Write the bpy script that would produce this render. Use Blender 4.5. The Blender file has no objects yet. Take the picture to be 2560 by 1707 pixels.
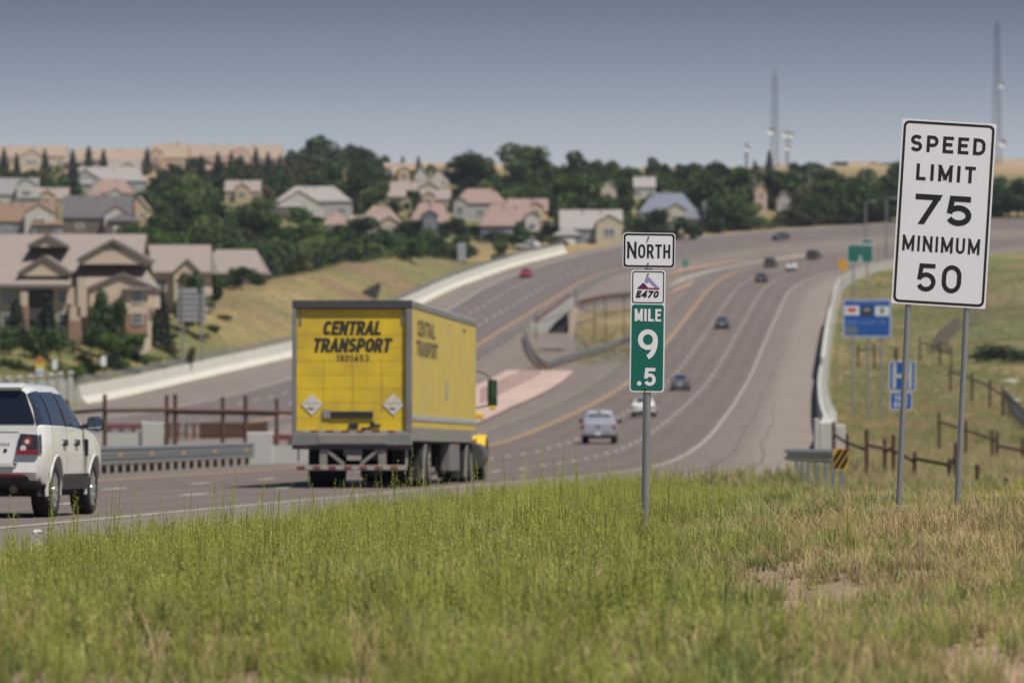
import bpy, bmesh, math, random
import numpy as np
from mathutils import Vector, Matrix
random.seed(7); rng = np.random.default_rng(7)
R = math.radians
scene = bpy.context.scene
C = scene.collection

# ------------------------------------------------------------------ camera, sky, sun, exposure
F, U0, V0 = 12400.0, 1280.0, 853.5      # focal length in photo pixels, image centre
cam_d = bpy.data.cameras.new('camera'); cam = bpy.data.objects.new('camera', cam_d); C.objects.link(cam)
cam.location = (0, 0, 0); cam.rotation_euler = (R(90), 0, 0)
cam_d.sensor_width = 36; cam_d.sensor_fit = 'HORIZONTAL'; cam_d.lens = 36 * F / 2560
cam_d.clip_start = 0.5; cam_d.clip_end = 9000
cam_d.dof.use_dof = True; cam_d.dof.focus_distance = 44.3; cam_d.dof.aperture_fstop = 3.5
scene.camera = cam
SUN = Vector((1.6, -1.3, 3.9)).normalized()
SUN_EL = math.asin(SUN.z); SUN_AZ = math.atan2(SUN.x, SUN.y)
w = bpy.data.worlds.new('World'); scene.world = w; w.use_nodes = True
nt = w.node_tree; nt.nodes.clear()
out = nt.nodes.new('ShaderNodeOutputWorld'); bg = nt.nodes.new('ShaderNodeBackground')
sky = nt.nodes.new('ShaderNodeTexSky'); sky.sky_type = 'NISHITA'; sky.sun_disc = False
sky.sun_elevation = SUN_EL; sky.sun_rotation = SUN_AZ; sky.altitude = 1700
sky.air_density = 1.0; sky.dust_density = 1.6; sky.ozone_density = 1.2
tc = nt.nodes.new('ShaderNodeTexCoord'); sx = nt.nodes.new('ShaderNodeSeparateXYZ')
rp = nt.nodes.new('ShaderNodeValToRGB'); mx = nt.nodes.new('ShaderNodeMix'); mx.data_type = 'RGBA'; mx.blend_type = 'MULTIPLY'; mx.inputs[0].default_value = 1.0
nt.links.new(tc.outputs['Generated'], sx.inputs[0]); nt.links.new(sx.outputs['Z'], rp.inputs[0])
nt.links.new(sky.outputs[0], mx.inputs[6]); nt.links.new(rp.outputs[0], mx.inputs[7]); nt.links.new(mx.outputs[2], bg.inputs[0]); nt.links.new(bg.outputs[0], out.inputs[0])
SKYRAMP = [(0.0, (1.0, 0.94, 1.0)), (0.034, (0.86, 0.78, 0.87)), (0.052, (0.475, 0.445, 0.53)), (0.068, (0.258, 0.252, 0.308)), (0.16, (0.29, 0.32, 0.40)), (1.0, (0.62, 0.66, 0.72))]
cr = rp.color_ramp
cr.elements[0].position = SKYRAMP[0][0]; cr.elements[0].color = (*SKYRAMP[0][1], 1)
cr.elements[1].position = 1.0; cr.elements[1].color = (*SKYRAMP[-1][1], 1)
for p_, c_ in SKYRAMP[1:-1]:
    e = cr.elements.new(p_); e.color = (*c_, 1)
bg.inputs[1].default_value = 0.085
sun_d = bpy.data.lights.new('sun', 'SUN'); sun_d.energy = 4.5; sun_d.angle = R(0.6); sun_d.color = (1.0, 0.955, 0.88)
sun = bpy.data.objects.new('sun', sun_d); C.objects.link(sun)
sun.rotation_euler = SUN.to_track_quat('Z', 'Y').to_euler()
vs = scene.view_settings; vs.view_transform = 'Standard'; vs.look = 'None'; vs.exposure = 0.43; vs.gamma = 1.0
scene.cycles.max_bounces = 6; scene.cycles.transparent_max_bounces = 6; scene.cycles.sample_clamp_indirect = 4

# ------------------------------------------------------------------ helpers
def link(o):
    C.objects.link(o); return o
def tag(o, label=None, cat=None, group=None, kind=None):
    if label: o['label'] = label
    if cat: o['category'] = cat
    if group: o['group'] = group
    if kind: o['kind'] = kind
    return o
def thing(name, label, cat, loc=(0, 0, 0), rot=(0, 0, 0), group=None):
    o = bpy.data.objects.new(name, None); link(o); o.empty_display_size = 0.2
    o.location = loc; o.rotation_euler = rot
    return tag(o, label, cat, group)
def child(name, mesh, parent, loc=(0, 0, 0), rot=(0, 0, 0), scale=(1, 1, 1)):
    o = bpy.data.objects.new(name, mesh); link(o); o.parent = parent
    o.location = loc; o.rotation_euler = rot; o.scale = scale
    return o

def mat(name, col, rough=0.6, metal=0.0, var=0.0, vscale=4.0, bump=0.0, bscale=40.0, spec=0.5, coat=0.0, streak=None, trans=0.0, objrand=0.0, dirt=None):
    m = bpy.data.materials.new(name); m.use_nodes = True
    t = m.node_tree; b = t.nodes['Principled BSDF']
    b.inputs['Roughness'].default_value = rough; b.inputs['Metallic'].default_value = metal
    b.inputs['Specular IOR Level'].default_value = spec
    if coat: b.inputs['Coat Weight'].default_value = coat; b.inputs['Coat Roughness'].default_value = 0.05
    b.inputs['Base Color'].default_value = (*col, 1)
    co = t.nodes.new('ShaderNodeTexCoord'); last = None
    def rgbmix(kind, fac, a, c):
        n = t.nodes.new('ShaderNodeMix'); n.data_type = 'RGBA'; n.blend_type = kind
        for sock, val in ((n.inputs[0], fac), (n.inputs[6], a), (n.inputs[7], c)):
            if hasattr(val, 'is_linked') or hasattr(val, 'links'): t.links.new(val, sock)
            else: sock.default_value = val if isinstance(val, float) else (*val, 1)
        return n.outputs[2]
    if var or streak:
        nz = t.nodes.new('ShaderNodeTexNoise'); nz.inputs['Scale'].default_value = vscale; nz.inputs['Detail'].default_value = 5
        if streak:
            mp = t.nodes.new('ShaderNodeMapping'); mp.inputs['Scale'].default_value = streak
            t.links.new(co.outputs['Object'], mp.inputs[0]); t.links.new(mp.outputs[0], nz.inputs['Vector'])
        else: t.links.new(co.outputs['Object'], nz.inputs['Vector'])
        v = max(var, 0.0)
        last = rgbmix('MIX', nz.outputs[0], tuple(max(0, c * (1 - v)) for c in col), tuple(min(1, c * (1 + v)) for c in col))
    if dirt:      # dusty film in patches
        nd = t.nodes.new('ShaderNodeTexNoise'); nd.inputs['Scale'].default_value = dirt[1]; nd.inputs['Detail'].default_value = 6
        t.links.new(co.outputs['Object'], nd.inputs['Vector'])
        rr = t.nodes.new('ShaderNodeMapRange'); rr.inputs[1].default_value = 0.42; rr.inputs[2].default_value = 0.72; rr.inputs[4].default_value = dirt[2]
        t.links.new(nd.outputs[0], rr.inputs[0])
        last = rgbmix('MIX', rr.outputs[0], last if last is not None else tuple(col), dirt[0])
    if objrand:
        oi = t.nodes.new('ShaderNodeObjectInfo'); mr = t.nodes.new('ShaderNodeMapRange')
        mr.inputs[3].default_value = 1 - objrand; mr.inputs[4].default_value = 1 + objrand
        t.links.new(oi.outputs['Random'], mr.inputs[0])
        cm = t.nodes.new('ShaderNodeCombineColor')
        for i in range(3): t.links.new(mr.outputs[0], cm.inputs[i])
        last = rgbmix('MULTIPLY', 1.0, last if last is not None else tuple(col), cm.outputs[0])
    if last is not None: t.links.new(last, b.inputs['Base Color'])
    if bump:
        nb = t.nodes.new('ShaderNodeTexNoise'); nb.inputs['Scale'].default_value = bscale; nb.inputs['Detail'].default_value = 4
        bp = t.nodes.new('ShaderNodeBump'); bp.inputs['Strength'].default_value = bump; bp.inputs['Distance'].default_value = 0.02
        t.links.new(co.outputs['Object'], nb.inputs['Vector']); t.links.new(nb.outputs[0], bp.inputs['Height']); t.links.new(bp.outputs[0], b.inputs['Normal'])
    if trans:
        tr = t.nodes.new('ShaderNodeBsdfTranslucent'); ms = t.nodes.new('ShaderNodeMixShader'); ms.inputs[0].default_value = trans
        if last is not None: t.links.new(last, tr.inputs[0])
        else: tr.inputs[0].default_value = (*col, 1)
        t.links.new(b.outputs[0], ms.inputs[1]); t.links.new(tr.outputs[0], ms.inputs[2]); t.links.new(ms.outputs[0], t.nodes['Material Output'].inputs[0])
    return m

def attr_mat(name, rough=0.9, var=0.25, scale=1.5, bump=0.3, bscale=6.0, trans=0.0, spec=0.3, streaky=None, scale2=None):
    """surface whose ground cover colour is stored per vertex ('cover'), broken up by noise"""
    m = bpy.data.materials.new(name); m.use_nodes = True
    t = m.node_tree; b = t.nodes['Principled BSDF']; b.inputs['Roughness'].default_value = rough; b.inputs['Specular IOR Level'].default_value = spec
    at = t.nodes.new('ShaderNodeAttribute'); at.attribute_name = 'cover'
    co = t.nodes.new('ShaderNodeTexCoord')
    last = at.outputs['Color']
    for sc, amp in ((scale, var), (scale2 or scale * 7, var * 0.7)):
        nz = t.nodes.new('ShaderNodeTexNoise'); nz.inputs['Scale'].default_value = sc; nz.inputs['Detail'].default_value = 6; nz.inputs['Roughness'].default_value = 0.65
        if streaky:
            mp = t.nodes.new('ShaderNodeMapping'); mp.inputs['Scale'].default_value = streaky
            t.links.new(co.outputs['Object'], mp.inputs[0]); t.links.new(mp.outputs[0], nz.inputs['Vector'])
        else: t.links.new(co.outputs['Object'], nz.inputs['Vector'])
        mr = t.nodes.new('ShaderNodeMapRange'); mr.inputs[1].default_value = 0.25; mr.inputs[2].default_value = 0.75; mr.inputs[3].default_value = 1 - amp; mr.inputs[4].default_value = 1 + amp
        t.links.new(nz.outputs[0], mr.inputs[0])
        hs = t.nodes.new('ShaderNodeHueSaturation'); t.links.new(mr.outputs[0], hs.inputs['Value']); t.links.new(last, hs.inputs['Color']); last = hs.outputs[0]
    t.links.new(last, b.inputs['Base Color'])
    if bump:
        nb = t.nodes.new('ShaderNodeTexNoise'); nb.inputs['Scale'].default_value = bscale; nb.inputs['Detail'].default_value = 5
        bp = t.nodes.new('ShaderNodeBump'); bp.inputs['Strength'].default_value = bump; bp.inputs['Distance'].default_value = 0.1
        t.links.new(co.outputs['Object'], nb.inputs['Vector']); t.links.new(nb.outputs[0], bp.inputs['Height']); t.links.new(bp.outputs[0], b.inputs['Normal'])
    if trans:
        tr = t.nodes.new('ShaderNodeBsdfTranslucent'); ms = t.nodes.new('ShaderNodeMixShader'); ms.inputs[0].default_value = trans
        t.links.new(last, tr.inputs[0]); t.links.new(b.outputs[0], ms.inputs[1]); t.links.new(tr.outputs[0], ms.inputs[2]); t.links.new(ms.outputs[0], t.nodes['Material Output'].inputs[0])
    return m

class MB:
    """collects faces, then links them as ONE mesh object"""
    def __init__(s): s.v = []; s.f = []; s.m = []
    def add(s, vs, fs, mi=0):
        o = len(s.v); s.v += [tuple(v) for v in vs]
        for f in fs: s.f.append(tuple(i + o for i in f)); s.m.append(mi)
    def box(s, x0, x1, y0, y1, z0, z1, mi=0):
        s.add([(x0,y0,z0),(x1,y0,z0),(x1,y1,z0),(x0,y1,z0),(x0,y0,z1),(x1,y0,z1),(x1,y1,z1),(x0,y1,z1)],
              [(0,3,2,1),(4,5,6,7),(0,1,5,4),(1,2,6,5),(2,3,7,6),(3,0,4,7)], mi)
    def bar(s, p0, p1, w_, h_, mi=0, up=(0, 0, 1)):
        p0, p1 = Vector(p0), Vector(p1); d = (p1 - p0).normalized(); up = Vector(up)
        if abs(d.dot(up)) > 0.98: up = Vector((0, 1, 0))
        a = d.cross(up).normalized() * (w_ / 2); b = a.cross(d).normalized() * (h_ / 2)
        q = [p0-a-b, p0+a-b, p0+a+b, p0-a+b, p1-a-b, p1+a-b, p1+a+b, p1-a+b]
        s.add(q, [(3,2,1,0),(4,5,6,7),(0,1,5,4),(1,2,6,5),(2,3,7,6),(3,0,4,7)], mi)
    def cyl(s, p0, p1, r0, r1=None, n=10, mi=0, cap=True):
        p0, p1 = Vector(p0), Vector(p1); r1 = r0 if r1 is None else r1
        d = (p1 - p0).normalized(); up = Vector((0, 0, 1)) if abs(d.z) < 0.9 else Vector((0, 1, 0))
        a = d.cross(up).normalized(); b = a.cross(d).normalized()
        vs = []
        for p, r in ((p0, r0), (p1, r1)):
            for i in range(n):
                t = 2 * math.pi * i / n; vs.append(p + a * (r * math.cos(t)) + b * (r * math.sin(t)))
        fs = [(i, (i+1) % n, n + (i+1) % n, n + i) for i in range(n)]
        if cap: fs += [tuple(range(n))[::-1], tuple(range(n, 2*n))]
        s.add(vs, fs, mi)
    def tube(s, pts, r, n=6, mi=0):
        for a, b in zip(pts, pts[1:]): s.cyl(a, b, r, r, n, mi)
    def poly(s, pts, mi=0): s.add(pts, [tuple(range(len(pts)))], mi)
    def slab(s, pts, off, mi=0):
        """planar polygon given thickness by vector off"""
        n = len(pts); off = Vector(off); q = [Vector(p) for p in pts]
        s.add(q + [p + off for p in q], [tuple(range(n))[::-1], tuple(range(n, 2*n))] + [(i, (i+1) % n, n + (i+1) % n, n + i) for i in range(n)], mi)
    def extrude(s, sec, path, mi=0, cap=True):
        """section [(side, up)] swept along path of Vectors (side = horizontal right of travel)"""
        path = [Vector(p) for p in path]; k = len(sec); vs = []
        for i, p in enumerate(path):
            d = (path[min(i+1, len(path)-1)] - path[max(i-1, 0)]); d.z = 0; d.normalize(); r = Vector((d.y, -d.x, 0))
            for a, b in sec: vs.append(p + r * a + Vector((0, 0, b)))
        fs = []
        for i in range(len(path) - 1):
            for j in range(k): fs.append((i*k + j, i*k + (j+1) % k, (i+1)*k + (j+1) % k, (i+1)*k + j))
        if cap: fs += [tuple(range(k)), tuple((len(path)-1)*k + j for j in range(k))[::-1]]
        s.add(vs, fs, mi)
    def mesh(s, name, mats, smooth=False, sharp=35):
        me = bpy.data.meshes.new(name); me.from_pydata(s.v, [], s.f)
        for m in (mats if isinstance(mats, (list, tuple)) else [mats]): me.materials.append(m)
        if any(s.m): me.polygons.foreach_set('material_index', s.m)
        if smooth:
            me.polygons.foreach_set('use_smooth', [True] * len(me.polygons)); me.set_sharp_from_angle(angle=R(sharp))
        me.update(); return me
    def build(s, name, mats, parent=None, smooth=False, sharp=35, bev=0.0, normals=True):
        me = s.mesh(name, mats, smooth, sharp)
        if normals:
            bm = bmesh.new(); bm.from_mesh(me); bmesh.ops.recalc_face_normals(bm, faces=bm.faces); bm.to_mesh(me); bm.free()
        o = bpy.data.objects.new(name, me); link(o)
        if parent is not None: o.parent = parent
        if bev:
            b = o.modifiers.new('bevel', 'BEVEL'); b.width = bev; b.segments = 2; b.limit_method = 'ANGLE'; b.angle_limit = R(40)
        return o

def pymesh(name, V, Q, T, mats, cols=None, smooth=False):
    """fast mesh from numpy arrays of quads and triangles"""
    me = bpy.data.meshes.new(name); nq, ntri = len(Q), len(T)
    me.vertices.add(len(V)); me.vertices.foreach_set('co', np.asarray(V, np.float32).ravel())
    loops = np.concatenate([np.asarray(Q, np.int32).ravel(), np.asarray(T, np.int32).ravel()])
    me.loops.add(len(loops)); me.loops.foreach_set('vertex_index', loops)
    me.polygons.add(nq + ntri)
    me.polygons.foreach_set('loop_start', np.concatenate([np.arange(nq) * 4, nq * 4 + np.arange(ntri) * 3]).astype(np.int32))
    if smooth: me.polygons.foreach_set('use_smooth', np.ones(nq + ntri, bool))
    if cols is not None:
        a = me.attributes.new('cover', 'FLOAT_COLOR', 'POINT')
        a.data.foreach_set('color', np.concatenate([cols, np.ones((len(cols), 1))], 1).astype(np.float32).ravel())
    for m in (mats if isinstance(mats, (list, tuple)) else [mats]): me.materials.append(m)
    me.update(calc_edges=True); me.validate(); return me

# ------------------------------------------------------------------ stroke lettering (uniform-stroke highway letters)
def arc(cx, cy, rx, ry, a0, a1, n=10):
    return [(cx + rx * math.cos(R(a0 + (a1 - a0) * i / n)), cy + ry * math.sin(R(a0 + (a1 - a0) * i / n))) for i in range(n + 1)]
GL = {
 'N': (.62, [[(0,0),(0,1),(.62,0),(.62,1)]]),
 'O': (.64, [arc(.32,.66,.32,.34,0,180) + arc(.32,.34,.32,.34,180,360) + [(.64,.66)]]),
 'R': (.58, [[(0,0),(0,1)], [(0,1),(.32,1)] + arc(.32,.73,.25,.27,90,-90,8) + [(0,.46)], [(.3,.46),(.58,0)]]),
 'T': (.56, [[(0,1),(.56,1)], [(.28,1),(.28,0)]]),
 'H': (.6, [[(0,0),(0,1)], [(.6,0),(.6,1)], [(0,.5),(.6,.5)]]),
 'E': (.5, [[(.5,1),(0,1),(0,0),(.5,0)], [(0,.52),(.42,.52)]]),
 'M': (.82, [[(0,0),(0,1),(.41,.12),(.82,1),(.82,0)]]),
 'I': (.0, [[(0,0),(0,1)]]),
 'L': (.48, [[(0,1),(0,0),(.48,0)]]),
 'S': (.56, [arc(.28,.75,.27,.25,25,180,8) + arc(.28,.75,.27,.24,180,268,5)[1:] + arc(.28,.26,.28,.26,88,0,5)[1:] + arc(.28,.26,.28,.26,0,-160,8)[1:]]),
 'P': (.56, [[(0,0),(0,1)], [(0,1),(.3,1)] + arc(.3,.7,.26,.3,90,-90,8) + [(0,.4)]]),
 'D': (.6, [[(0,0),(0,1)], [(0,1),(.24,1)] + arc(.24,.64,.36,.36,90,0,6) + arc(.24,.36,.36,.36,0,-90,6) + [(0,0)]]),
 'U': (.58, [[(0,1),(0,.3)] + arc(.29,.29,.29,.29,180,360,10) + [(.58,1)]]),
 'C': (.58, [arc(.3,.7,.3,.3,20,180,8) + arc(.3,.3,.3,.3,180,340,8)]),
 'A': (.66, [[(0,0),(.33,1),(.66,0)], [(.12,.32),(.54,.32)]]),
 'X': (.58, [[(0,0),(.58,1)], [(0,1),(.58,0)]]),
 '0': (.58, [arc(.29,.64,.29,.36,0,180) + arc(.29,.36,.29,.36,180,360) + [(.58,.64)]]),
 '1': (.2, [[(0,.8),(.2,1),(.2,0)]]),
 '2': (.56, [arc(.28,.73,.28,.27,170,-10,9) + [(.5,.5),(0,0),(.56,0)]]),
 '3': (.56, [arc(.27,.76,.26,.24,160,-80,9), arc(.27,.27,.29,.27,80,-165,10)]),
 '4': (.62, [[(.48,0),(.48,1),(0,.28),(.62,.28)]]),
 '5': (.56, [[(.52,1),(.07,1),(.02,.5)] + arc(.27,.32,.29,.31,125,-155,12)]),
 '6': (.58, [arc(.29,.31,.29,.31,0,360,14), arc(.36,.36,.36,.64,180,100,6)]),
 '7': (.56, [[(0,1),(.56,1),(.16,0)]]),
 '8': (.56, [arc(.28,.76,.25,.24,-90,270,14), arc(.28,.27,.28,.27,90,450,14)]),
 '9': (.58, [arc(.29,.69,.29,.31,180,540,14), arc(.22,.64,.36,.64,0,-80,6)]),
}
def stroke(mb, pts, w_, frame, mi=0, lift=0.0):
    """ribbon along 2D pts, mitred at bends, split at sharp corners; put maps (x, y) to 3D"""
    P = [Vector(p) for p in pts]; P = [p for i, p in enumerate(P) if i == 0 or (p - P[i-1]).length > 1e-5]
    parts = [[P[0]]]
    for i in range(1, len(P)):
        parts[-1].append(P[i])
        if i < len(P) - 1:
            a, b = (P[i] - P[i-1]).normalized(), (P[i+1] - P[i]).normalized()
            if a.dot(b) < -.15: parts.append([P[i]])
    for q in parts:
        lift += 0.0004; put = lambda a, b: frame(a, b, lift)
        if len(q) == 2:
            d = (q[1] - q[0]).normalized(); e = d * (w_ / 2)
            if abs(d.y) > .25:      # upright or slanting: cut level, reaching the full cap height
                e = d * (w_ / 2 / abs(d.y)); h = Vector((w_ / 2 / abs(d.y), 0)); a, b = q[0] - e, q[1] + e
                if d.y < 0: h = -h
                c = [a + h, b + h, b - h, a - h]
            else:
                n_ = Vector((-d.y, d.x)) * (w_ / 2); a, b = q[0] - e, q[1] + e; c = [a - n_, b - n_, b + n_, a + n_]
            mb.add([put(*p) for p in c], [(0, 1, 2, 3)], mi); continue
        n = len(q); L_, R_ = [], []; closed = (q[0] - q[-1]).length < 1e-4 and n > 3
        for i in range(n):
            if closed: a = q[i-1] if i else q[n-2]; b = q[i+1] if i < n-1 else q[1]
            else: a = q[max(i-1, 0)]; b = q[min(i+1, n-1)]
            c = q[i]; d1, d2 = c - a, b - c
            if d1.length < 1e-6: d1 = d2
            if d2.length < 1e-6: d2 = d1
            d1 = d1.normalized(); d2 = d2.normalized()
            if not closed and i in (0, n-1):
                s_ = q[1] - q[0] if i == 0 else q[-1] - q[-2]
                if s_.length > w_: c = c + (s_.normalized() * (w_ / 2)) * (-1 if i == 0 else 1)
            n1 = Vector((-d1.y, d1.x)); n2 = Vector((-d2.y, d2.x)); m = (n1 + n2).normalized()
            off = m * (w_ / 2 / max(m.dot(n1), .5)); L_.append(c + off); R_.append(c - off)
        vs = [put(p.x, p.y) for p in L_] + [put(p.x, p.y) for p in R_]
        mb.add(vs, [(i, n + i, n + i + 1, i + 1) for i in range(n - 1)], mi)
    return lift
def lettering(name, text, cx, cy, width, height, wt, mtl, parent, frame, gap=0.26, shear=0.0, shared=None, label=None):
    """text centred at (cx, cy), cap height and total width given, strokes wt wide; frame(x, y, lift) -> 3D"""
    ws = []; x = 0.0
    for ch in text:
        if ch == ' ': x += .45; continue
        ws.append((ch, x)); x += GL[ch][0] + gap + wt / height
    tot = x - gap - wt / height
    sxx = (width - wt) / tot if width else (height - wt); syy = height - wt
    lift = 0.0; o = None
    for ch, x0 in ws:
        mb = MB()
        for st in GL[ch][1]:
            pts = []
            for px, py in st:
                X = cx - (width - wt if width else tot * sxx) / 2 + (x0 + px) * sxx; Y = cy - syy / 2 + py * syy
                pts.append((X + shear * (Y - cy), Y))
            lift = stroke(mb, pts, wt, frame, 0, lift)
        o = mb.build('letter', mtl, parent, normals=False)
        lift = 0.0
    return o
def rrect(x0, x1, y0, y1, r, n=5):
    return arc(x1-r, y1-r, r, r, 0, 90, n) + arc(x0+r, y1-r, r, r, 90, 180, n) + arc(x0+r, y0+r, r, r, 180, 270, n) + arc(x1-r, y0+r, r, r, 270, 360, n)
def ring(mb, outer, inner, put, mi=0):
    n = len(outer); mb.add([put(*p) for p in outer] + [put(*p) for p in inner], [(i, (i+1) % n, n + (i+1) % n, n + i) for i in range(n)], mi)
# ------------------------------------------------------------------ the lie of the land (metres, camera at the origin)
YK = [-60, 0, 30, 67, 107, 180, 240, 288, 330, 376, 430, 496, 560, 636, 705, 790, 900, 940, 990, 1030, 1150, 1350, 1600, 1900, 2400, 3600, 6000]
ZK = [-0.2, -1.1, -1.68, -2.40, -3.18, -4.55, -5.5, -5.92, -5.98, -5.75, -5.3, -4.1, -1.7, 1.8, 5.2, 9.6, 15, 18.2, 22, 25, 32.5, 44.0, 56, 65, 79, 95, 110]
_yy = np.arange(-60, 6000, 2.0); _zz = np.interp(_yy, YK, ZK)
_k = np.exp(-0.5 * (np.arange(-30, 31) / 10.0) ** 2); _k /= _k.sum()
_zz = np.convolve(np.pad(_zz, 30, mode='reflect', reflect_type='odd'), _k, 'valid')
def zr(Y): return np.interp(Y, _yy, _zz)
_vy = _yy[_yy > 20]; _vv = V0 - zr(_vy) * F / _vy
_vm = np.minimum.accumulate(_vv)
def Yv(v): return float(np.interp(-v, -_vm, _vy))
def gp(u, v):
    Y = Yv(v); return (u - U0) * Y / F, Y
def px(u, Y): return (u - U0) * Y / F
def pz(v, Y): return (V0 - v) * Y / F
YS = np.arange(0, 1100, 4.0)
def line(pts, near, far):
    q = sorted([near_ for near_ in near] + [(gp(u, v)[1], gp(u, v)[0]) for u, v in pts] + list(far))
    Y = np.array([a for a, b in q]); X = np.array([b for a, b in q])
    xs = np.interp(YS, Y, X)
    k = np.exp(-0.5 * (np.arange(-16, 17) / 5.0) ** 2); k /= k.sum()
    return np.convolve(np.pad(xs, 16, mode='reflect', reflect_type='odd'), k, 'valid')
NBY = line([(245,1206),(500,1185),(1208,1119),(1331,1077),(1446,1027),(1512,992),(1569,956),(1663,860),(1703,810),(1739,763),(1780,712),(1831,681),(1905,660),(1985,646),(2100,626),(2250,610),(2560,592)], [(0,-21.6),(60,-15.6)], [(1010,160),(1100,330)])
NBW = line([(0,1322),(512,1276),(1088,1220),(1553,1185),(1656,1164),(1714,1135),(1765,1099),(1801,1056),(1850,983),(1900,883),(1930,814),(1973,721),(2048,682),(2088,675),(2200,655),(2350,635),(2560,612)], [(0,-11.6),(30,-8.85)], [(985,150),(1100,345)])
NBL = NBY - np.interp(YS, [0, 300, 900, 960], [3.2, 3.4, 3.4, 5])
NBR = NBW + np.interp(YS, [0, 90, 120, 150, 200, 300, 800, 880, 960], [3.3, 3.3, 3.9, 5.0, 5.8, 7.0, 7.2, 7.6, 9])
SBW = line([(214,1054),(447,1016),(700,953),(1139,765),(1201,723),(1296,684),(1363,660),(1458,633),(1600,606),(1850,583),(2231,560),(2560,540)], [(0,-53.5),(150,-44)], [(1075,190),(1100,260)])
SBY = line([(640,1054),(700,1040),(1186,868),(1258,821),(1331,777),(1403,734),(1457,700),(1504,681),(1548,668),(1700,640),(1850,618),(2231,586),(2560,566)], [(0,-41.5),(150,-31.5)], [(1040,180),(1100,300)])
SBR = SBY + np.interp(YS, [0, 700, 960, 1000], [3.0, 3.2, 4, 6])
SBL = SBW - np.interp(YS, [0, 380, 430, 490, 520, 565, 700, 800, 880, 930, 1000], [5, 9, 9, 9.3, 8.4, 5.6, 5.2, 4.0, 4.2, 4.4, 6])
def lx(A, Y): return np.interp(Y, YS, A)
def smooth(t): t = np.clip(t, 0, 1); return t * t * (3 - 2 * t)
_ph = rng.uniform(0, 6.28, (24, 2)); _dr = rng.uniform(0, 6.28, 24)
def wob(X, Y, lam):
    s = 0
    for i in range(6):
        k = 6.283 / (lam * (0.6 + 0.22 * i)); s = s + np.sin(k * (X * math.cos(_dr[i]) + Y * math.sin(_dr[i])) + _ph[i, 0]) / 6 ** .5
    return s
ZBK_Y = [0, 20, 36, 44, 50, 60, 70, 90, 110, 150, 250, 300, 400, 500, 600, 700, 800, 1000]
ZBK_Z = [-1.55, -1.58, -1.70, -1.77, -1.86, -2.10, -2.45, -3.08, -3.65, -4.45, -6.1, -6.5, -6.3, -4.6, -1.1, 4.2, 9.6, 22]
def gz(X, Y):
    """ground height"""
    X = np.asarray(X, float); Y = np.asarray(Y, float); z = zr(Y)
    d = X - lx(NBR, Y)
    zb = np.interp(Y, ZBK_Y, ZBK_Z) + .13 * smooth((X - 2.2) / 1.6) * smooth((Y - 36) / 10) * (1 - smooth((Y - 60) / 20))
    wnear = np.where(Y < 110, smooth((d - .9) / 4.6), smooth((d - 0.6) / 3.5))
    right = z + (zb - z) * wnear + 0.05 * wob(X, Y, 3.0) * smooth(d / 1.5) * (Y < 200) + 0.9 * wob(X, Y, 46) * smooth((d - 4) / 20) * smooth((Y - 180) / 200) * (1 - smooth((Y - 1000) / 200))
    z = np.where((d > 0) & (Y < 1000), right, z)
    dl = lx(SBL, Y) - X
    amp = np.interp(Y, [0, 380, 440, 500, 560, 680, 740, 800, 840, 900], [0, 0, 1.6, 3.7, 4.4, 5.0, 4.3, 3.6, 1.6, 0])
    fall = np.interp(Y, [0, 560, 660, 900], [0, 0, 1, 1])
    hl = amp * smooth((dl - 0.5) / 13) * (1 - fall * smooth((dl - 15) / 24))
    hl = hl - 6.0 * smooth((dl - 14) / 14) * smooth((Y - 670) / 70) * (1 - smooth((Y - 850) / 90))
    z = np.where((dl > 0) & (Y < 1000), z + hl + 0.25 * wob(X, Y, 30) * smooth(dl / 10), z)
    mid = (X > lx(SBR, Y)) & (X < lx(NBL, Y)) & (Y < 1000)
    e = np.minimum(X - lx(SBR, Y), lx(NBL, Y) - X)
    z = np.where(mid, z - 0.35 * smooth(e / 3), z)
    z = z + 1.6 * wob(X, Y, 260) * smooth((Y - 1080) / 300)
    return z
def g1(X, Y): return float(gz(X, Y))
def on(u, Y, dz=0.0):
    X = px(u, Y); return Vector((X, Y, g1(X, Y) + dz))
def yground(u, v, y0=40, y1=2400):
    """depth at which the ground meets the sight line through (u, v)"""
    ys = np.arange(y0, y1, 2.0); d = gz((u - U0) * ys / F, ys) - (V0 - v) * ys / F
    i = np.argmax(d > 0) if (d > 0).any() else len(ys) - 1
    return float(ys[i])

def n2(X, Y, s, seed=0):
    """cheap value noise 0..1"""
    r = np.random.default_rng(seed); T = r.random((64, 64))
    x = np.asarray(X) / s; y = np.asarray(Y) / s; xi = np.floor(x).astype(int); yi = np.floor(y).astype(int); fx = smooth(x - xi); fy = smooth(y - yi)
    a = T[xi % 64, yi % 64]; b = T[(xi+1) % 64, yi % 64]; c = T[xi % 64, (yi+1) % 64]; d = T[(xi+1) % 64, (yi+1) % 64]
    return (a * (1-fx) + b * fx) * (1-fy) + (c * (1-fx) + d * fx) * fy
def fbm(X, Y, s, seed=0): return (n2(X, Y, s, seed) * .5 + n2(X, Y, s*.47, seed+1) * .3 + n2(X, Y, s*.21, seed+2) * .2)
def lerp(a, b, t): t = np.asarray(t)[..., None]; return np.asarray(a) * (1 - t) + np.asarray(b) * t
TAN, GOLD, OLIVE, GREEN, DIRT, GRAV = (.205,.155,.072), (.27,.195,.08), (.105,.108,.036), (.062,.088,.026), (.23,.15,.098), (.145,.12,.102)
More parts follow.
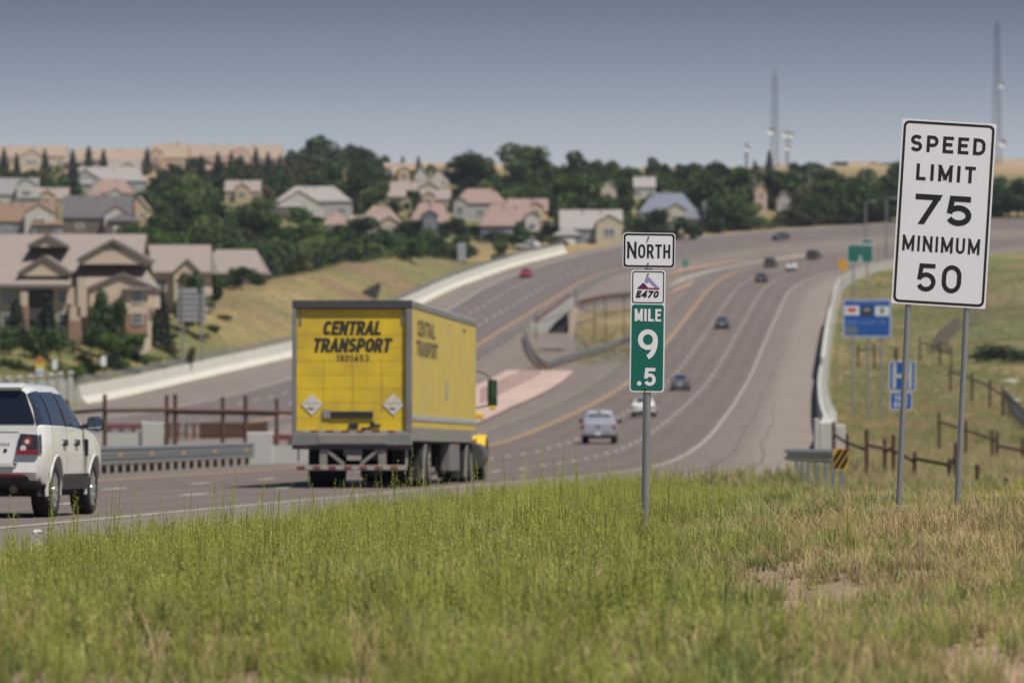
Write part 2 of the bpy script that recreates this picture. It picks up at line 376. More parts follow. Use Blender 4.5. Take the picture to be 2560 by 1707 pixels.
def cover(X, Y):
    d = X - lx(NBR, Y); dl = lx(SBL, Y) - X
    a = fbm(X, Y, 34, 1); b = fbm(X, Y, 9, 5); c = fbm(X, Y, 120, 9)
    hill = lerp(TAN, OLIVE, smooth((a - .3) * 3)); hill = lerp(hill, GOLD, smooth((c - .5) * 4) * .6)
    right = lerp(TAN, OLIVE, smooth((a * .5 + b * .5 - .34) * 5)); right = lerp(right, GREEN, smooth((b - .5) * 5) * .7); right = lerp(right, DIRT, smooth((a - .62) * 6) * .45)
    left = lerp(GOLD, TAN, smooth((b - .35) * 3)); left = lerp(left, OLIVE, smooth((a - .44) * 5) * .8); left = lerp(left, (.15,.10,.055), smooth((fbm(X, Y, 22, 44) - .52) * 6) * .7)
    lowleft = lerp(OLIVE, GREEN, smooth((b - .4) * 3)); lowleft = lerp(lowleft, GOLD, smooth((a - .5) * 5) * .6)
    left = lerp(lowleft, left, smooth((Y - 500) / 120))
    mid = lerp(GRAV, (.165,.135,.112), a)
    near = lerp((.19,.14,.085), (.29,.195,.135), smooth((b - .4) * 4))
    out = hill
    low = Y < 1000
    k = (low & (d > -.3))[..., None]; out = np.where(k, lerp(right, out, smooth((Y - 850) / 120)), out)
    k = ((Y < 115) & (d > -.3))[..., None]; out = np.where(k, lerp(near, right, smooth((Y - 75) / 35)), out)
    k = (low & (dl > 0))[..., None]; out = np.where(k, lerp(left, out, smooth((Y - 830) / 90)), out)
    k = (low & (X > lx(SBR, Y) - .3) & (X < lx(NBL, Y) + .3))[..., None]; out = np.where(k, mid, out)
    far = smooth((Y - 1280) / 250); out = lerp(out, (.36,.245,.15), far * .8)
    strip = (np.abs(dl - 7) < 9) & (Y > 880) & low
    out = np.where(strip[..., None], lerp(GOLD, TAN, b), out)
    return out

ground_m = attr_mat('ground_cover', var=.28, scale=0.35, bump=.5, bscale=3.0, scale2=4.0)
road_m = attr_mat('asphalt', rough=.82, var=.085, scale=.5, bump=.12, bscale=60, scale2=9.0, streaky=(1, .12, 1))
def grid_mesh(name, X, Y, Z, cols, m):
    r, c = X.shape; V = np.stack([X, Y, Z], -1).reshape(-1, 3)
    i = np.arange((r-1) * c).reshape(r-1, c)[:, :-1].ravel()
    Q = np.stack([i, i+1, i+c+1, i+c], 1)
    return pymesh(name, V, Q, np.zeros((0, 3), int), m, cols.reshape(-1, 3), smooth=True)
rows = np.unique(np.concatenate([np.arange(4, 125, .8), np.arange(125, 460, 2.5), np.arange(460, 1100, 4), np.arange(1100, 2000, 14), np.arange(2000, 4600, 60)]))
def cols_at(Y):
    xl = -(.2 * Y + 90); xr = .2 * Y + 90
    cl = lambda A: float(np.clip(lx(A, Y), -400, 420))
    if Y < 1000:
        f = [xl, cl(SBL), cl(SBR), cl(NBL), cl(NBR), xr]
        for i in range(1, 6): f[i] = max(f[i], f[i-1] + .01)
    else: f = list(np.linspace(xl, xr, 6))
    t1 = 1 - (1 - np.linspace(0, 1, 41)) ** 1.7; t2 = np.linspace(0, 1, 91) ** 2.3
    seg = [f[0] + (f[1]-f[0]) * t1, f[1] + (f[2]-f[1]) * np.linspace(0, 1, 9), f[2] + (f[3]-f[2]) * np.linspace(0, 1, 15), f[3] + (f[4]-f[3]) * np.linspace(0, 1, 9), f[4] + (f[5]-f[4]) * t2]
    x = np.concatenate([s[:-1] for s in seg[:-1]] + [seg[-1]])
    inside = np.zeros(len(x), bool)
    if Y < 1000:
        inside[41:48] = True; inside[48+14+1:48+14+8] = True
    return x, inside
XR, IN = zip(*[cols_at(Y) for Y in rows]); XR = np.array(XR); IN = np.array(IN); YR = np.repeat(rows[:, None], XR.shape[1], 1)
ZR = gz(XR, YR) - IN * .3
ground = link(bpy.data.objects.new('ground', grid_mesh('ground', XR, YR, ZR, cover(XR, YR), ground_m)))
tag(ground, 'rolling dry grassland with gravel median between the two carriageways', kind='structure')

def road(name, label, A, B, y0, y1, left_in, right_in, prof):
    ys = np.unique(np.concatenate([np.arange(y0, 140, 1.5), np.arange(140, y1, 4.0)]))
    k = 41; T = np.linspace(0, 1, k)
    Xa, Xb = lx(A, ys), lx(B, ys); keep = Xa < 230; ys, Xa, Xb = ys[keep], Xa[keep], Xb[keep]
    X = Xa[:, None] + (Xb - Xa)[:, None] * T; Y = np.repeat(ys[:, None], k, 1); Z = zr(Y) + .012
    Z[:, 0] -= .12; Z[:, -1] -= .12
    s = (X - lx(left_in, Y)) / (lx(right_in, Y) - lx(left_in, Y))     # 0 = yellow line, 1 = white line
    cols = prof(s, X, Y)
    o = link(bpy.data.objects.new(name, grid_mesh(name, X, Y, Z, cols, road_m))); tag(o, label, kind='structure'); return o
def nbprof(s, X, Y):
    lane = np.mod(s * 3, 1.0); inl = (s > 0) & (s < 1)
    base = np.broadcast_to(np.array((.128,.100,.088)), s.shape + (3,)).copy()
    trk = np.exp(-((lane - .27) / .09) ** 2) + np.exp(-((lane - .73) / .09) ** 2)
    base = np.where(inl[..., None], base * (1.03 - .17 * trk[..., None]), base)
    base = np.where((s > 1)[..., None], lerp((.150,.122,.106), (.200,.165,.140), smooth((s - 1.06) * 3.5)), base)
    dk = np.exp(-((s - 1.2) / .05) ** 2); base = base * (1 - .10 * dk[..., None] * (s > 1)[..., None])
    base = np.where((s < 0)[..., None], lerp((.138,.115,.103), (.120,.102,.088), smooth(-s * 3.2)), base)
    return base * (0.94 + .12 * fbm(X, Y * .2, 6, 31))[..., None]
def sbprof(s, X, Y):   # s: 0 = white (outer), 1 = yellow
    base = np.broadcast_to(np.array((.122,.099,.092)), s.shape + (3,)).copy()
    lane = np.mod(s * 3, 1.0); trk = np.exp(-((lane - .27) / .09) ** 2) + np.exp(-((lane - .73) / .09) ** 2)
    base = base * (1.03 - .14 * trk[..., None])
    base = np.where((s < 0)[..., None], (.168,.138,.120), base)
    base = np.where((s > 1)[..., None], lerp((.135,.113,.102), (.105,.090,.078), smooth((s - 1.02) * 4)), base)
    return base * (0.94 + .12 * fbm(X, Y * .2, 6, 41))[..., None]
nb = road('road', 'northbound carriageway of purplish grey asphalt with pale paved shoulders', NBL, NBR, 8, 985, NBY, NBW, nbprof)
sb = road('road', 'southbound carriageway climbing away behind the gravel median', SBL, SBR, 8, 1045, SBW, SBY, sbprof)

def stripe(par, name, A, w_, m, y0, y1, step=4.0, dz=.02):
    ys = np.arange(y0, y1 + step * .5, step); X = lx(A, ys); k = X < 215; ys, X = ys[k], X[k]
    if len(ys) < 2: return None
    dx = np.gradient(X, ys); nrm = np.sqrt(1 + dx * dx); wx = w_ / 2 * nrm
    wx = np.minimum(wx, w_ * 1.5)
    V = np.concatenate([np.stack([X - wx, ys, zr(ys) + dz], 1), np.stack([X + wx, ys, zr(ys) + dz], 1)]); n = len(ys); i = np.arange(n-1)
    me = pymesh(name, V, np.stack([i, n+i, n+i+1, i+1], 1), np.zeros((0, 3), int), m)
    return child(name, me, par)
white_p = mat('road_paint_white', (.30,.27,.23), .8, var=.3, vscale=1.2)
dash_p = mat('road_paint_dash', (.62,.60,.55), .8, var=.2, vscale=2)
yellow_p = mat('road_paint_yellow', (.40,.235,.075), .8, var=.2, vscale=1.5)
stripe(nb, 'edge_line', NBY, .22, yellow_p, 10, 985); stripe(nb, 'edge_line', NBW, .2, white_p, 10, 985)
stripe(sb, 'edge_line', SBY, .26, yellow_p, 10, 1045); stripe(sb, 'edge_line', SBW, .28, white_p, 10, 1045)
for par, A, B, y1 in ((nb, NBY, NBW, 930), (sb, SBW, SBY, 990)):
    for k in (1/3, 2/3):
        D = A + (B - A) * k
        for y in np.arange(28 + 6 * k, y1, 12.2):
            if abs(float(lx(D, y))) < .12 * y + 8: stripe(par, 'lane_dash', D, .15, dash_p, y, y + 3.05, 1.525, .024)
tar = mat('tar_seam', (.045,.038,.035), .6)
for off, amp, y0, y1 in ((2.1, .10, 120, 520), (3.6, .16, 170, 420)):
    stripe(nb, 'tar_seam', NBW + off + amp * np.sin(YS / 21.0 + off) + amp * .4 * np.sin(YS / 9.3), .05, tar, y0, y1, 2.0, .018)
for off, y0, y1 in ((1.0, 40, 700),): stripe(nb, 'tar_seam', NBY + (NBW - NBY) / 3 + .16 + .05 * np.sin(YS / 9), .05, tar, y0, y1, 2.0, .016)
for Y in (96, 137, 205, 262, 341, 437, 588):     # sealed joints across the lanes
    xa, xb = float(lx(NBL, Y)) + .4, float(lx(NBR, Y)) - .3; xs = np.linspace(xa, xb, 24); yy = Y + .25 * np.sin(xs * 1.3) + .1 * (xs - xa); n_ = len(xs); i_ = np.arange(n_ - 1)
    V = np.concatenate([np.stack([xs, yy - .04, zr(yy) + .017], 1), np.stack([xs, yy + .04, zr(yy) + .017], 1)])
    child('tar_seam', pymesh('tar_seam', V, np.stack([i_, i_+1, n_+i_+1, n_+i_], 1), np.zeros((0, 3), int), tar), nb)

# a patch of pinkish crushed rock in the median
pink_m = attr_mat('pink_gravel', var=.16, scale=2.0, bump=.6, bscale=14)
def patch(name, label, uv, col, dz=.05, kind='structure', m=None):
    pts = [gp(u, v) for u, v in uv]; bm = bmesh.new()
    vs = [bm.verts.new((x, y, 0)) for x, y in pts]; bm.faces.new(vs); bmesh.ops.triangulate(bm, faces=bm.faces)
    for _ in range(4): bmesh.ops.subdivide_edges(bm, edges=bm.edges[:], cuts=1, use_grid_fill=True)
    for v in bm.verts: v.co.z = g1(v.co.x, v.co.y) + dz
    me = bpy.data.meshes.new(name); bm.to_mesh(me); bm.free()
    a = me.attributes.new('cover', 'FLOAT_COLOR', 'POINT'); n = len(me.vertices)
    cc = np.tile(np.array((*col, 1), np.float32), (n, 1)); P_ = np.array([v.co[:2] for v in me.vertices])
    if m: cc[:, :3] *= (.45 + 1.1 * fbm(P_[:, 0], P_[:, 1] * .3, 2.2, 17))[:, None]
    else: cc[:, :3] *= (.86 + .28 * fbm(P_[:, 0], P_[:, 1] * .25, 2.0, 18))[:, None]
    a.data.foreach_set('color', cc.ravel()); me.materials.append(m or pink_m)
    for p in me.polygons: p.use_smooth = True
    return tag(link(bpy.data.objects.new(name, me)), label, kind=kind)
patch('gravel_bed', 'pinkish crushed rock bed in the median behind the yellow truck', [(1080,1010),(1182,961),(1269,920),(1435,922),(1403,950),(1340,985),(1276,1012),(1190,1052),(1100,1082),(1040,1096)], (.40,.285,.245), .16)
patch('gravel_bed', 'pinkish crushed rock strip beside the far bend', [(1668,738),(1690,722),(1742,700),(1722,718)], (.36,.23,.17), .16)
patch('gravel_bed', 'pale crushed rock strip along the far median', [(1668,716),(1700,690),(1790,668),(1900,650),(2040,634),(2040,640),(1900,658),(1800,678),(1720,700)], (.26,.235,.20), .14)
patch('gravel_bed', 'rusty crushed rock strip along the upper median', [(1668,690),(1700,678),(1790,661),(1860,652),(1860,648),(1790,655),(1700,668)], (.30,.19,.14), .16)
patch('dry_grass', 'dry golden grass filling the hollow between the two bridges', [(1443,838),(1448,790),(1478,772),(1530,766),(1600,764),(1640,790),(1630,838),(1560,850),(1480,848)], (.185,.145,.065), .08, m=ground_m)
# ------------------------------------------------------------------ materials for roadside things
galv = mat('galvanised_steel', (.36,.37,.37), .42, .75, var=.12, vscale=9, bump=.05)
galv_d = mat('dull_galvanised_steel', (.27,.275,.27), .55, .55, var=.2, vscale=5)
sign_w = mat('white_sheeting', (.76,.76,.78), .45, var=.02, vscale=6)
sign_w2 = mat('weathered_white_sheeting', (.74,.74,.765), .5, var=.035, vscale=3)
sign_k = mat('black_sign_ink', (.012,.012,.014), .45)
sign_g = mat('green_sheeting', (.005,.125,.092), .45, var=.04, vscale=5)
sign_g2 = mat('far_green_sheeting', (.006,.115,.088), .5)
sign_b = mat('blue_sheeting', (.008,.075,.30), .45)
sign_o = mat('amber_sheeting', (.55,.30,.008), .5)
alu = mat('aluminium_sheet', (.42,.43,.44), .45, .5, var=.08)
violet = mat('violet_ink', (.30,.24,.50), .45); purple = mat('purple_ink', (.075,.015,.13), .45); crimson = mat('crimson_ink', (.25,.012,.03), .45)
rust = mat('weathering_steel', (.085,.042,.026), .85, .0, var=.4, vscale=6, bump=.2)
rust_l = mat('rusty_timber', (.17,.085,.045), .85, var=.4, vscale=5, bump=.3)
conc = mat('pale_concrete', (.47,.45,.395), .85, var=.09, vscale=.9, bump=.1, dirt=((.36,.32,.26), .35, .45))
conc_w = mat('white_painted_concrete', (.43,.42,.385), .8, var=.06, vscale=1.2, dirt=((.40,.37,.32), .8, .4))
conc_t = mat('tan_concrete', (.50,.40,.28), .85, var=.1, vscale=1)
maroon = mat('maroon_rail_paint', (.16,.045,.05), .7, var=.2)
yel_ref = mat('yellow_reflector', (.62,.33,.02), .5)
blk = mat('black_rubber', (.012,.012,.013), .75)

# ------------------------------------------------------------------ mile marker
def sframe(y0): return lambda a, b, l=0.0: (a, y0 - l, b)
def mile_marker():
    Y = 44.0; k = F / Y; th = R(.77); u0, v0 = 1613.0, 1292.0
    def lc(u, v):
        du, dv = u - u0, v0 - v
        return (du * math.cos(th) - dv * math.sin(th)) / k, (du * math.sin(th) + dv * math.cos(th)) / k
    root = thing('mile_marker', 'green MILE 9.5 marker post with white NORTH and E470 plates, sharp in focus', 'mile marker', (px(u0, Y), Y, pz(v0, Y)), (0, th, 0))
    zt = lc(1622, 588)[1]
    m = MB(); m.cyl((0, 0, -.35), (0, 0, zt), .0355, n=20); m.cyl((0, 0, zt), (0, 0, zt + .012), .0355, .025, 20); m.build('post', galv, root, smooth=True)
    def plate(name, x0, x1, z0, z1, r, m_, parent, th_=.004, y=-.040):
        mb = MB(); mb.slab([(a, y, b) for a, b in rrect(x0, x1, z0, z1, r)], (0, th_, 0)); return mb.build(name, m_, parent)
    # NORTH plate
    x0, zt_ = lc(1557.4, 581.5); x1, zb_ = lc(1687.2, 671)
    np_ = plate('north_plate', x0, x1, zb_, zt_, .03, sign_w, root)
    put = lambda a, b: (a, -.0412, b)
    g = 2.0 / k; t = 4.6 / k; mb = MB(); ring(mb, rrect(x0+g, x1-g, zb_+g, zt_-g, .027), rrect(x0+g+t, x1-g-t, zb_+g+t, zt_-g-t, .02), put); mb.build('border', sign_k, np_, normals=False)
    f = sframe(-.0412)
    cx, cz = lc(1579.5, 625); lettering('lettering', 'N', cx, cz, 23 / k, 41.5 / k, 5.4 / k, sign_k, np_, f)
    cx, cz = lc(1635.3, 628.5); lettering('lettering', 'ORTH', cx, cz, 80 / k, 34.5 / k, 5.0 / k, sign_k, np_, f, gap=.3)
    # main plate
    x0, zt_ = lc(1577.4, 674.8); x1, zb_ = lc(1659, 980.5); x1 = x0 + 86.5 / k
    mp = plate('mile_plate', x0, x1, zb_, zt_, .03, sign_w, root)
    g = 3.4 / k; t = 2.6 / k; zs = lc(1620, 758)[1]; mb = MB()
    ring(mb, rrect(x0+g, x1-g, zs, zt_-g*.8, .024), rrect(x0+g+t, x1-g-t, zs+t, zt_-g*.8-t, .018), put); mb.build('border', sign_k, mp, normals=False)
    mb = MB(); zg = lc(1620, 761.5)[1]; q = rrect(x0+3.2/k, x1-3.2/k, zb_+3.6/k, zg, .024); mb.poly([put(*p) for p in q]); mb.build('green_field', sign_g, mp, normals=False)
    f2 = sframe(-.0424)
    cx, cz = lc(1619.5, 787.8); lettering('lettering', 'MILE', cx, cz, 66 / k, 31 / k, 5.9 / k, sign_w, mp, f2, gap=.36)
    mb = MB(); ex, ez = lc(1653, 795); s_ = 1 / k; mb.poly([(ex - 11*s_, -.0445, ez + 1*s_), (ex + 1*s_, -.0445, ez + 7*s_), (ex - 2*s_, -.0445, ez - 2*s_), (ex - 7*s_, -.0445, ez - 3*s_)]); mb.build('torn_patch', sign_g, mp, normals=False)
    cx, cz = lc(1619.2, 861); lettering('lettering', '9', cx, cz, 50 / k, 76 / k, 12.2 / k, sign_w, mp, f2)
    cx, cz = lc(1624.5, 942); lettering('lettering', '5', cx, cz, 29.5 / k, 45.5 / k, 8.6 / k, sign_w, mp, f2)
    cx, cz = lc(1597.7, 958); mb = MB(); mb.poly([f2(cx + a, cz + b) for a, b in arc(0, 0, 5.6/k, 5.6/k, 0, 345, 23)]); mb.build('decimal_point', sign_w, mp, normals=False)
    # E470 emblem
    e = lambda x, y: lc(1250 + x / 5.004, 660 + y / 5.004)
    def flat(name, pts, m_, l):
        mb = MB(); mb.poly([(e(x, y)[0], -.0412 - l, e(x, y)[1]) for x, y in pts]); mb.build(name, m_, mp, normals=False)
    mb = MB(); P = lambda pts: [(e(x, y)[0], -.0412, e(x, y)[1]) for x, y in pts]
    mb.poly(P([(1806, 216), (1860, 162), (1861, 222), (1832, 243)])); mb.poly(P([(1860, 162), (1992, 302), (1942, 302), (1861, 222)])); mb.build('peak_emblem', violet, mp, normals=False)
    flat('low_peak_emblem', [(1720, 300), (1790, 231), (1856, 300)], purple, 0); flat('base_line', [(1718, 297), (1858, 298), (1992, 303), (1993, 318), (1718, 312)], crimson, .0006)
    cx, cz = e(1846, 377); lettering('lettering', 'E470', cx, cz, 55 / k, 17.2 / k, 4.4 / k, sign_k, mp, sframe(-.0412), gap=.22, shear=.24)
    for (u, v), par in (((1621.5, 593), np_), ((1620, 658.5), np_), ((1620, 685.5), mp), ((1615, 968.5), mp)):
        cx, cz = lc(u, v); mb = MB(); mb.cyl((cx, -.042, cz), (cx, -.052, cz), .0085, n=8); mb.cyl((cx, -.052, cz), (cx, -.058, cz), .005, n=8); mb.build('bolt', galv_d, par)
mile_marker()

# ------------------------------------------------------------------ speed limit sign
def speed_sign():
    Y = 48.0; k = F / Y; th = R(2.68); u0, v0 = 2321.0, 1242.0
    def lc(u, v):
        du, dv = u - u0, v0 - v
        return (du * math.cos(th) - dv * math.sin(th)) / k, (du * math.sin(th) + dv * math.cos(th)) / k
    root = thing('speed_limit_sign', 'tall white SPEED LIMIT 75 MINIMUM 50 sign leaning on two steel posts', 'road sign', (px(u0, Y), Y, pz(v0, Y)), (0, th, 0))
    for u, v in ((2270, 765), (2416, 774)):
        x, z = lc(u, v); xb = (x + lc(u - 22, v + 470)[0]) / 2
        m = MB(); m.cyl((x, 0, -.45), (x, 0, z + 1.7), .029, n=18); m.build('post', galv, root, smooth=True)
    cx, cz = lc(2359, 534.5)
    W, H = 236.2 / k, 462.5 / k
    mb = MB(); mb.slab([(a, -.036, b) for a, b in rrect(-W/2, W/2, -H/2, H/2, .012)], (0, .004, 0))
    pn = mb.build('panel', sign_w2, root); pn.location = (cx, 0, cz); pn.rotation_euler = (0, R(.85), 0)
    put = lambda a, b: (a, -.0375, b); g = 4.4 / k; t = 6.2 / k; mb = MB()
    ring(mb, rrect(-W/2+g, W/2-g, -H/2+g, H/2-g, 14/k), rrect(-W/2+g+t, W/2-g-t, -H/2+g+t, H/2-g-t, 9/k), put); mb.build('border', sign_k, pn, normals=False)
    f = sframe(-.0375)
    for txt, x, y, w_, h_, s_, gp_ in (('SPEED', 0, 171.8, 187, 41.5, 8.0, .32), ('LIMIT', -1, 100.6, 148, 41, 8.0, .40), ('75', -2, 8.4, 142, 75, 14.0, .16), ('MINIMUM', -2, -77.8, 193, 39, 6.1, .34), ('50', -2, -162, 111, 70, 11.0, .24)):
        lettering('lettering', txt, x / k, y / k, w_ / k, h_ / k, s_ / k, sign_k, pn, f, gap=gp_)
speed_sign()
def litter():
    p = on(2258, 47.6); mb = MB(); r = random.Random(3)
    root = thing('litter', 'crumpled pale blue and tan wrapper at the foot of the speed sign post', 'litter', (p.x, p.y, p.z + .10))
    for nm, m_, cx, n in (('wrapper', mat('pale_blue_paper', (.45,.62,.66), .6), 0, 5), ('carton', mat('tan_paper', (.55,.42,.26), .7), .05, 5)):
        mb = MB(); g = [[(cx + (i - 2) * .022 + r.uniform(-.008, .008), (j - 2) * .02 + r.uniform(-.02, .02), r.uniform(-.02, .045) - .012 * abs(i - 2)) for j in range(5)] for i in range(5)]
        mb.add([q for row in g for q in row], [(i*5+j, i*5+j+1, i*5+j+6, i*5+j+5) for i in range(4) for j in range(4)]); mb.build(nm, m_, root, normals=False)
litter()

dim_blue = mat('dim_legend', (.20,.28,.52), .5); dim_green = mat('dim_green_legend', (.13,.26,.24), .5)
# ------------------------------------------------------------------ other signs
def sign_posts(root, xs, z0, z1, r=.05, m=galv, y=.06):
    for x in xs:
        y = .07 + r; mb = MB(); mb.cyl((x, y, z0), (x, y, z1), r, n=8); mb.build('post', m, root, smooth=True)
def scribble(name, x0, x1, z, h, m, parent, y, seed):
    """lettering too blurred to read: upright strokes of uneven height"""
    r = random.Random(seed); mb = MB(); x = x0
    while x < x1:
        if r.random() < .14: x += h * .5; continue
        hh = h * r.uniform(.6, 1); mb.poly([(x, y, z - h/2), (x + h * .16, y, z - h/2), (x + h * .16, y, z - h/2 + hh), (x, y, z - h/2 + hh)])
        if r.random() < .6:
            zz = z + r.uniform(-.4, .4) * h; mb.poly([(x + h*.16, y, zz), (x + h * .5, y, zz), (x + h * .5, y, zz + h * .15), (x + h*.16, y, zz + h * .15)])
        x += h * r.uniform(.5, .72)
    o_ = mb.build(name, m, parent, normals=False); o_['kind'] = 'stuff'; return o_
def blue_services():
    Y = 385.0; k = F / Y; u = 2168; X = px(u, Y); zg = g1(X, Y)
    root = thing('services_sign', 'blue motorist services sign with three logo plates beside the bridge barrier', 'road sign', (X, Y, zg))
    zl = lambda v: pz(v, Y) - zg; xl = lambda uu: (uu - u) / k
    x0, x1, z0, z1 = xl(2107), xl(2228.5), zl(844), zl(747.5)
    mb = MB(); mb.slab([(a, 0, b) for a, b in rrect(x0, x1, z0, z1, .12)], (0, .05, 0)); p = mb.build('panel', sign_b, root)
    mb = MB(); ring(mb, rrect(x0+.04, x1-.04, z0+.04, z1-.04, .1), rrect(x0+.1, x1-.1, z0+.1, z1-.1, .07), lambda a, b: (a, -.004, b)); mb.build('border', sign_w, p, normals=False)
    q = lambda x, y: (xl(2090 + x / 12.06), zl(730 + y / 12.06))
    def plate(nm, x, y, xx, yy, m_, l=.012):
        a, b = q(x, yy); c, d = q(xx, y); mb = MB(); mb.slab([(i, -l, j) for i, j in rrect(a, c, b, d, .06)], (0, l - .002, 0)); return mb.build(nm, m_, p)
    plate('logo_plate', 275, 425, 690, 690, sign_w); plate('logo_plate', 755, 430, 1110, 720, mat('dark_logo_plate', (.03,.032,.036), .5)); plate('logo_plate', 1180, 430, 1600, 720, mat('pale_logo_plate', (.55,.6,.58), .5))
    plate('logo_mark', 330, 470, 620, 600, mat('red_logo_ink', (.45,.06,.05), .5), .016); plate('logo_mark', 350, 610, 600, 660, mat('cream_logo_ink', (.6,.5,.35), .5), .016)
    plate('logo_mark', 840, 500, 1020, 560, mat('grey_logo_ink', (.35,.36,.38), .5), .016); plate('logo_mark', 1320, 470, 1460, 650, mat('olive_logo_ink', (.2,.18,.14), .5), .016)
    plate('logo_plate', 280, 1040, 640, 1290, mat('grey_green_logo_plate', (.11,.15,.16), .5))
    x, z = q(280, 910); scribble('lettering', x, q(800, 0)[0], z, .36, dim_blue, p, -.006, 1); scribble('lettering', q(900, 0)[0], q(1450, 0)[0], z, .30, dim_blue, p, -.006, 2)
    scribble('lettering', q(520, 0)[0], q(1400, 0)[0], q(0, 285)[1], .26, dim_blue, p, -.006, 4)
    sign_posts(root, [xl(2132), xl(2170), xl(2204)], -1.5, z1 - .2, .09)
blue_services()
grey_ink = mat('greyed_legend', (.40,.41,.40), .5)
def hospital_sign():
    Y = 152.0; k = F / Y; u = 2252; X = px(u, Y); zg = g1(X, Y)
    root = thing('hospital_sign', 'blue H hospital sign with a small THIS EXIT plate below, partly behind a post', 'road sign', (X, Y, zg), (0, R(1.2), 0))
    zl = lambda v: pz(v, Y) - zg; o = lambda uu: (uu - u) / k
    x0, x1 = o(2217), o(2283); z0, z1 = zl(977), zl(903)
    mb = MB(); mb.slab([(a, 0, b) for a, b in rrect(x0, x1, z0, z1, .04)], (0, .01, 0)); p = mb.build('panel', sign_b, root)
    mb = MB(); ring(mb, rrect(x0, x1, z0, z1, .04), rrect(x0+.02, x1-.02, z0+.02, z1-.02, .03), lambda a, b: (a, -.002, b)); mb.build('border', sign_w, p, normals=False)
    lettering('lettering', 'H', (x0+x1)/2, (z0+z1)/2, .60, .78, .115, grey_ink, p, sframe(-.003))
    x0, x1 = o(2221), o(2275); z0, z1 = zl(1024), zl(981)
    mb = MB(); mb.slab([(a, 0, b) for a, b in rrect(x0, x1, z0, z1, .04)], (0, .01, 0)); p = mb.build('exit_plate', sign_b, root)
    mb = MB(); ring(mb, rrect(x0, x1, z0, z1, .04), rrect(x0+.018, x1-.018, z0+.018, z1-.018, .03), lambda a, b: (a, -.002, b)); mb.build('border', sign_w, p, normals=False)
    lettering('lettering', 'THIS', (x0+x1)/2, z0 + (z1-z0)*.68, .40, .15, .026, sign_w2, p, sframe(-.003)); lettering('lettering', 'EXIT', (x0+x1)/2, z0 + (z1-z0)*.3, .40, .15, .026, sign_w2, p, sframe(-.003))
    sign_posts(root, [o(2247)], -.8, zl(905), .03)
hospital_sign()
def green_exit():
    Y = 600.0; k = F / Y; u = 2150; X = px(u, Y); zg = g1(X, Y)
    root = thing('exit_sign', 'far green guide sign with a tab on its top corner and a figure 2', 'road sign', (X, Y, zg))
    q = lambda x, y: ((2100 + x / 16.8 - u) / k, pz(590 + y / 16.8, Y) - zg)
    for nm, x, y, xx, yy in (('panel', 290, 350, 1400, 1130), ('exit_tab', 880, 130, 1400, 345)):
        a, b = q(x, yy); c, d = q(xx, y); mb = MB(); mb.slab([(i, 0, j) for i, j in rrect(a, c, b, d, .12)], (0, .06, 0)); p = mb.build(nm, sign_g2, root)
        mb = MB(); ring(mb, rrect(a, c, b, d, .12), rrect(a+.07, c-.07, b+.07, d-.07, .08), lambda i, j: (i, -.004, j)); mb.build('border', sign_w2, p, normals=False)
        if nm == 'panel':
            scribble('lettering', q(370, 0)[0], q(1320, 0)[0], q(0, 470)[1], .34, dim_green, p, -.006, 11); scribble('lettering', q(620, 0)[0], q(1100, 0)[0], q(0, 680)[1], .32, dim_green, p, -.006, 12)
            cx, cz = q(850, 960); lettering('lettering', '2', cx, cz, .42, .62, .1, sign_w2, p, sframe(-.006))
        else: scribble('lettering', q(960, 0)[0], q(1320, 0)[0], q(0, 240)[1], .26, dim_green, p, -.006, 14)
    sign_posts(root, [q(560, 0)[0], q(1150, 0)[0]], -1.5, q(0, 400)[1], .1)
green_exit()
def small_sign(name, label, u, v0, v1, w_px, Y, m, shape='rect', posts=1, vb=None, cat='road sign', group=None):
    k = F / Y; X = px(u, Y); zg = g1(X, Y) if vb is None else pz(vb, Y)
    root = thing(name, label, cat, (X, Y, zg), group=group); zl = lambda v: pz(v, Y) - zg
    a = w_px / k / 2; z0, z1 = zl(v1), zl(v0)
    if shape == 'diamond': pts = [(0, z1), (a, (z0+z1)/2), (0, z0), (-a, (z0+z1)/2)]
    else: pts = rrect(-a, a, z0, z1, min(a, (z1-z0)/2) * .2)
    mb = MB(); mb.slab([(x, 0, z) for x, z in pts], (0, .02, 0)); mb.build('panel', m, root)
    sign_posts(root, [0] if posts == 1 else [-a * .7, a * .7], -1.0, z1 - .05, .04)
    return root
small_sign('warning_sign', 'small amber warning sign beside the green exit sign', 2107, 649, 677, 21, 620, sign_o)
small_sign('delineator_sign', 'small white plate on a post in the weeds, farther from the striped stack', 259, 890, 915, 13, 470, sign_w)
small_sign('delineator_sign', 'small white plate on a post in the weeds, next to the orange diamond sign', 137, 900, 924, 12, 462, sign_w)
small_sign('delineator_sign', 'narrow pale blue plate on a post in the weeds, far left edge', 30, 906, 926, 8, 470, mat('pale_blue_plate', (.4,.45,.55), .5))
small_sign('sign_back', 'upright pale grey sign back at the top of the white barrier', 1154.5, 607, 654, 21, 800, alu, posts=1)
small_sign('median_sign', 'tiny teal green sign in the far median', 1713, 650, 667, 15, 800, mat('teal_sheeting', (.03,.22,.18), .5))
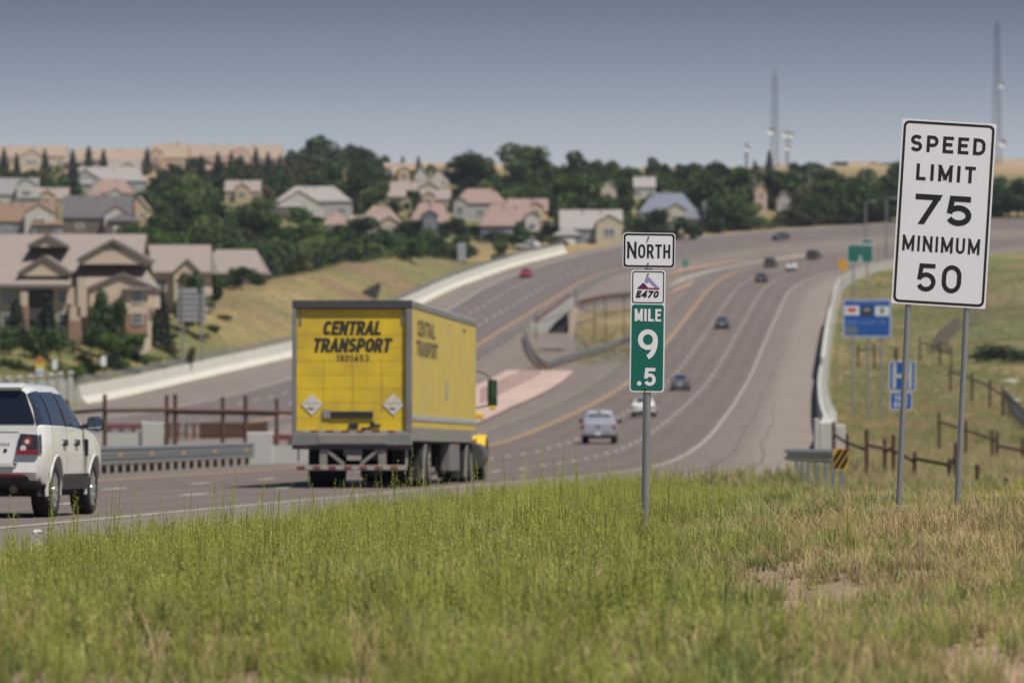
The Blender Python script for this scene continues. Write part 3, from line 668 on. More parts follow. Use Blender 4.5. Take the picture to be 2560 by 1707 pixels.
def striped_stack():
    Y = 455.0; k = F / Y; u = 100; X = px(u, Y); zg = g1(X, Y)
    root = thing('warning_sign', 'orange diamond sign above a plate banded yellow, white, blue and pink', 'road sign', (X, Y, zg)); zl = lambda v: pz(v, Y) - zg
    a = 15.5 / k; z0, z1 = zl(916), zl(888); mb = MB(); mb.slab([(0, 0, z1), (a, 0, (z0+z1)/2), (0, 0, z0), (-a, 0, (z0+z1)/2)], (0, .02, 0)); mb.build('diamond_panel', mat('faded_orange_sheeting', (.42,.17,.06), .6), root)
    a = 10.5 / k
    for v0, v1, c in ((908, 921, (.60,.47,.05)), (921, 929, (.62,.64,.62)), (929, 935, (.22,.26,.52)), (935, 948, (.55,.33,.36))):
        mb = MB(); mb.box(-a, a, -.03, -.005, zl(v1) + .01, zl(v0)); mb.build('band_plate', mat('band_sheeting', c, .55), root)
    sign_posts(root, [0], -1, zl(892), .05)
striped_stack()
def sign_back(label, u0, u1, v0, v1, Y, rows, vpost, lower=None):
    k = F / Y; u = (u0 + u1) / 2; X = px(u, Y); zg = pz(vpost, Y)
    root = thing('sign_back', label, 'road sign', (X, Y, zg)); zl = lambda v: pz(v, Y) - zg
    for i in range(rows):
        va = v0 + (v1 - v0) * i / rows; vb = v0 + (v1 - v0) * (i + 1) / rows
        ua, ub = (u0, u1) if not lower or i else lower
        mb = MB(); za, zb_ = zl(vb), zl(va); h = zb_ - za
        mb.box((ua-u)/k, (ub-u)/k, 0, .05, za + .02 * h, za + .9 * h); mb.box((ua-u)/k, (ub-u)/k, -.07, 0, za + .02 * h, za + .14 * h); mb.build('sign_panel', alu, root)
    for uu in (u0 + (u1-u0) * .18, u0 + (u1-u0) * .86):
        mb = MB(); x = (uu - u) / k; mb.box(x - .11, x + .11, -.2, -.075, -2, zl(v0)); mb.build('post', galv_d, root)
sign_back('grey back of a big slatted sign on two posts beside the southbound barrier', 443, 515, 719, 803, 515, 6, 925, (441, 494))
sign_back('grey back of a ribbed sign in front of the far grey roofed house', 1757, 1811, 502, 546, 985, 4, 573)

# ------------------------------------------------------------------ guardrails
def wbeam(path, z, side=1):
    mb = MB(); s = side
    sec = [(0, .155), (.08*s, .11), (.08*s, .06), (.0, .015), (.0, -.015), (.08*s, -.06), (.08*s, -.11), (0, -.155), (-.012*s, -.15), (.064*s, -.108), (.064*s, -.062), (-.014*s, -.014), (-.014*s, .014), (.064*s, .062), (.064*s, .108), (-.012*s, .15)]
    mb.extrude(sec, [Vector((p.x, p.y, p.z + z)) for p in path]); return mb
def resample(pts, step):
    out_ = []; acc = 0.0
    for a, b in zip(pts, pts[1:]):
        L = (b - a).length; t = acc
        while t < L: out_.append(a + (b - a) * (t / L)); t += step
        acc = t - L
    return out_
def guardrail(label, pts, z=.58, rails=(0,), step=1.9, post_m=rust_l, rail_m=galv, side=1, group=None, refl=True, pw=.075):
    o = pts[0]; root = thing('guardrail', label, 'guardrail', o, group=group); P = [p - o for p in pts]
    for dz in rails: wbeam(P, z + dz, side).build('rail', rail_m, root, smooth=True)
    post = None; rm = None
    for i, p in enumerate(resample(P, step)):
        if post is None:
            mb = MB(); mb.box(-pw, pw, -.1, .1, -.3, z + .16); post = mb.mesh('post', post_m)
            mb = MB(); mb.box(-.05, .05, -.012, .012, 0, .1); rm = mb.mesh('reflector', yel_ref)
        child('post', post, root, p + Vector((-.17 * side, 0, 0)))
        if refl and i % 4 == 0: child('reflector', rm, root, p + Vector((.1 * side, -.02, z - .05)))
    return root
# median rail beside the white SUV
P = []
for i in range(16):
    Y = 148 + i * 2.75; u = np.interp(Y, [148, 190], [215, 640]); P.append(on(u, Y, .02))
guardrail('low double guardrail on timber posts between the white SUV and the yellow truck', P, z=.55, rails=(.12, -.16), step=1.95, side=1)
# V-shaped rail in the median
def vpath(uv, n=6):
    pts = [Vector((*gp(u, v), 0)) for u, v in uv]; o_ = []
    for a, b in zip(pts, pts[1:]):
        for i in range(n): o_.append(a + (b - a) * (i / n))
    o_.append(pts[-1]); return [Vector((p.x, p.y, g1(p.x, p.y))) for p in o_]
guardrail('right arm of the curved guardrail around the median gap', vpath([(1364,918),(1400,906),(1457,890),(1520,872),(1600,840)]), z=.72, rails=(.1, -.2), step=2, side=1)
guardrail('short left arm of the curved guardrail around the median gap', vpath([(1361,918),(1338,898),(1320,870),(1311,842)]), z=.72, rails=(.1, -.2), step=2, side=-1)
# flared end beside the right shoulder
pts = [Vector((px(2084, 108), 108, 0)), Vector((px(2050, 114), 114, 0)), Vector((px(2005, 121), 121, 0)), Vector((px(1968, 130), 130, 0))]
pts = [Vector((p.x, p.y, pz(np.interp(p.y, [108, 130], [1188, 1176]), p.y))) for p in pts]
ge = guardrail('flared end of the right guardrail with a yellow and black striped nose', pts, z=.42, rails=(.0,), step=3.4, post_m=galv, side=-1, refl=False, pw=.045)
def nose():
    Y = 107.6; k = F / Y; c = Vector((px(2102, Y), Y, pz(1147, Y))) - ge.location; mb = MB(); a, b = 19 / k, 27 / k
    q = [(c.x + x, c.y, c.z + z) for x, z in rrect(-a, a, -b, b, .1)]; mb.slab(q, (0, .1, 0)); n = mb.build('end_plate', sign_o, ge)
    mb = MB()
    for s in (-.62, .02, .66):
        x0 = lambda z: s * a * 1.25 + z * .62
        clip = lambda x: max(-a + .01, min(a - .01, x))
        zz = np.linspace(-b + .03, b - .03, 10); w_ = .05
        L_ = [(c.x + clip(x0(z) - w_), c.y - .004, c.z + z) for z in zz]; R_ = [(c.x + clip(x0(z) + w_), c.y - .004, c.z + z) for z in zz]
        mb.add(L_ + R_, [(i, 10+i, 11+i, i+1) for i in range(9)])
    mb.build('stripe', sign_k, n, normals=False)
nose()

# ------------------------------------------------------------------ barriers
def barrier(name, label, path, sec, m, cat='barrier', rail=None, rail_m=galv, step=2.4, group=None):
    o = path[0]; root = thing(name, label, cat, o, group=group); P = [p - o for p in path]
    mb = MB(); mb.extrude(sec, P); mb.build('wall', m, root, smooth=True, sharp=25)
    if rail:
        sx_, z0, z1 = rail; mb = MB(); tops = []
        for i in range(len(P)):
            d = P[min(i+1, len(P)-1)] - P[max(i-1, 0)]; d.z = 0; d.normalize(); tops.append(P[i] + Vector((d.y, -d.x, 0)) * sx_)
        for zz in (z1, z1 - .22, z1 - .42): mb.tube([p + Vector((0, 0, zz)) for p in tops], .055, 6)
        mb.build('rail', rail_m, root)
        pm = MB(); pm.box(-.05, .05, -.05, .05, z0 - .05, z1); pmesh = pm.mesh('rail_post', rail_m)
        for p in resample(tops, step): child('rail_post', pmesh, root, p)
    return root
ys = np.arange(424, 922, 6.0); path = [Vector((float(lx(SBL, y)) - .1, y, float(zr(y)))) for y in ys]
# concrete wall with a sloped apron, seen across the southbound lanes (road side = right of travel)
barrier('concrete_barrier', 'long pale concrete barrier with a steel rail along the southbound carriageway', path,
        [(0, -.3), (0, .02), (-.55, .55), (-.75, 1.55), (-1.1, 1.55), (-1.15, -.3)], conc, rail=(-.95, 1.55, 2.2), step=2.4)
# fluted white wall left of it
def fluted():
    root = thing('parapet_wall', 'fluted white parapet of round-capped pilasters behind the white SUV roof', 'wall', (px(90, 420), 420, pz(1015, 420)))
    mb = MB(); mb.box(-4.2, 3.15, -.17, .4, -.9, 2.2); mb.build('wall', conc_w, root)
    pm = MB(); pm.box(-.2, .2, -.25, .1, -.9, 2.28); pm.box(-.27, .27, -.32, .16, 2.28, 2.4); pm.cyl((0, -.08, 2.4), (0, -.08, 2.5), .27, .2, 10)
    me = pm.mesh('pilaster', conc_w)
    for i, u in enumerate((-6, 21, 48, 76, 100, 127, 151, 176)): child('pilaster', me, root, ((u - 90) / (F / 420), -.0, [-.05, 0, .08, .15, .22, .3, .4, .5][i] * .9))
fluted()
# right-hand barrier of the northbound side
ys = np.concatenate([np.arange(205, 700, 8.0), np.arange(700, 905, 5.0)]); path = [Vector((float(lx(NBR, y)) + .25, y, float(zr(y)))) for y in ys]
rb = barrier('concrete_barrier', 'white concrete barrier on the outer edge of the northbound shoulder', path, [(-.3, -.5), (-.3, .1), (-.2, .4), (-.16, 1.45), (.42, 1.45), (.5, -.8)], conc_w)
rib = MB(); n = 0
for p in resample([q - path[0] for q in path], 1.2):
    rib.box(p.x + .1, p.x + .64, p.y - .16, p.y + .16, p.z - .75, p.z + 1.58)
ro = rib.build('pilaster_row', conc_w, rb); ro['kind'] = 'stuff'
blk2 = thing('concrete_block', 'square white concrete block where the right barrier begins', 'barrier', on(2101, 190))
mb = MB(); k = F / 190; mb.box(-13 / k, 13 / k, 0, .6, -.6, pz(1062, 190) - blk2.location.z); mb.build('block', conc_w, blk2, bev=.04)
tb = thing('barrier_transition', 'pair of pale posts joining guardrail and right barrier', 'barrier', on(2050, 178)); k = F / 178
for u0_, u1_, vt, dy in ((2036, 2048, 1046, 0), (2054, 2064, 1058, 1.2)):
    mb = MB(); mb.box((u0_ - 2050) / k, (u1_ - 2050) / k, dy, dy + .3, -.5, pz(vt, 178) - tb.location.z); mb.build('post', conc_w, tb, bev=.03)
ys = np.arange(500, 641, 10.0); path = [Vector((float(lx(NBR, y)) + .3, y, float(zr(y)))) for y in ys]
barrier('parapet_wall', 'taller white parapet stretch on top of the right barrier', path, [(-.1, 1.4), (-.1, 2.3), (.25, 2.3), (.25, 1.4)], conc_w, cat='wall')
# ------------------------------------------------------------------ fences
def fence(label, posts, rails, m=rust, w_=.16, name='rail_fence', cat='fence', round_=True):
    """posts: (u, v_top, v_bottom, Y); rails: (index a, index b, fraction of height)"""
    tops, bots = [], []
    for u, vt, vb, Y in posts: tops.append(Vector((px(u, Y), Y, pz(vt, Y)))); bots.append(Vector((px(u, Y), Y, pz(vb, Y))))
    o = bots[0]; root = thing(name, label, cat, o)
    for t, b in zip(tops, bots):
        mb = MB(); b2 = b - Vector((0, 0, .5))
        mb.cyl(b2 - o, t - o, w_ / 2, w_ / 2 * .92, 8); mb.cyl(t - o, t - o + Vector((0, 0, .03)), w_ / 2 * .92, w_ * .3, 8); mb.build('post', m, root, smooth=True)
    for a, b, f in rails:
        pa, pb = bots[a].lerp(tops[a], f) - o, bots[b].lerp(tops[b], f) - o
        mb = MB(); mb.cyl(pa + Vector((0, -.06, 0)), pb + Vector((0, -.06, 0)), w_ * .42, w_ * .42, 8); mb.build('rail', m, root, smooth=True)
    return root
fence('dark brown rail fence of tall round posts behind the median guardrail',
      [(168,1000,1115,214),(262,987,1118,206),(438,986,1112,206),(614,989,1110,206),(745,996,1110,206)], [(0,1,.72),(1,2,.70),(2,3,.68),(3,4,.68)], w_=.19)
fence('second dark brown fence line set just behind the tall median fence', [(417,988,1105,222),(557,993,1102,222),(692,998,1100,222)], [(0,1,.64),(1,2,.64)], w_=.19)
fence('near brown rail fence running from the barrier end past the sign posts',
      [(2084,1055,1125,180),(2118,1085,1140,176),(2167,1075,1205,150),(2212,1098,1180,160),(2234,1088,1185,156),(2287,1130,1192,154),(2374,1148,1205,150),(2390,1108,1200,150)],
      [(0,1,.58),(1,2,.62),(2,3,.72),(3,4,.66),(4,5,.62),(5,6,.75),(6,7,.7)], w_=.14)
fence('upper brown rail fence on the slope at the far right', [(2348,1030,1098,262),(2415,1050,1124,252),(2481,1074,1142,244),(2493,1078,1168,240),(2557,1094,1174,236),(2600,1110,1190,232)], [(0,1,.66),(1,2,.66),(2,3,.7),(3,4,.6),(4,5,.6)], w_=.17)
fence('lone brown stub posts poking from the grass beyond the speed sign', [(2444,1162,1212,128),(2516,1196,1228,122)], [], w_=.13)
fence('thin brown fence below the blue services sign', [(2145,862,905,430),(2186,858,908,430),(2238,872,905,430),(2242,868,920,420),(2300,842,888,440),(2350,855,900,430),(2378,868,905,430)], [(0,1,.7),(4,5,.7),(5,6,.6)], w_=.2)
fence('middle brown fence stepping down the right slope', [(2376,918,960,370),(2430,932,985,352),(2475,950,1000,340),(2507,968,1020,330)], [(0,1,.75),(1,2,.7),(2,3,.65)], w_=.2)
def picket(label, path_uv, h, step, m, Y0=None, w_=.09):
    pts = []
    for u, v in path_uv:
        Y = yground(u, v, 100, 1100); pts.append(on(u, Y))
    o = pts[0]; root = thing('picket_fence', label, 'fence', o); P = [p - o for p in pts]
    pm = MB(); pm.box(-w_ / 2, w_ / 2, -.03, .03, -.3, h); me = pm.mesh('picket', m)
    for p in resample(P, step)[:290]: child('picket', me, root, p)
    for f in (.3, .85):
        mb = MB()
        for a, b in zip(P, P[1:]): mb.bar(a + Vector((0, .06, h * f)), b + Vector((0, .06, h * f)), .05, .1)
        mb.build('rail', m, root)
grey_wood = mat('grey_wood', (.16,.13,.105), .9, var=.3, vscale=4)
picket('weathered picket fence curving over the right hillside', [(2335,888),(2352,862),(2395,828),(2440,812),(2500,806),(2580,800)], 1.9, .95, grey_wood, w_=.15)
picket('short grey picket run below the curving hillside fence', [(2330,880),(2376,888)], 1.5, .8, grey_wood, w_=.15)
picket('grey chain fence falling away down the right edge', [(2505,1012),(2530,1040),(2562,1075),(2590,1100)], 1.5, .35, mat('grey_fence_steel', (.17,.175,.18), .7, .3), w_=.08)
picket('rusty low picket barrier in the median gap', [(405,1098),(500,1098),(620,1096),(668,1094)], 1.0, .62, rust, w_=.16)
# fence and posts around the median hollow
fence('rusty fence across the median hollow behind the mile marker', [(1340,782,838,560),(1439,722,840,585),(1486,748,842,580),(1514,745,840,585),(1560,738,836,590),(1600,742,842,590)], [(0,1,.55),(1,2,.62),(2,3,.6),(3,4,.6),(4,5,.6)], w_=.13)
mb_pts = [Vector((px(u, Y), Y, pz(v, Y))) for u, v, Y in ((1446,757,640),(1480,748,655),(1520,741,670),(1560,737,685),(1600,735,700))]
gr = guardrail('rusty brown guardrail band sweeping behind the median hollow', [p - Vector((0, 0, .6)) for p in mb_pts], z=.6, rails=(.15, -.15), step=3, post_m=rust_l, rail_m=mat('rust_brown_rail', (.11,.06,.034), .8, var=.3), side=1, refl=False)
def wing_wall():
    Y = 580.0; k = F / Y; u = 1380; X = px(u, Y); z = pz(835, Y); root = thing('wing_wall', 'slanted white bridge wing wall with a maroon rail in the median gap', 'wall', (X, Y, z))
    q = lambda x, y: ((1250 + x / 5.004 - u) / k, pz(660 + y / 5.004, Y) - z)
    P = lambda pts, y=0: [(q(a, b)[0], y, q(a, b)[1]) for a, b in pts]
    mb = MB(); mb.slab(P([(440,740),(880,415),(935,420),(925,530),(850,600),(700,720),(590,850),(470,850)]), (0, .8, 0)); mb.build('wall', conc_w, root)
    mb = MB(); mb.slab(P([(365,740),(440,735),(450,800),(420,850),(380,800)], -.3), (0, .9, 0)); mb.build('end_block', conc_w, root, bev=.05)
    mb = MB(); mb.slab(P([(590,860),(700,720),(850,600),(860,870)], .5), (0, 3, 0)); mb.build('opening_shade', mat('opening_shade_colour', (.05,.05,.055), .9), root)  # dark slab: the shade in the bridge opening is put into its colour
    mb = MB(); mb.slab(P([(905,540),(985,540),(930,880),(850,870)], -.2), (0, .7, 0)); mb.build('buttress', conc_t, root)
    mb = MB(); a, b = P([(450,705),(880,390)], .4); mb.bar(a, b, .25, .25); mb.build('rail', maroon, root)
wing_wall()
def abutment(label, u0_, u1_, vt, vb, Y, post=None):
    k = F / Y; u = (u0_ + u1_) / 2; X = px(u, Y); z = pz(vb, Y); root = thing('bridge_parapet', label, 'wall', (X, Y, z)); w_ = (u1_ - u0_) / k / 2; h = (vb - vt) / k
    mb = MB(); mb.box(-w_, w_, 0, .5, -.8, h * .62); mb.build('wall', conc_w, root)
    n = max(2, int(w_ * 2 / .55)); pm = MB(); pm.box(-.1, .1, .05, .4, h * .62, h * .8); me = pm.mesh('baluster', conc_w)
    for i in range(n): child('baluster', me, root, (-w_ + (i + .5) * 2 * w_ / n, 0, 0))
    mb = MB(); mb.box(-w_, w_, -.05, .5, h * .8, h); mb.build('coping', maroon, root)
    if post:
        s = post; mb = MB(); mb.box(s * w_ - .5 * s - .5, s * w_ - .5 * s + .5, -.12, .62, -.8, h * 1.08); mb.build('end_pier', conc_w, root, bev=.03)
abutment('white parapet with balusters and maroon coping, nearer the white SUV', 195, 409, 1060, 1114, 226, 1)
abutment('white parapet with maroon coping half hidden by the yellow truck', 617, 790, 1086, 1156, 192, -1)
def dark_wall():
    Y = 690.0; k = F / Y; root = thing('retaining_wall', 'dark shaded retaining wall wedge behind the southbound barrier', 'wall', (px(900, Y), Y, pz(765, Y))); mb = MB()
    P = [((u - 900) / k, 0, (765 - v) / k) for u, v in ((842,762),(948,705),(952,716),(915,830),(842,830))]; mb.slab(P, (0, .6, 0)); mb.build('wall', mat('dark_wall', (.045,.042,.048), .9), root)  # the shadow on this wall is put into its near-black colour
dark_wall()
# marker sticks in the pink gravel
st = thing('stake_row', 'row of thin dark stakes across the pink gravel bed', 'stakes', (px(1260, 440), 440, float(zr(440))))
pm = MB(); pm.box(-.07, .07, -.07, .07, -.5, 1.5); me = pm.mesh('stake', rust)
for i in range(16):
    u, v = 1205 + i * 9.5, 1002 - i * 4.6; X, Y = gp(u, v); child('stake', me, st, Vector((X, Y, g1(X, Y))) - st.location)
sg = thing('stone', 'pale loose stone on the shoulder near the white SUV wheel', 'stone', (*gp(93, 1336), float(zr(gp(93, 1336)[1])) + .03))
mb = MB(); bm = bmesh.new(); bmesh.ops.create_icosphere(bm, subdivisions=2, radius=.05); [setattr(v, 'co', v.co * random.uniform(.75, 1.2)) for v in bm.verts]
me = bpy.data.meshes.new('stone'); bm.to_mesh(me); bm.free(); me.materials.append(conc); child('rock', me, sg, scale=(1.2, 1, .75))
for label, u0_, u1_, v, Y in (('pale boulder beside the grey chain fence', 2512, 2555, 1003, 330), ('flat pale rock in the grass behind the H sign', 2330, 2352, 978, 355), ('broad pale rock outcrop below the right hill fence', 2500, 2560, 958, 350)):
    p = on((u0_ + u1_) / 2, yground((u0_ + u1_) / 2, v, 150, 900)); k = F / p.y; bm = bmesh.new(); bmesh.ops.create_icosphere(bm, subdivisions=2, radius=.5)
    for q in bm.verts: q.co *= random.uniform(.8, 1.2)
    me = bpy.data.meshes.new('boulder'); bm.to_mesh(me); bm.free(); me.materials.append(conc); o = link(bpy.data.objects.new('boulder', me)); o.location = p; s = (u1_ - u0_) / k; o.scale = (s, s * .8, s * .35); tag(o, label, 'boulder')

# ------------------------------------------------------------------ lamp posts and lattice towers
def lamp(label, u, vt, vb, Y, tall=True):
    k = F / Y; root = thing('street_lamp', label, 'street lamp', (px(u, Y), Y, pz(vb, Y)), group='lamp posts along the far road'); h = (vb - vt) / k
    mb = MB(); mb.cyl((0, 0, -1), (0, 0, h), .2, .11, 8); mb.build('pole', galv_d, root, smooth=True)
    mb = MB(); mb.tube([(0, 0, h), (.5, 0, h + .25), (1.2, 0, h + .3)], .05); mb.build('arm', galv_d, root)
    mb = MB(); mb.box(1.1, 1.9, -.18, .18, h + .22, h + .4); mb.build('lamp_head', alu, root, bev=.04)
lamp('tall lamp post in front of the pinkish house among the trees', 1886, 432, 566, 1010); lamp('tall lamp post standing between the dark trees above the dark car', 2022, 430, 556, 1020)
lamp('tall lamp post rising above the green exit sign', 2158, 424, 556, 1025); lamp('shorter lamp post with a bright head over the green exit sign', 2164, 508, 600, 930); lamp('short lamp post beside the edge of the speed sign', 2216, 500, 640, 880)
def tower(label, u, vt, vb, Y, wt, wb, dishes, top=None, m=None):
    k = F / Y; X = px(u, Y); z = pz(vb, Y) - 12; root = thing('lattice_tower', label, 'radio tower', (X, Y, z)); h = (vb - vt) / k + 12
    m = m or steel_far; n = int(h / 2.6)
    leg = lambda a, t: Vector((math.cos(a) * (wb + (wt - wb) * t) / 2, math.sin(a) * (wb + (wt - wb) * t) / 2, h * t)); A = [R(30), R(150), R(270)]
    for a in A:
        mb = MB(); mb.cyl(leg(a, 0), leg(a, 1), .12, .09, 6); mb.build('leg', m, root)
    mb = MB()
    for i in range(n):
        t0, t1 = i / n, (i + 1) / n
        for a, b in zip(A, A[1:] + A[:1]):
            mb.bar(leg(a, t0), leg(b, t1), .06, .06); mb.bar(leg(a, t1), leg(b, t1), .06, .06)
    mb.build('bracing', m, root)
    for du, v, r in dishes:
        mb = MB(); c = Vector((du / k, -1.2, pz(v, Y) - z)); n_ = 14
        rings = [(0, .35), (.6, .25), (1, 0)]; vs = []
        for f_, d_ in rings: vs += [(c.x + r * f_ * math.cos(6.283*i/n_), c.y + d_ * r, c.z + r * f_ * math.sin(6.283*i/n_)) for i in range(n_)]
        mb.add(vs, [(j*n_+i, j*n_+(i+1)%n_, (j+1)*n_+(i+1)%n_, (j+1)*n_+i) for j in range(2) for i in range(n_)]); mb.cyl((c.x, c.y + r * .3, c.z), (c.x * .3, 0, c.z), .12, .12, 6); mb.build('dish', dish_m, root, smooth=True)
    if top: mb = MB(); mb.cyl((0, 0, h), (0, 0, h + top / k), .12, .05, 6); mb.build('mast', m, root)
    return root
steel_far = mat('tower_steel', (.055,.06,.07), .6, .2); dish_m = mat('dish_white', (.50,.53,.53), .5)
t1 = tower('lattice radio tower hung with white dishes above the ridge trees', 1937, 190, 405, 1750, 1.9, 3.6, [(-10, 328, 1.3)], top=25)
tower('short antenna mast with white dishes next to the dish tower', 1968, 330, 410, 1740, 1.2, 1.6, [(-4, 336, 1.2), (9, 338, 1.1), (5, 357, .9), (2, 368, 1.2)])
tower('tallest lattice tower rising behind the speed limit sign', 2493, 60, 400, 1500, 1.5, 3.6, [(10, 214, .9), (12, 358, 1.2)], top=12)
tower('small mast with a dish left of the dish tower', 1866, 358, 420, 1700, .8, 1.2, [(2, 372, 1.0)])
# ------------------------------------------------------------------ vehicles
def paint(name, c, rough=.28, metal=.0): return mat(name, c, rough, metal, coat=.6, spec=.5, dirt=((.30,.27,.23), 1.5, .16))
glass_k = mat('tinted_glass', (.012,.015,.024), .06, spec=.7); glass_b = mat('side_glass', (.02,.027,.04), .08, spec=.8)
trim_k = mat('black_trim', (.022,.022,.025), .55); lamp_r = mat('red_lamp', (.22,.012,.012), .2, coat=.5); lamp_d = mat('dark_lamp_housing', (.03,.03,.036), .2, coat=.6); lamp_w = mat('clear_lamp', (.62,.6,.6), .15, coat=.6)
chrome = mat('bright_alloy', (.68,.69,.70), .22, .9); tyre_m = mat('tyre', (.014,.014,.015), .85, bump=.3, bscale=30); under_m = mat('underbody', (.01,.01,.01), .9)
class Body:
    """car shell lofted through cross sections; keys: y -> (z sill, z waist, z top, half width low, widest, waist, top)"""
    def __init__(s, keys, rake=None, crown=.035):
        s.k = sorted(keys.items()); s.ys = [a for a, _ in s.k]; s.A = np.array([b for _, b in s.k], float); s.rake = rake; s.crown = crown
    def par(s, y): return [np.interp(y, s.ys, s.A[:, i]) for i in range(s.A.shape[1])]
    def ring(s, y):
        zs, zw, zt, wl, wm, ww, wt = s.par(y); hgt = max(zt - zw, .02)
        pts = [(0, zs), (wl * .8, zs), (wl, zs + .03), (wm - .02, zs + .13), (wm, zs + (zw - zs) * .55), (wm - .012, zs + (zw - zs) * .8), (ww, zw - .015), (ww - .012, zw),
               (ww + (wt - ww) * .5 + .012, zw + hgt * .5), (wt + .012, zt - .085 * min(1, hgt / .3)), (wt - .03, zt - .03 * min(1, hgt / .3)), (wt - .10, zt), (wt * .5, zt + s.crown * .75), (0, zt + s.crown)]
        return pts
    def dy(s, y, z):
        if not s.rake: return 0
        y0 = s.ys[0]; f = max(0, 1 - (y - y0) / .5); return s.rake(z) * f
    def mesh(s, name, m, arches=(), ra=.40, wid=1.2):
        ys = [];
        for a, b in zip(s.ys, s.ys[1:]): n = max(1, int(math.ceil((b - a) / .18))); ys += [a + (b - a) * i / n for i in range(n)]
        ys.append(s.ys[-1]); mb = MB(); k = None
        for y in ys:
            r = s.ring(y); full = r + [(-x, z) for x, z in r[-2:0:-1]]; k = len(full); mb.v += [(x, y + s.dy(y, z), z) for x, z in full]
        n = len(ys)
        for i in range(n - 1):
            for j in range(k): mb.f.append((i*k + j, i*k + (j+1) % k, (i+1)*k + (j+1) % k, (i+1)*k + j)); mb.m.append(0)
        h = k // 2
        for base, rev in ((0, False), ((n-1) * k, True)):
            for j in range(h):
                a, b = j, j + 1; c, d = (k - b) % k, (k - a) % k
                f = [base + a, base + b, base + c, base + d]; f = list(dict.fromkeys(f))
                if len(f) > 2: mb.f.append(tuple(f[::-1] if rev else f)); mb.m.append(0)
        me = mb.mesh(name, m); bm = bmesh.new(); bm.from_mesh(me); bmesh.ops.recalc_face_normals(bm, faces=bm.faces); bm.to_mesh(me); bm.free()
        if arches:
            o = link(bpy.data.objects.new('tmp', me)); cut = MB()
            for ya, za in arches:
                for sg_ in (-1, 1): cut.cyl((sg_ * (wid - .55), ya, za), (sg_ * wid, ya, za), ra, ra, 28)
            cm = cut.mesh('cut', m); bm = bmesh.new(); bm.from_mesh(cm); bmesh.ops.recalc_face_normals(bm, faces=bm.faces); bm.to_mesh(cm); bm.free()
            co = link(bpy.data.objects.new('cut', cm)); md = o.modifiers.new('b', 'BOOLEAN'); md.operation = 'DIFFERENCE'; md.object = co; md.solver = 'EXACT'
            dg = bpy.context.evaluated_depsgraph_get(); me2 = bpy.data.meshes.new_from_object(o.evaluated_get(dg))
            bpy.data.objects.remove(o); bpy.data.objects.remove(co); me2.name = name; me = me2
            me.materials.clear(); me.materials.append(m); me.polygons.foreach_set('material_index', [0] * len(me.polygons))
        me.polygons.foreach_set('use_smooth', [True] * len(me.polygons)); me.set_sharp_from_angle(angle=R(28)); me.update(); return me
    def side(s, yb0, yb1, yt0, yt1, fb=.04, ft=.9, sg_=1, off=.008, n=7):
        mb = MB(); vs = []
        for i in range(5):
            f = fb + (ft - fb) * i / 4; q = i / 4
            for j in range(n + 1):
                y = (yb0 + (yt0 - yb0) * q) * (1 - j / n) + (yb1 + (yt1 - yb1) * q) * j / n
                zs, zw, zt, wl, wm, ww, wt = s.par(y); top = zt - .085
                z = zw + (top - zw) * f; r_ = s.ring(y)[6:11]; x = float(np.interp(z, [p[1] for p in r_], [p[0] for p in r_])) + .004
                vs.append((sg_ * (x + off), y + s.dy(y, z), z))
        mb.add(vs, [(i*(n+1)+j, i*(n+1)+j+1, (i+1)*(n+1)+j+1, (i+1)*(n+1)+j) for i in range(4) for j in range(n)]); return mb
    def top(s, y0, y1, inset=.14, off=.012, n=6, w0=None, w1=None):
        mb = MB(); vs = []
        for i in range(n + 1):
            y = y0 + (y1 - y0) * i / n; zt = s.par(y)[2]; wt = s.par(y)[6]; W = wt - inset + ((w0 or 0) * (1 - i/n) + (w1 or 0) * i / n)
            for j in range(9): f = -1 + j / 4; vs.append((f * W, y, zt + s.crown * (1 - f * f * (W / max(wt, .1))) + off))
        mb.add(vs, [(i*9+j, i*9+j+1, (i+1)*9+j+1, (i+1)*9+j) for i in range(n) for j in range(8)]); return mb
    def flank(s, y0, y1, z0, z1, sg_=1, off=.008):
        mb = MB(); vs = []
        for i in range(5):
            y = y0 + (y1 - y0) * i / 4
            r = s.ring(y); zz = [p[1] for p in r[2:9]]; xx = [p[0] for p in r[2:9]]
            for j in range(4): z = z0 + (z1 - z0) * j / 3; vs.append((sg_ * (float(np.interp(z, zz, xx)) + off), y + s.dy(y, z), z))
        mb.add(vs, [(i*4+j, i*4+j+1, (i+1)*4+j+1, (i+1)*4+j) for i in range(4) for j in range(3)]); return mb
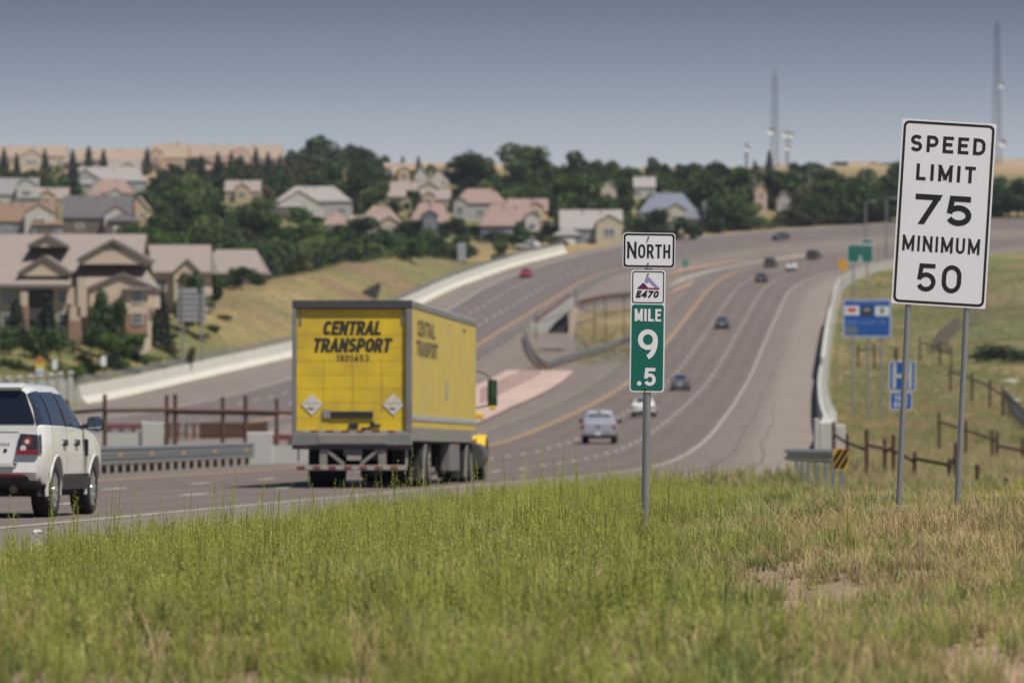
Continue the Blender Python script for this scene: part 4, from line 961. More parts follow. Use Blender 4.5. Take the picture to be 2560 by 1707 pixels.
def wheel_meshes(r, wd, spokes=9):
    prof = [(r * .64, wd/2 - .01), (r * .72, wd/2 + .008), (r * .9, wd/2), (r * .97, wd/2 - .03), (r, wd/2 - .07), (r, -wd/2 + .07), (r * .97, -wd/2 + .03), (r * .9, -wd/2), (r * .64, -wd/2 + .02)]
    mb = MB(); n = 32; vs = []
    for rr, x in prof: vs += [(x, rr * math.cos(6.2832*i/n), rr * math.sin(6.2832*i/n)) for i in range(n)]
    mb.add(vs, [(j*n+i, j*n+(i+1)%n, (j+1)*n+(i+1)%n, (j+1)*n+i) for j in range(len(prof)-1) for i in range(n)]); ty = mb.mesh('tyre', tyre_m, True, 50)
    mb = MB(); ro, x = r * .66, wd/2 - .012
    A = [(ro * math.cos(6.2832*i/n), ro * math.sin(6.2832*i/n)) for i in range(n)]
    ring_ = [(x, a, b) for a, b in A] + [(x - .01, a * .9, b * .9) for a, b in A] + [(x - .09, a * .86, b * .86) for a, b in A]
    mb.add(ring_, [(j*n+i, j*n+(i+1)%n, (j+1)*n+(i+1)%n, (j+1)*n+i) for j in range(2) for i in range(n)])
    mb.cyl((x - .05, 0, 0), (x - .005, 0, 0), r * .16, r * .12, 12)
    for i in range(spokes):
        t = 6.2832 * i / spokes; c, s_ = math.cos(t), math.sin(t); mb.bar((x - .03, c * r * .1, s_ * r * .1), (x - .012, c * ro * .95, s_ * ro * .95), .045 * r / .38, .03, up=(1, 0, 0))
    rim = mb.mesh('rim', chrome, True, 30); mb = MB(); mb.cyl((-wd/2 + .03, 0, 0), (x - .1, 0, 0), r * .62, r * .62, 20); hub = mb.mesh('brake_disc', under_m)
    return ty, rim, hub
def wheels(root, pos, r, wd, spokes=9):
    ty, rim, hub = wheel_meshes(r, wd, spokes)
    for x, y in pos:
        w_ = child('wheel', ty, root, (x, y, r), (0, 0, 0 if x > 0 else math.pi)); child('rim', rim, w_); child('brake_disc', hub, w_)
def pose(root, X, Y, dirx, z=None, grade=None, off=0.0):
    """sit on the road, heading along (dirx, 1) unless rear-facing"""
    a = math.atan2(dirx, 1); zz = float(zr(Y)) if z is None else z
    g = math.atan((float(zr(Y + 8)) - float(zr(Y - 2))) / 10 * math.cos(a)) if grade is None else grade
    root.location = (X, Y, zz + .015); root.rotation_mode = 'XYZ'; root.rotation_euler = (g, 0, -a)

def big_suv():
    root = thing('suv', 'white SUV with dark glass cut off by the photo edge, seen from behind', 'car')
    H = paint('suv_white_paint', (.74,.73,.69), .22)
    rake = lambda z: -.02 + max(0, z - 1.27) * .22 + max(0, .62 - z) * .5 - .06 * math.exp(-((z - .72) / .16) ** 2)
    # origin under the rear axle, nose towards +y
    b = Body({-.98: (.50, 1.26, 1.78, .84, .90, .88, .70), -.80: (.46, 1.27, 1.80, .90, .955, .935, .71), -.4: (.42, 1.27, 1.82, .92, .975, .945, .72), .5: (.38, 1.26, 1.83, .92, .965, .945, .72), 1.3: (.38, 1.24, 1.81, .92, .965, .945, .71),
              1.75: (.38, 1.22, 1.73, .92, .965, .945, .68), 2.35: (.38, 1.18, 1.24, .92, .97, .95, .84), 2.75: (.40, 1.15, 1.19, .92, .975, .945, .84), 3.3: (.44, 1.06, 1.10, .88, .95, .90, .80), 3.6: (.50, .98, 1.0, .80, .86, .82, .70)}, rake, .03)
    child('body', b.mesh('body', H, ((0, .40), (2.745, .40)), .455), root)
    for s in (1, -1):
        b.side(-.965, -.32, -.955, -.30, .03, 1.0, s, .006).build('side_window', glass_b, root, True, normals=False, sharp=60)
        b.side(-.30, .66, -.27, .60, .03, .97, s).build('side_window', glass_b, root, True, normals=False, sharp=60)
        b.side(.74, 1.98, .68, 1.42, .03, .95, s).build('side_window', glass_b, root, True, normals=False, sharp=60)
        b.side(-.99, -.955, -.99, -.95, .0, 1.0, s, .010, 2).build('rear_pillar', glass_k, root, True, normals=False, sharp=60)
        for y0, y1, t0, t1 in ((-.335, -.285, -.31, -.26), (.655, .745, .595, .685), (1.97, 2.07, 1.41, 1.49)): b.side(y0, y1, t0, t1, .0, .98, s, .014, 2).build('pillar_trim', trim_k, root, True, normals=False, sharp=60)
        # cladding, lamps, handles, vent
        b.flank(.46, 2.3, .385, .60, s, .012).build('sill_cladding', trim_k, root, True, normals=False)
        for yc in (0, 2.745):
            mb = MB(); n = 20; R0, R1 = .452, .475; vs = []
            for i in range(n + 1):
                t = R(-12 + 204 * i / n)
                for rr, dx in ((R0, -.03), (R0, .012), (R1, .004), (R1, -.03)):
                    y, z = yc + rr * math.cos(t), .40 + rr * math.sin(t); r_ = b.ring(y); x = float(np.interp(z, [p[1] for p in r_[2:9]], [p[0] for p in r_[2:9]])); vs.append((s * (x + dx), y, z))
            mb.add(vs, [(i*4+j, i*4+(j+1) % 4, (i+1)*4+(j+1) % 4, (i+1)*4+j) for i in range(n) for j in range(4)]); mb.build('arch_lip', H, root, True)
        for y in (.50, 1.36): 
            mb = MB(); x = s * .985; mb.box(min(x, x - s*.05), max(x, x - s*.05), y - .13, y + .13, 1.02, 1.055); h_ = mb.build('door_handle', chrome, root, bev=.01)
            mb = MB(); mb.box(-.03 + s * .972, .03 + s * .972, y - .10, y + .10, .985, 1.075); mb.build('handle_recess', trim_k, root, bev=.02)
        mb = MB(); mb.box(s * .965 - .02, s * .965 + .02, 2.02, 2.14, .84, 1.08); mb.build('fender_vent', trim_k, root, bev=.01)
        for y in (-.32, .70, 1.86): b.flank(y - .005, y + .005, .62, 1.24, s, .003).build('door_seam', trim_k, root, normals=False)
        mb = MB(); c = Vector((s * 1.14, 1.86, 1.30)); bm = bmesh.new(); bmesh.ops.create_icosphere(bm, subdivisions=3, radius=1)
        for v in bm.verts: v.co = Vector((math.copysign(abs(v.co.x) ** .6, v.co.x) * .125, v.co.y * .075 + .03 * (v.co.y > 0), math.copysign(abs(v.co.z) ** .55, v.co.z) * .10))
        me = bpy.data.meshes.new('mirror'); bm.to_mesh(me); bm.free(); me.materials.append(trim_k); me.polygons.foreach_set('use_smooth', [True]*len(me.polygons)); mi = child('mirror', me, root, c)
        mb = MB(); mb.poly([(a, -.079, z) for a, z in rrect(-.1, .1, -.075, .075, .03)]); mb.build('mirror_glass', mat('mirror_glass', (.3,.38,.42), .05, .9), mi, normals=False)
        mb = MB(); mb.bar((-s * .20, .03, -.05), (-s * .08, .0, -.03), .07, .05); mb.build('mirror_arm', trim_k, mi)
    yb = lambda z: -.98 + rake(z)
    def back(name, pts, m_, off=.012, par=root, th_=.03):
        mb = MB(); mb.slab([(x, yb(z) - off, z) for x, z in pts], (0, th_, 0)); return mb.build(name, m_, par, bev=.006)
    back('rear_window', [(-.85, 1.28), (.85, 1.28), (.845, 1.33), (.705, 1.70), (.66, 1.735), (-.66, 1.735), (-.705, 1.70), (-.845, 1.33)], glass_k, .01)
    mb = MB(); vs = [(x, y, z) for x in (-.66, -.4, 0, .4, .66) for y, z in ((-.98 + rake(1.8) - .10, 1.79), (-.98 + rake(1.8) - .08, 1.745), (-.75, 1.80), (-.72, 1.835))]; mb.add(vs, [(i*4+j, i*4+(j+1)%4, (i+1)*4+(j+1)%4, (i+1)*4+j) for i in range(4) for j in range(4)] + [(0,1,2,3), (19,18,17,16)]); sp = mb.build('roof_spoiler', H, root, bev=.012)
    mb = MB(); mb.box(-.2, .2, -.98 + rake(1.8) - .107, -.98 + rake(1.8) - .095, 1.755, 1.775); mb.build('brake_light', lamp_r, sp)
    for s in (1, -1):
        L_ = [(s * .655, 1.155), (s * .895, 1.14), (s * .915, .875), (s * .60, .875)]
        o = back('tail_lamp', L_, lamp_d, .035, th_=.05); b.flank(-.978, -.90, .88, 1.14, s, .014).build('lamp_side', lamp_d, o, True, normals=False)
        for zc, xc, rr, m_ in ((1.04, .755, .075, lamp_r), (.955, .70, .045, lamp_w), (1.045, .755, .035, lamp_w)):
            mb = MB(); y = yb(zc) - .04; mb.cyl((s * xc, y + .01, zc), (s * xc, y - .008 - .006 * (rr < .04), zc), rr, rr * .9, 16); mb.build('bulb_ring', m_, o)
        back('lamp_band', [(s * .60, .88), (s * .905, .88), (s * .90, .935), (s * .615, .935)], lamp_r, .045, o, .02)
        back('bumper_reflector', [(s * .38, .565), (s * .70, .565), (s * .70, .60), (s * .38, .60)], lamp_r, .05)
        mb = MB(); mb.cyl((s * .55, -.98, .40), (s * .52, -.5, .42), .055, .055, 12); mb.build('exhaust_pipe', mat('sooty_steel', (.2,.16,.11), .5, .6), root, True)
    mb = MB(); vs = [];
    for x in np.linspace(-.90, .90, 11): 
        e = .16 * max(0, abs(x) - .72) / .18 ; vs += [(x, -1.0 + e, .62), (x, -1.03 + e, .57), (x, -.99 + e, .46), (x, -.80, .40), (x, -.8, .62)]
    mb.add(vs, [(i*5+j, i*5+(j+1)%5, (i+1)*5+(j+1)%5, (i+1)*5+j) for i in range(10) for j in range(5)]); mb.build('bumper_cladding', trim_k, root, True)
    back('number_plate_recess', [(-.30, .86), (.30, .86), (.30, 1.0), (-.30, 1.0)], trim_k, .03); back('number_plate', [(-.15, .87), (.15, .87), (.15, .98), (-.15, .98)], sign_w, .045, th_=.02)
    back('tailgate_seam', [(-.84, .745), (.62, .745), (.62, .757), (-.84, .757)], trim_k, .006); back('tailgate_handle', [(-.84, .70), (.585, .70), (.55, .755), (-.84, .755)], mat('shaded_white_trim', (.5,.5,.48), .4), .02)  # handle trim: duller white with the shade put into its colour
    back('tailgate_crease', [(-.9, 1.175), (.63, 1.175), (.63, 1.18), (-.9, 1.18)], trim_k, .005)
    mb = MB(); 
    for i in range(7): 
        x0 = .24 + i * .04; mb.poly([(x0, yb(1.01) - .012, 1.0), (x0 + .028, yb(1.01) - .012, 1.0), (x0 + .028, yb(1.01) - .012, 1.03), (x0, yb(1.01) - .012, 1.03)])
    mb.build('badge', chrome, root, normals=False); mb = MB(); mb.cyl((.45, yb(.93) + .01, .93), (.45, yb(.93) - .012, .93), .025, .025, 10); mb.build('tailgate_emblem', trim_k, root)
    mb = MB(); mb.box(-.85, .85, -.75, 3.4, .30, .5); mb.box(-.3, .3, -.95, -.6, .36, .5); mb.build('underbody', under_m, root)
    wheels(root, ((.80, 0), (-.80, 0), (.80, 2.745), (-.80, 2.745)), .385, .275, 10)
    return root
o = big_suv(); Ys = 68.0; d_ = .105; Xw = px(137, Ys); pose(o, Xw - .93 * math.cos(d_), Ys + .93 * d_, d_, z=pz(1297, Ys) + .0)

KINDS = {
 'sedan': dict(L=(-1.05, 3.75), ax=(0, 2.75), r=.325, keys={-1.05: (.36, .86, .90, .76, .82, .78, .70), -.85: (.30, .96, 1.0, .84, .90, .86, .74), -.35: (.26, .98, 1.06, .86, .915, .88, .72), .35: (.24, .97, 1.40, .86, .915, .88, .62), .9: (.24, .96, 1.45, .86, .915, .88, .62), 1.35: (.24, .95, 1.42, .86, .915, .88, .61), 2.15: (.24, .92, 1.0, .86, .915, .88, .74), 2.9: (.28, .84, .90, .84, .90, .86, .74), 3.45: (.32, .74, .78, .80, .86, .80, .66), 3.75: (.38, .62, .66, .68, .74, .70, .56)}, rear=(-.33, .33), front=(1.42, 2.1), lampz=(.70, .88)),
 'suv': dict(L=(-.95, 3.6), ax=(0, 2.7), r=.36, keys={-.95: (.42, .98, 1.30, .80, .86, .84, .66), -.8: (.36, 1.02, 1.55, .88, .93, .90, .68), -.4: (.32, 1.02, 1.68, .89, .94, .91, .68), .9: (.30, 1.0, 1.70, .89, .94, .91, .68), 1.35: (.30, .99, 1.64, .89, .94, .91, .66), 2.1: (.30, .98, 1.08, .89, .94, .91, .78), 3.0: (.34, .92, .98, .87, .93, .88, .78), 3.6: (.44, .72, .76, .72, .80, .76, .64)}, rear=(-.93, -.45), front=(1.4, 2.05), lampz=(.82, 1.1)),
}
def car(kind, name, label, P, front=False, group=None, lampc=None):
    """small traffic, seen 300 m and more away"""
    K = KINDS[kind]; b = Body(K['keys'], None, .03); root = thing(name, label, 'car', group=group)
    child('body', b.mesh('body', P, [(a, K['r']) for a in K['ax']], K['r'] + .05), root)
    b.top(*K['rear'], .13).build('rear_window', glass_k, root, True, normals=False); b.top(*K['front'], .11).build('windscreen', glass_k, root, True, normals=False)
    y0 = .2 if kind == 'sedan' else -.62; 
    for s in (1, -1):
        b.side(y0 - .15, .85, y0 + .2, .82, .05, .9, s).build('side_window', glass_k, root, True, normals=False); b.side(.93, 1.95, .90, 1.35, .05, .9, s).build('side_window', glass_k, root, True, normals=False)
        z0, z1 = K['lampz']; ya = K['L'][0]; b.flank(ya + .01, ya + .24, z0, z1, s, .012).build('tail_lamp', lampc or lamp_r, root, normals=False)
        mb = MB(); mb.box(*sorted((s * .52, s * .80)), ya - .015, ya + .08, z0 + .02, z1 - .03); mb.build('tail_lamp', lampc or lamp_r, root, bev=.01)
        yb_ = K['L'][1]; b.flank(yb_ - .42, yb_ - .14, z0 - .16, z1 - .18, s, .012).build('headlight', lamp_w, root, normals=False)
        mb = MB(); mb.box(*sorted((s * .90, s * 1.06)), 1.62, 1.78, .98, 1.12); mb.build('mirror', trim_k, root, bev=.03)
    ya = K['L'][0]; mb = MB(); mb.box(-.74, .74, ya - .03, ya + .1, K['keys'][min(K['keys'])][0] - .08, K['keys'][min(K['keys'])][0] + .12); mb.build('bumper', trim_k, root, bev=.02)
    mb = MB(); mb.box(-.2, .2, ya - .03, ya + .05, .55, .67); mb.build('number_plate', sign_w, root)
    yb_ = K['L'][1]; mb = MB(); mb.box(-.5, .5, yb_ - .1, yb_ + .02, .36, .52); mb.build('grille', trim_k, root, bev=.02)
    mb = MB(); mb.box(-.75, .75, ya + .2, yb_ - .2, .2, .4); mb.build('underbody', under_m, root)
    wheels(root, [(s * .80, a) for s in (1, -1) for a in K['ax']], K['r'], .22, 7); return root
def pickup():
    root = thing('pickup_truck', 'silver pickup with red tail lamps in the middle lane near the marker post', 'truck'); P = paint('silver_paint', (.46,.47,.52), .3, .35)
    b = Body({-1.15: (.52, 1.08, 1.12, .86, .92, .90, .84), -.95: (.46, 1.12, 1.17, .92, .97, .95, .86), .42: (.42, 1.12, 1.17, .92, .98, .95, .86), .5: (.42, 1.12, 1.72, .92, .98, .95, .72), .75: (.42, 1.12, 1.86, .92, .98, .95, .72), 1.9: (.42, 1.12, 1.88, .92, .98, .95, .72), 2.35: (.42, 1.12, 1.80, .92, .98, .95, .70), 3.05: (.44, 1.10, 1.18, .92, .98, .94, .84), 4.1: (.48, 1.02, 1.08, .90, .96, .92, .82), 4.45: (.56, .86, .9, .78, .84, .8, .7)}, None, .03)
    child('body', b.mesh('body', P, ((0, .40), (3.4, .40)), .46), root)
    mb = MB(); mb.slab([(x, .47, z) for x, z in ((-.66, 1.28), (.66, 1.28), (.60, 1.66), (-.60, 1.66))], (0, .06, 0)); mb.build('rear_window', glass_k, root, bev=.02)
    mb = MB(); mb.box(-.76, .76, -1.0, .40, 1.165, 1.22); mb.build('bed_cover', mat('grey_bed_cover', (.30,.31,.34), .6), root, bev=.01)
    mb = MB(); mb.box(-.80, .80, -1.185, -1.14, .72, 1.16); mb.build('tailgate', P, root, bev=.02); mb = MB(); mb.slab([(-.17, -1.19, 1.05), (.17, -1.19, 1.05), (.02, -1.19, .93), (-.02, -1.19, .93)], (0, -.01, 0)); mb.build('tailgate_handle', trim_k, root)
    mb = MB(); mb.box(-.86, .86, -1.26, -1.12, .50, .68); mb.build('bumper', mat('grey_bumper', (.30,.31,.33), .4, .4), root, bev=.03)
    mb = MB(); mb.box(-.12, .12, .5, .56, 1.80, 1.86); mb.build('brake_light', lamp_r, root)
    for s in (1, -1):
        mb = MB(); mb.box(*sorted((s * .80, s * .965)), -1.17, -1.0, .84, 1.12); mb.build('tail_lamp', lamp_r, root, bev=.02)
        b.side(.75, 1.5, .85, 1.46, .05, .9, s).build('side_window', glass_k, root, True, normals=False); b.side(1.58, 2.85, 1.54, 2.3, .05, .9, s).build('side_window', glass_k, root, True, normals=False)
        mb = MB(); mb.box(*sorted((s * .99, s * 1.22)), 2.45, 2.6, 1.16, 1.38); mb.build('mirror', trim_k, root, bev=.03)
    b.top(2.4, 3.0, .11).build('windscreen', glass_k, root, True, normals=False)
    mb = MB(); mb.box(-.7, .7, -.9, 4.2, .34, .55); mb.build('underbody', under_m, root); mb = MB(); mb.box(-.17, .17, -1.275, -1.25, .53, .65); mb.build('number_plate', sign_w, root)
    wheels(root, [(s * .82, a) for s in (1, -1) for a in (0, 3.4)], .40, .26, 6); return root
NBC = NBY * .5 + NBW * .5; SBC = SBW * .5 + SBY * .5
def drive(o, u, v, A, back=False):
    Y = Yv(v); X = px(u, Y); dx = float(lx(A, Y + 8) - lx(A, Y - 8)) / 16
    if not back: pose(o, X, Y, dx); return o
    a = math.atan2(dx, 1); g = math.atan((float(zr(Y + 8)) - float(zr(Y - 8))) / 16)
    o.location = (X, Y, float(zr(Y)) + .015); o.rotation_euler = (-g, 0, math.pi - a); return o
drive(pickup(), 1497, 1110, NBC)
white_car = paint('white_car_paint', (.72,.71,.68), .25); grey_car = paint('grey_car_paint', (.16,.17,.19), .28, .4); slate = paint('slate_car_paint', (.11,.13,.16), .28, .4); dark = paint('dark_car_paint', (.018,.02,.026), .25); navy = paint('navy_car_paint', (.02,.024,.038), .25); redp = paint('red_car_paint', (.28,.012,.018), .25); bronze = paint('charcoal_car_paint', (.05,.055,.06), .3, .3); silver2 = paint('silver_car_paint', (.42,.43,.45), .28, .4)
drive(car('sedan', 'sedan', 'white sedan partly hidden by the steel post of the mile marker', white_car), 1608.6, 1043, NBC)
drive(car('sedan', 'sedan', 'grey sedan with red tail lamps just above the white sedan', grey_car), 1700, 977, NBC)
drive(car('sedan', 'sedan', 'slate grey sedan alone in the right lane midway up the hill', slate), 1805, 822, NBC)
G = 'cars bunched at the far bend of the northbound lanes'
drive(car('sedan', 'sedan', 'dark sedan, lowest of the bunch at the far bend', bronze, group=G), 1903, 706, NBC); drive(car('suv', 'hatchback', 'black hatchback just above the lowest car of the far bunch', dark, group=G), 1924, 669, NBC)
drive(car('sedan', 'sedan', 'white sedan in the bunch of dark cars at the far bend', white_car, group=G), 1978, 678, NBC); drive(car('suv', 'hatchback', 'dark navy car leading the bunch, nearest the green exit sign', navy, group=G), 2030, 649, NBC)
drive(car('sedan', 'sedan', 'red car coming down the southbound lanes', redp, lampc=lamp_r), 1317, 693, SBC, True)
drive(car('sedan', 'sedan', 'dark car heading this way on the far upper road', bronze), 1961, 599, SBC, True)
o = car('suv', 'suv', 'white SUV side on behind the top end of the white barrier', white_car); Y = 905.0; o.location = (px(1335, Y), Y, pz(626, Y)); o.rotation_euler = (0, 0, R(62))

# ------------------------------------------------------------------ the yellow lorry
def lorry():
    root = thing('semi_truck', 'yellow CENTRAL TRANSPORT semi truck seen from behind in the right lane', 'truck')
    yel = mat('lorry_yellow', (.70,.49,.028), .38, spec=.5, streak=(3, 3, .25), vscale=3, var=.12, dirt=((.36,.25,.07), 1.3, .6))
    yel_s = mat('lorry_side_yellow', (.60,.43,.065), .3, spec=.6, streak=(1, 3, .2), vscale=4, var=.08, dirt=((.46,.36,.14), .5, .5))  # paler than the rear yellow: grazing sky sheen put into the colour
    fr = mat('frame_steel', (.24,.24,.235), .5, .3, var=.2, vscale=3, dirt=((.17,.145,.115), 1.6, .75)); head = mat('dark_header', (.075,.075,.078), .5, .3, var=.2); fr2 = mat('dusty_steel', (.27,.25,.22), .6, .3, var=.2, vscale=4)
    ink = mat('lorry_lettering', (.035,.028,.02), .5); ink2 = mat('faded_lettering', (.10,.085,.05), .5); redt = mat('red_tape', (.19,.035,.03), .5); wht = mat('white_tape', (.33,.31,.275), .5)
    W = 1.30; L_ = 16.15; zb, zt = 1.02, 4.06
    # frame
    mb = MB(); mb.box(-W, -W + .09, 0, .14, 1.20, 3.87); mb.build('corner_post', fr, root, bev=.012); mb = MB(); mb.box(W - .13, W, 0, .14, 1.20, 3.87); mb.build('corner_post', fr, root, bev=.012)
    mb = MB(); mb.box(-W, W, 0, .14, 3.875, zt); mb.build('header', head, root, bev=.015)
    # door of eight panels
    dz = [1.235, 1.50, 1.84, 2.14, 2.44, 2.74, 3.03, 3.30, 3.865]
    for i, (a, b) in enumerate(zip(dz, dz[1:])):
        mb = MB(); mb.box(-W + .095, W - .135, .075, .11, a + .003, b - .003); mb.build('door_panel', yel, root, bev=.004)
    mb = MB(); mb.box(-W + .09, W - .13, .115, .15, 1.2, 3.87); mb.build('door_backing', trim_k, root)
    f = sframe(.072); X = lambda x: (x - 802) / 332.0; Z = lambda y: (1445 - y) / 332.0
    lettering('lettering', 'CENTRAL', X(805), Z(297), 1.27, .315, .074, ink, root, f, gap=.22, shear=.2); lettering('lettering', 'TRANSPORT', X(802), Z(420), 1.70, .315, .074, ink, root, f, gap=.2, shear=.2)
    lettering('lettering', '1801453', X(805), Z(513), .70, .15, .026, ink, root, f, gap=.35)
    for cx in (513, 1100):
        mb = MB(); a = .235; mb.slab([(X(cx), .06, Z(845) + a), (X(cx) + a, .06, Z(845)), (X(cx), .06, Z(845) - a), (X(cx) - a, .06, Z(845))], (0, .012, 0)); p = mb.build('placard', mat('placard_white', (.62,.59,.53), .5, dirt=((.4,.33,.2), 6, .5)), root)
        mb = MB(); z = Z(845); mb.poly([(X(cx) - a * .95, .0585, z + .022), (X(cx) - a * .95, .0585, z + .03), (X(cx) + a * .95, .0585, z + .03), (X(cx) + a * .95, .0585, z + .022)]); mb.build('placard_rule', ink2, p, normals=False)
        mb = MB(); mb.poly([(X(cx) - a * .55, .0585, z - .09), (X(cx) - a*.2, .0585, z - .07), (X(cx) + a * .3, .0585, z - .085), (X(cx) + a * .02, .0585, z - .125)]); mb.build('placard_mark', ink2, p, normals=False)
    mb = MB(); mb.box(X(648), X(955), .03, .07, Z(940), Z(893)); mb.build('door_bar', trim_k, root, bev=.01); mb = MB(); mb.box(X(590), X(648), .045, .07, Z(945), Z(885)); db = mb.build('door_notice', mat('notice_grey', (.2,.2,.19), .6), root)
    mb = MB(); [mb.box(X(597) + i * .055, X(597) + i * .055 + .04, .042, .0445, Z(938) + j * .075, Z(938) + j * .075 + .05) for i in range(3) for j in range(2)]; mb.build('notice_mark', wht, db)
    for x, z, w_, h_ in ((780, 1020, .2, .12), (940, 1008, .07, .14), (955, 1002, .16, .05), (870, 1025, .22, .05)): mb = MB(); mb.box(X(x), X(x) + w_, .03, .07, Z(z), Z(z) + h_); mb.build('door_latch', trim_k, root, bev=.008)
    for x in (432, 1165): mb = MB(); mb.box(X(x) - .02, X(x) + .02, .05, .07, 3.55, 3.8); mb.build('door_strap', fr, root)
    rv = MB()
    for x in (595, 805, 1015):
        for zz in np.arange(1.65, 2.78, .075): rv.cyl((X(x), .074, zz), (X(x), .068, zz), .012, n=6)
    r_ = rv.build('rivet_row', ink2, root); r_['kind'] = 'stuff'
    def tape(par, x0, x1, y, z0, z1, n, first=0):
        for i in range(n):
            a, b = x0 + (x1 - x0) * i / n, x0 + (x1 - x0) * (i + 1) / n; mb = MB(); mb.box(a, b, y - .004, y, z0, z1); mb.build('tape', redt if (i + first) % 2 else wht, par)
    dp = MB(); dp.box(-W + .02, W - .02, .0, .12, 1.195, 1.235); dp = dp.build('door_sill', fr, root); tape(dp, X(450), X(1170), -.001, 1.203, 1.25, 13)
    mb = MB(); mb.box(-W, W, -.06, .16, .93, 1.19); bm_ = mb.build('rear_sill', fr, root, bev=.015); mb = MB(); mb.box(X(560), X(1060), -.075, -.05, .96, 1.17); mb.build('dock_plate', fr2, bm_, bev=.01)
    mb = MB(); mb.box(-W + .01, W - .01, -.01, .14, .84, .925); mb.build('light_rail', head, root)
    for x in (418, 480, 1120, 1188): mb = MB(); mb.box(X(x) - .05, X(x) + .05, -.025, 0, .865, .915); mb.build('tail_lamp', lamp_r, root, bev=.008)
    for x0, x1 in ((572, 624), (995, 1050)): mb = MB(); mb.box(X(x0), X(x1), .0, .1, .50, .84); mb.build('guard_bracket', fr2, root)
    for xa, xb in ((620, 745), (990, 868)): mb = MB(); mb.bar((X(xa), .04, .83), (X(xb), .04, .52), .1, .07); mb.build('guard_brace', fr2, root)
    for x0, x1 in ((410, 422), (1188, 1204)): mb = MB(); mb.box(X(x0), X(x1), .05, .08, .50, .84); mb.build('guard_hanger', wht, root)
    mb = MB(); mb.box(X(405), X(1200), -.02, .08, .385, .50); gb = mb.build('underride_guard', fr2, root, bev=.012); tape(gb, X(412), X(1192), -.021, .405, .475, 14, 1)
    mb = MB(); mb.box(X(742), X(878), .02, .04, .70, .87); mb.build('number_plate_panel', mat('grey_panel', (.17,.17,.17), .6), root)
    # box
    mb = MB(); mb.box(-W + .004, W - .03, .14, L_, 1.30, 3.93); mb.build('trailer_core', yel_s, root)
    k = 13
    for s in (1, -1):
        for i in range(k):
            a, b = .16 + (L_ - .2) * i / k, .16 + (L_ - .2) * (i + 1) / k
            mb = MB(); mb.box(*sorted((s * (W - .035), s * (W - .006))), a + .008, b - .008, 1.305, 3.90); mb.build('side_panel', yel_s, root, bev=.004)
        mb = MB(); mb.box(*sorted((s * (W - .04), s * (W + .012))), .14, L_, 3.90, zt - .02); mb.build('top_rail', fr, root, bev=.01)
        mb = MB(); mb.box(*sorted((s * (W - .03), s * (W + .014))), .14, L_, 1.47, 1.59); mb.build('rub_rail', mat('bright_rail', (.42,.42,.40), .5, .4, var=.1), root, bev=.01)
        mb = MB(); mb.box(*sorted((s * (W - .04), s * (W + .008))), .14, L_, 1.03, 1.30); br = mb.build('bottom_rail', mat('ribbed_rail', (.30,.285,.25), .5, .4, var=.12), root)
        rm = MB()
        for y in np.arange(.3, L_ - .1, .3): rm.box(*sorted((s * (W + .008), s * (W + .02))), y, y + .05, 1.05, 1.32)
        rr = rm.build('rail_rib', fr2, br); rr['kind'] = 'stuff'
    sf = lambda a, b, l=0: (W + .0055 + l * .2 + .003, a, b)
    lettering('lettering', 'CENTRAL', 3.3, 3.50, 4.0, .36, .085, ink2, root, sf, gap=.22, shear=.18); lettering('lettering', 'TRANSPORT', 3.5, 3.06, 4.9, .36, .085, ink2, root, sf, gap=.2, shear=.18)
    mb = MB(); mb.box(W, W + .006, 8.0, 8.5, 2.0, 2.42); mb.build('side_notice', wht, root); mb = MB(); mb.box(W, W + .02, 12.6, 12.9, 3.68, 3.74); mb.build('side_marker', ink, root)
    mb = MB(); mb.box(-W, W, .1, L_, zt - .03, zt - .005); mb.build('trailer_roof', mat('roof_sheet', (.5,.5,.5), .5), root)
    mb = MB(); mb.box(-.5, .5, .3, L_ - .2, .72, 1.02); mb.box(-W + .05, W - .05, .2, L_ - .2, .98, 1.03); mb.build('chassis', under_m, root)
    # running gear
    tw, rim, hub = wheel_meshes(.51, .27, 8)
    dusty = mat('dusty_wheel', (.30,.27,.23), .6, .3); rim.materials.clear(); rim.materials.append(dusty)
    def duals(y, steer=False):
        for s in (1, -1):
            for x in ((1.09,) if steer else (1.12, .80)):
                w_ = child('wheel', tw, root, (s * x, y, .51), (0, 0, 0 if s > 0 else math.pi)); child('rim', rim, w_)
        mb = MB(); mb.cyl((-1, y, .51), (1, y, .51), .09, .09, 8); mb.build('axle', under_m, root)
    for y in (3.3, 4.55): duals(y)
    dy = L_ - 2.1
    for y in (dy, dy + 1.3): duals(y)
    duals(L_ + 3.6, True)
    flap = mat('mud_flap', (.014,.014,.016), .8); flap_g = mat('dusty_flap', (.15,.135,.12), .75, var=.2, vscale=3)
    for y, m_, t in ((2.5, flap, 0.0), (dy - .85, flap, .0)):
        for s in (1, -1): mb = MB(); mb.slab([(s * .62, y, .16), (s * 1.24, y, .16), (s * 1.24, y + .05, .95), (s * .62, y + .05, .95)], (0, .02, 0)); mb.build('mud_flap', m_, root)
    for y in (2.75, dy - .75):
        for s in (1, -1): mb = MB(); mb.slab([(s * (W - .02), y, .20), (s * (W - .02), y + .55, .98), (s * (W - .02), y + .95, .98), (s * (W - .02), y + .30, .18)], (-s * .03, 0, 0)); mb.build('fender_flap', flap_g, root)
    mb = MB(); mb.box(1.06, W - .02, 9.3, 11.8, .34, 1.0); mb.build('tool_box', mat('tool_box_grey', (.17,.165,.16), .55, .2, var=.2, streak=(4, 4, .4), vscale=3), root, bev=.02)
    mb = MB(); mb.box(W - .02, W, 10.9, 11.1, .86, .95); mb.build('side_lamp', mat('orange_lamp', (.35,.10,.02), .4), root)
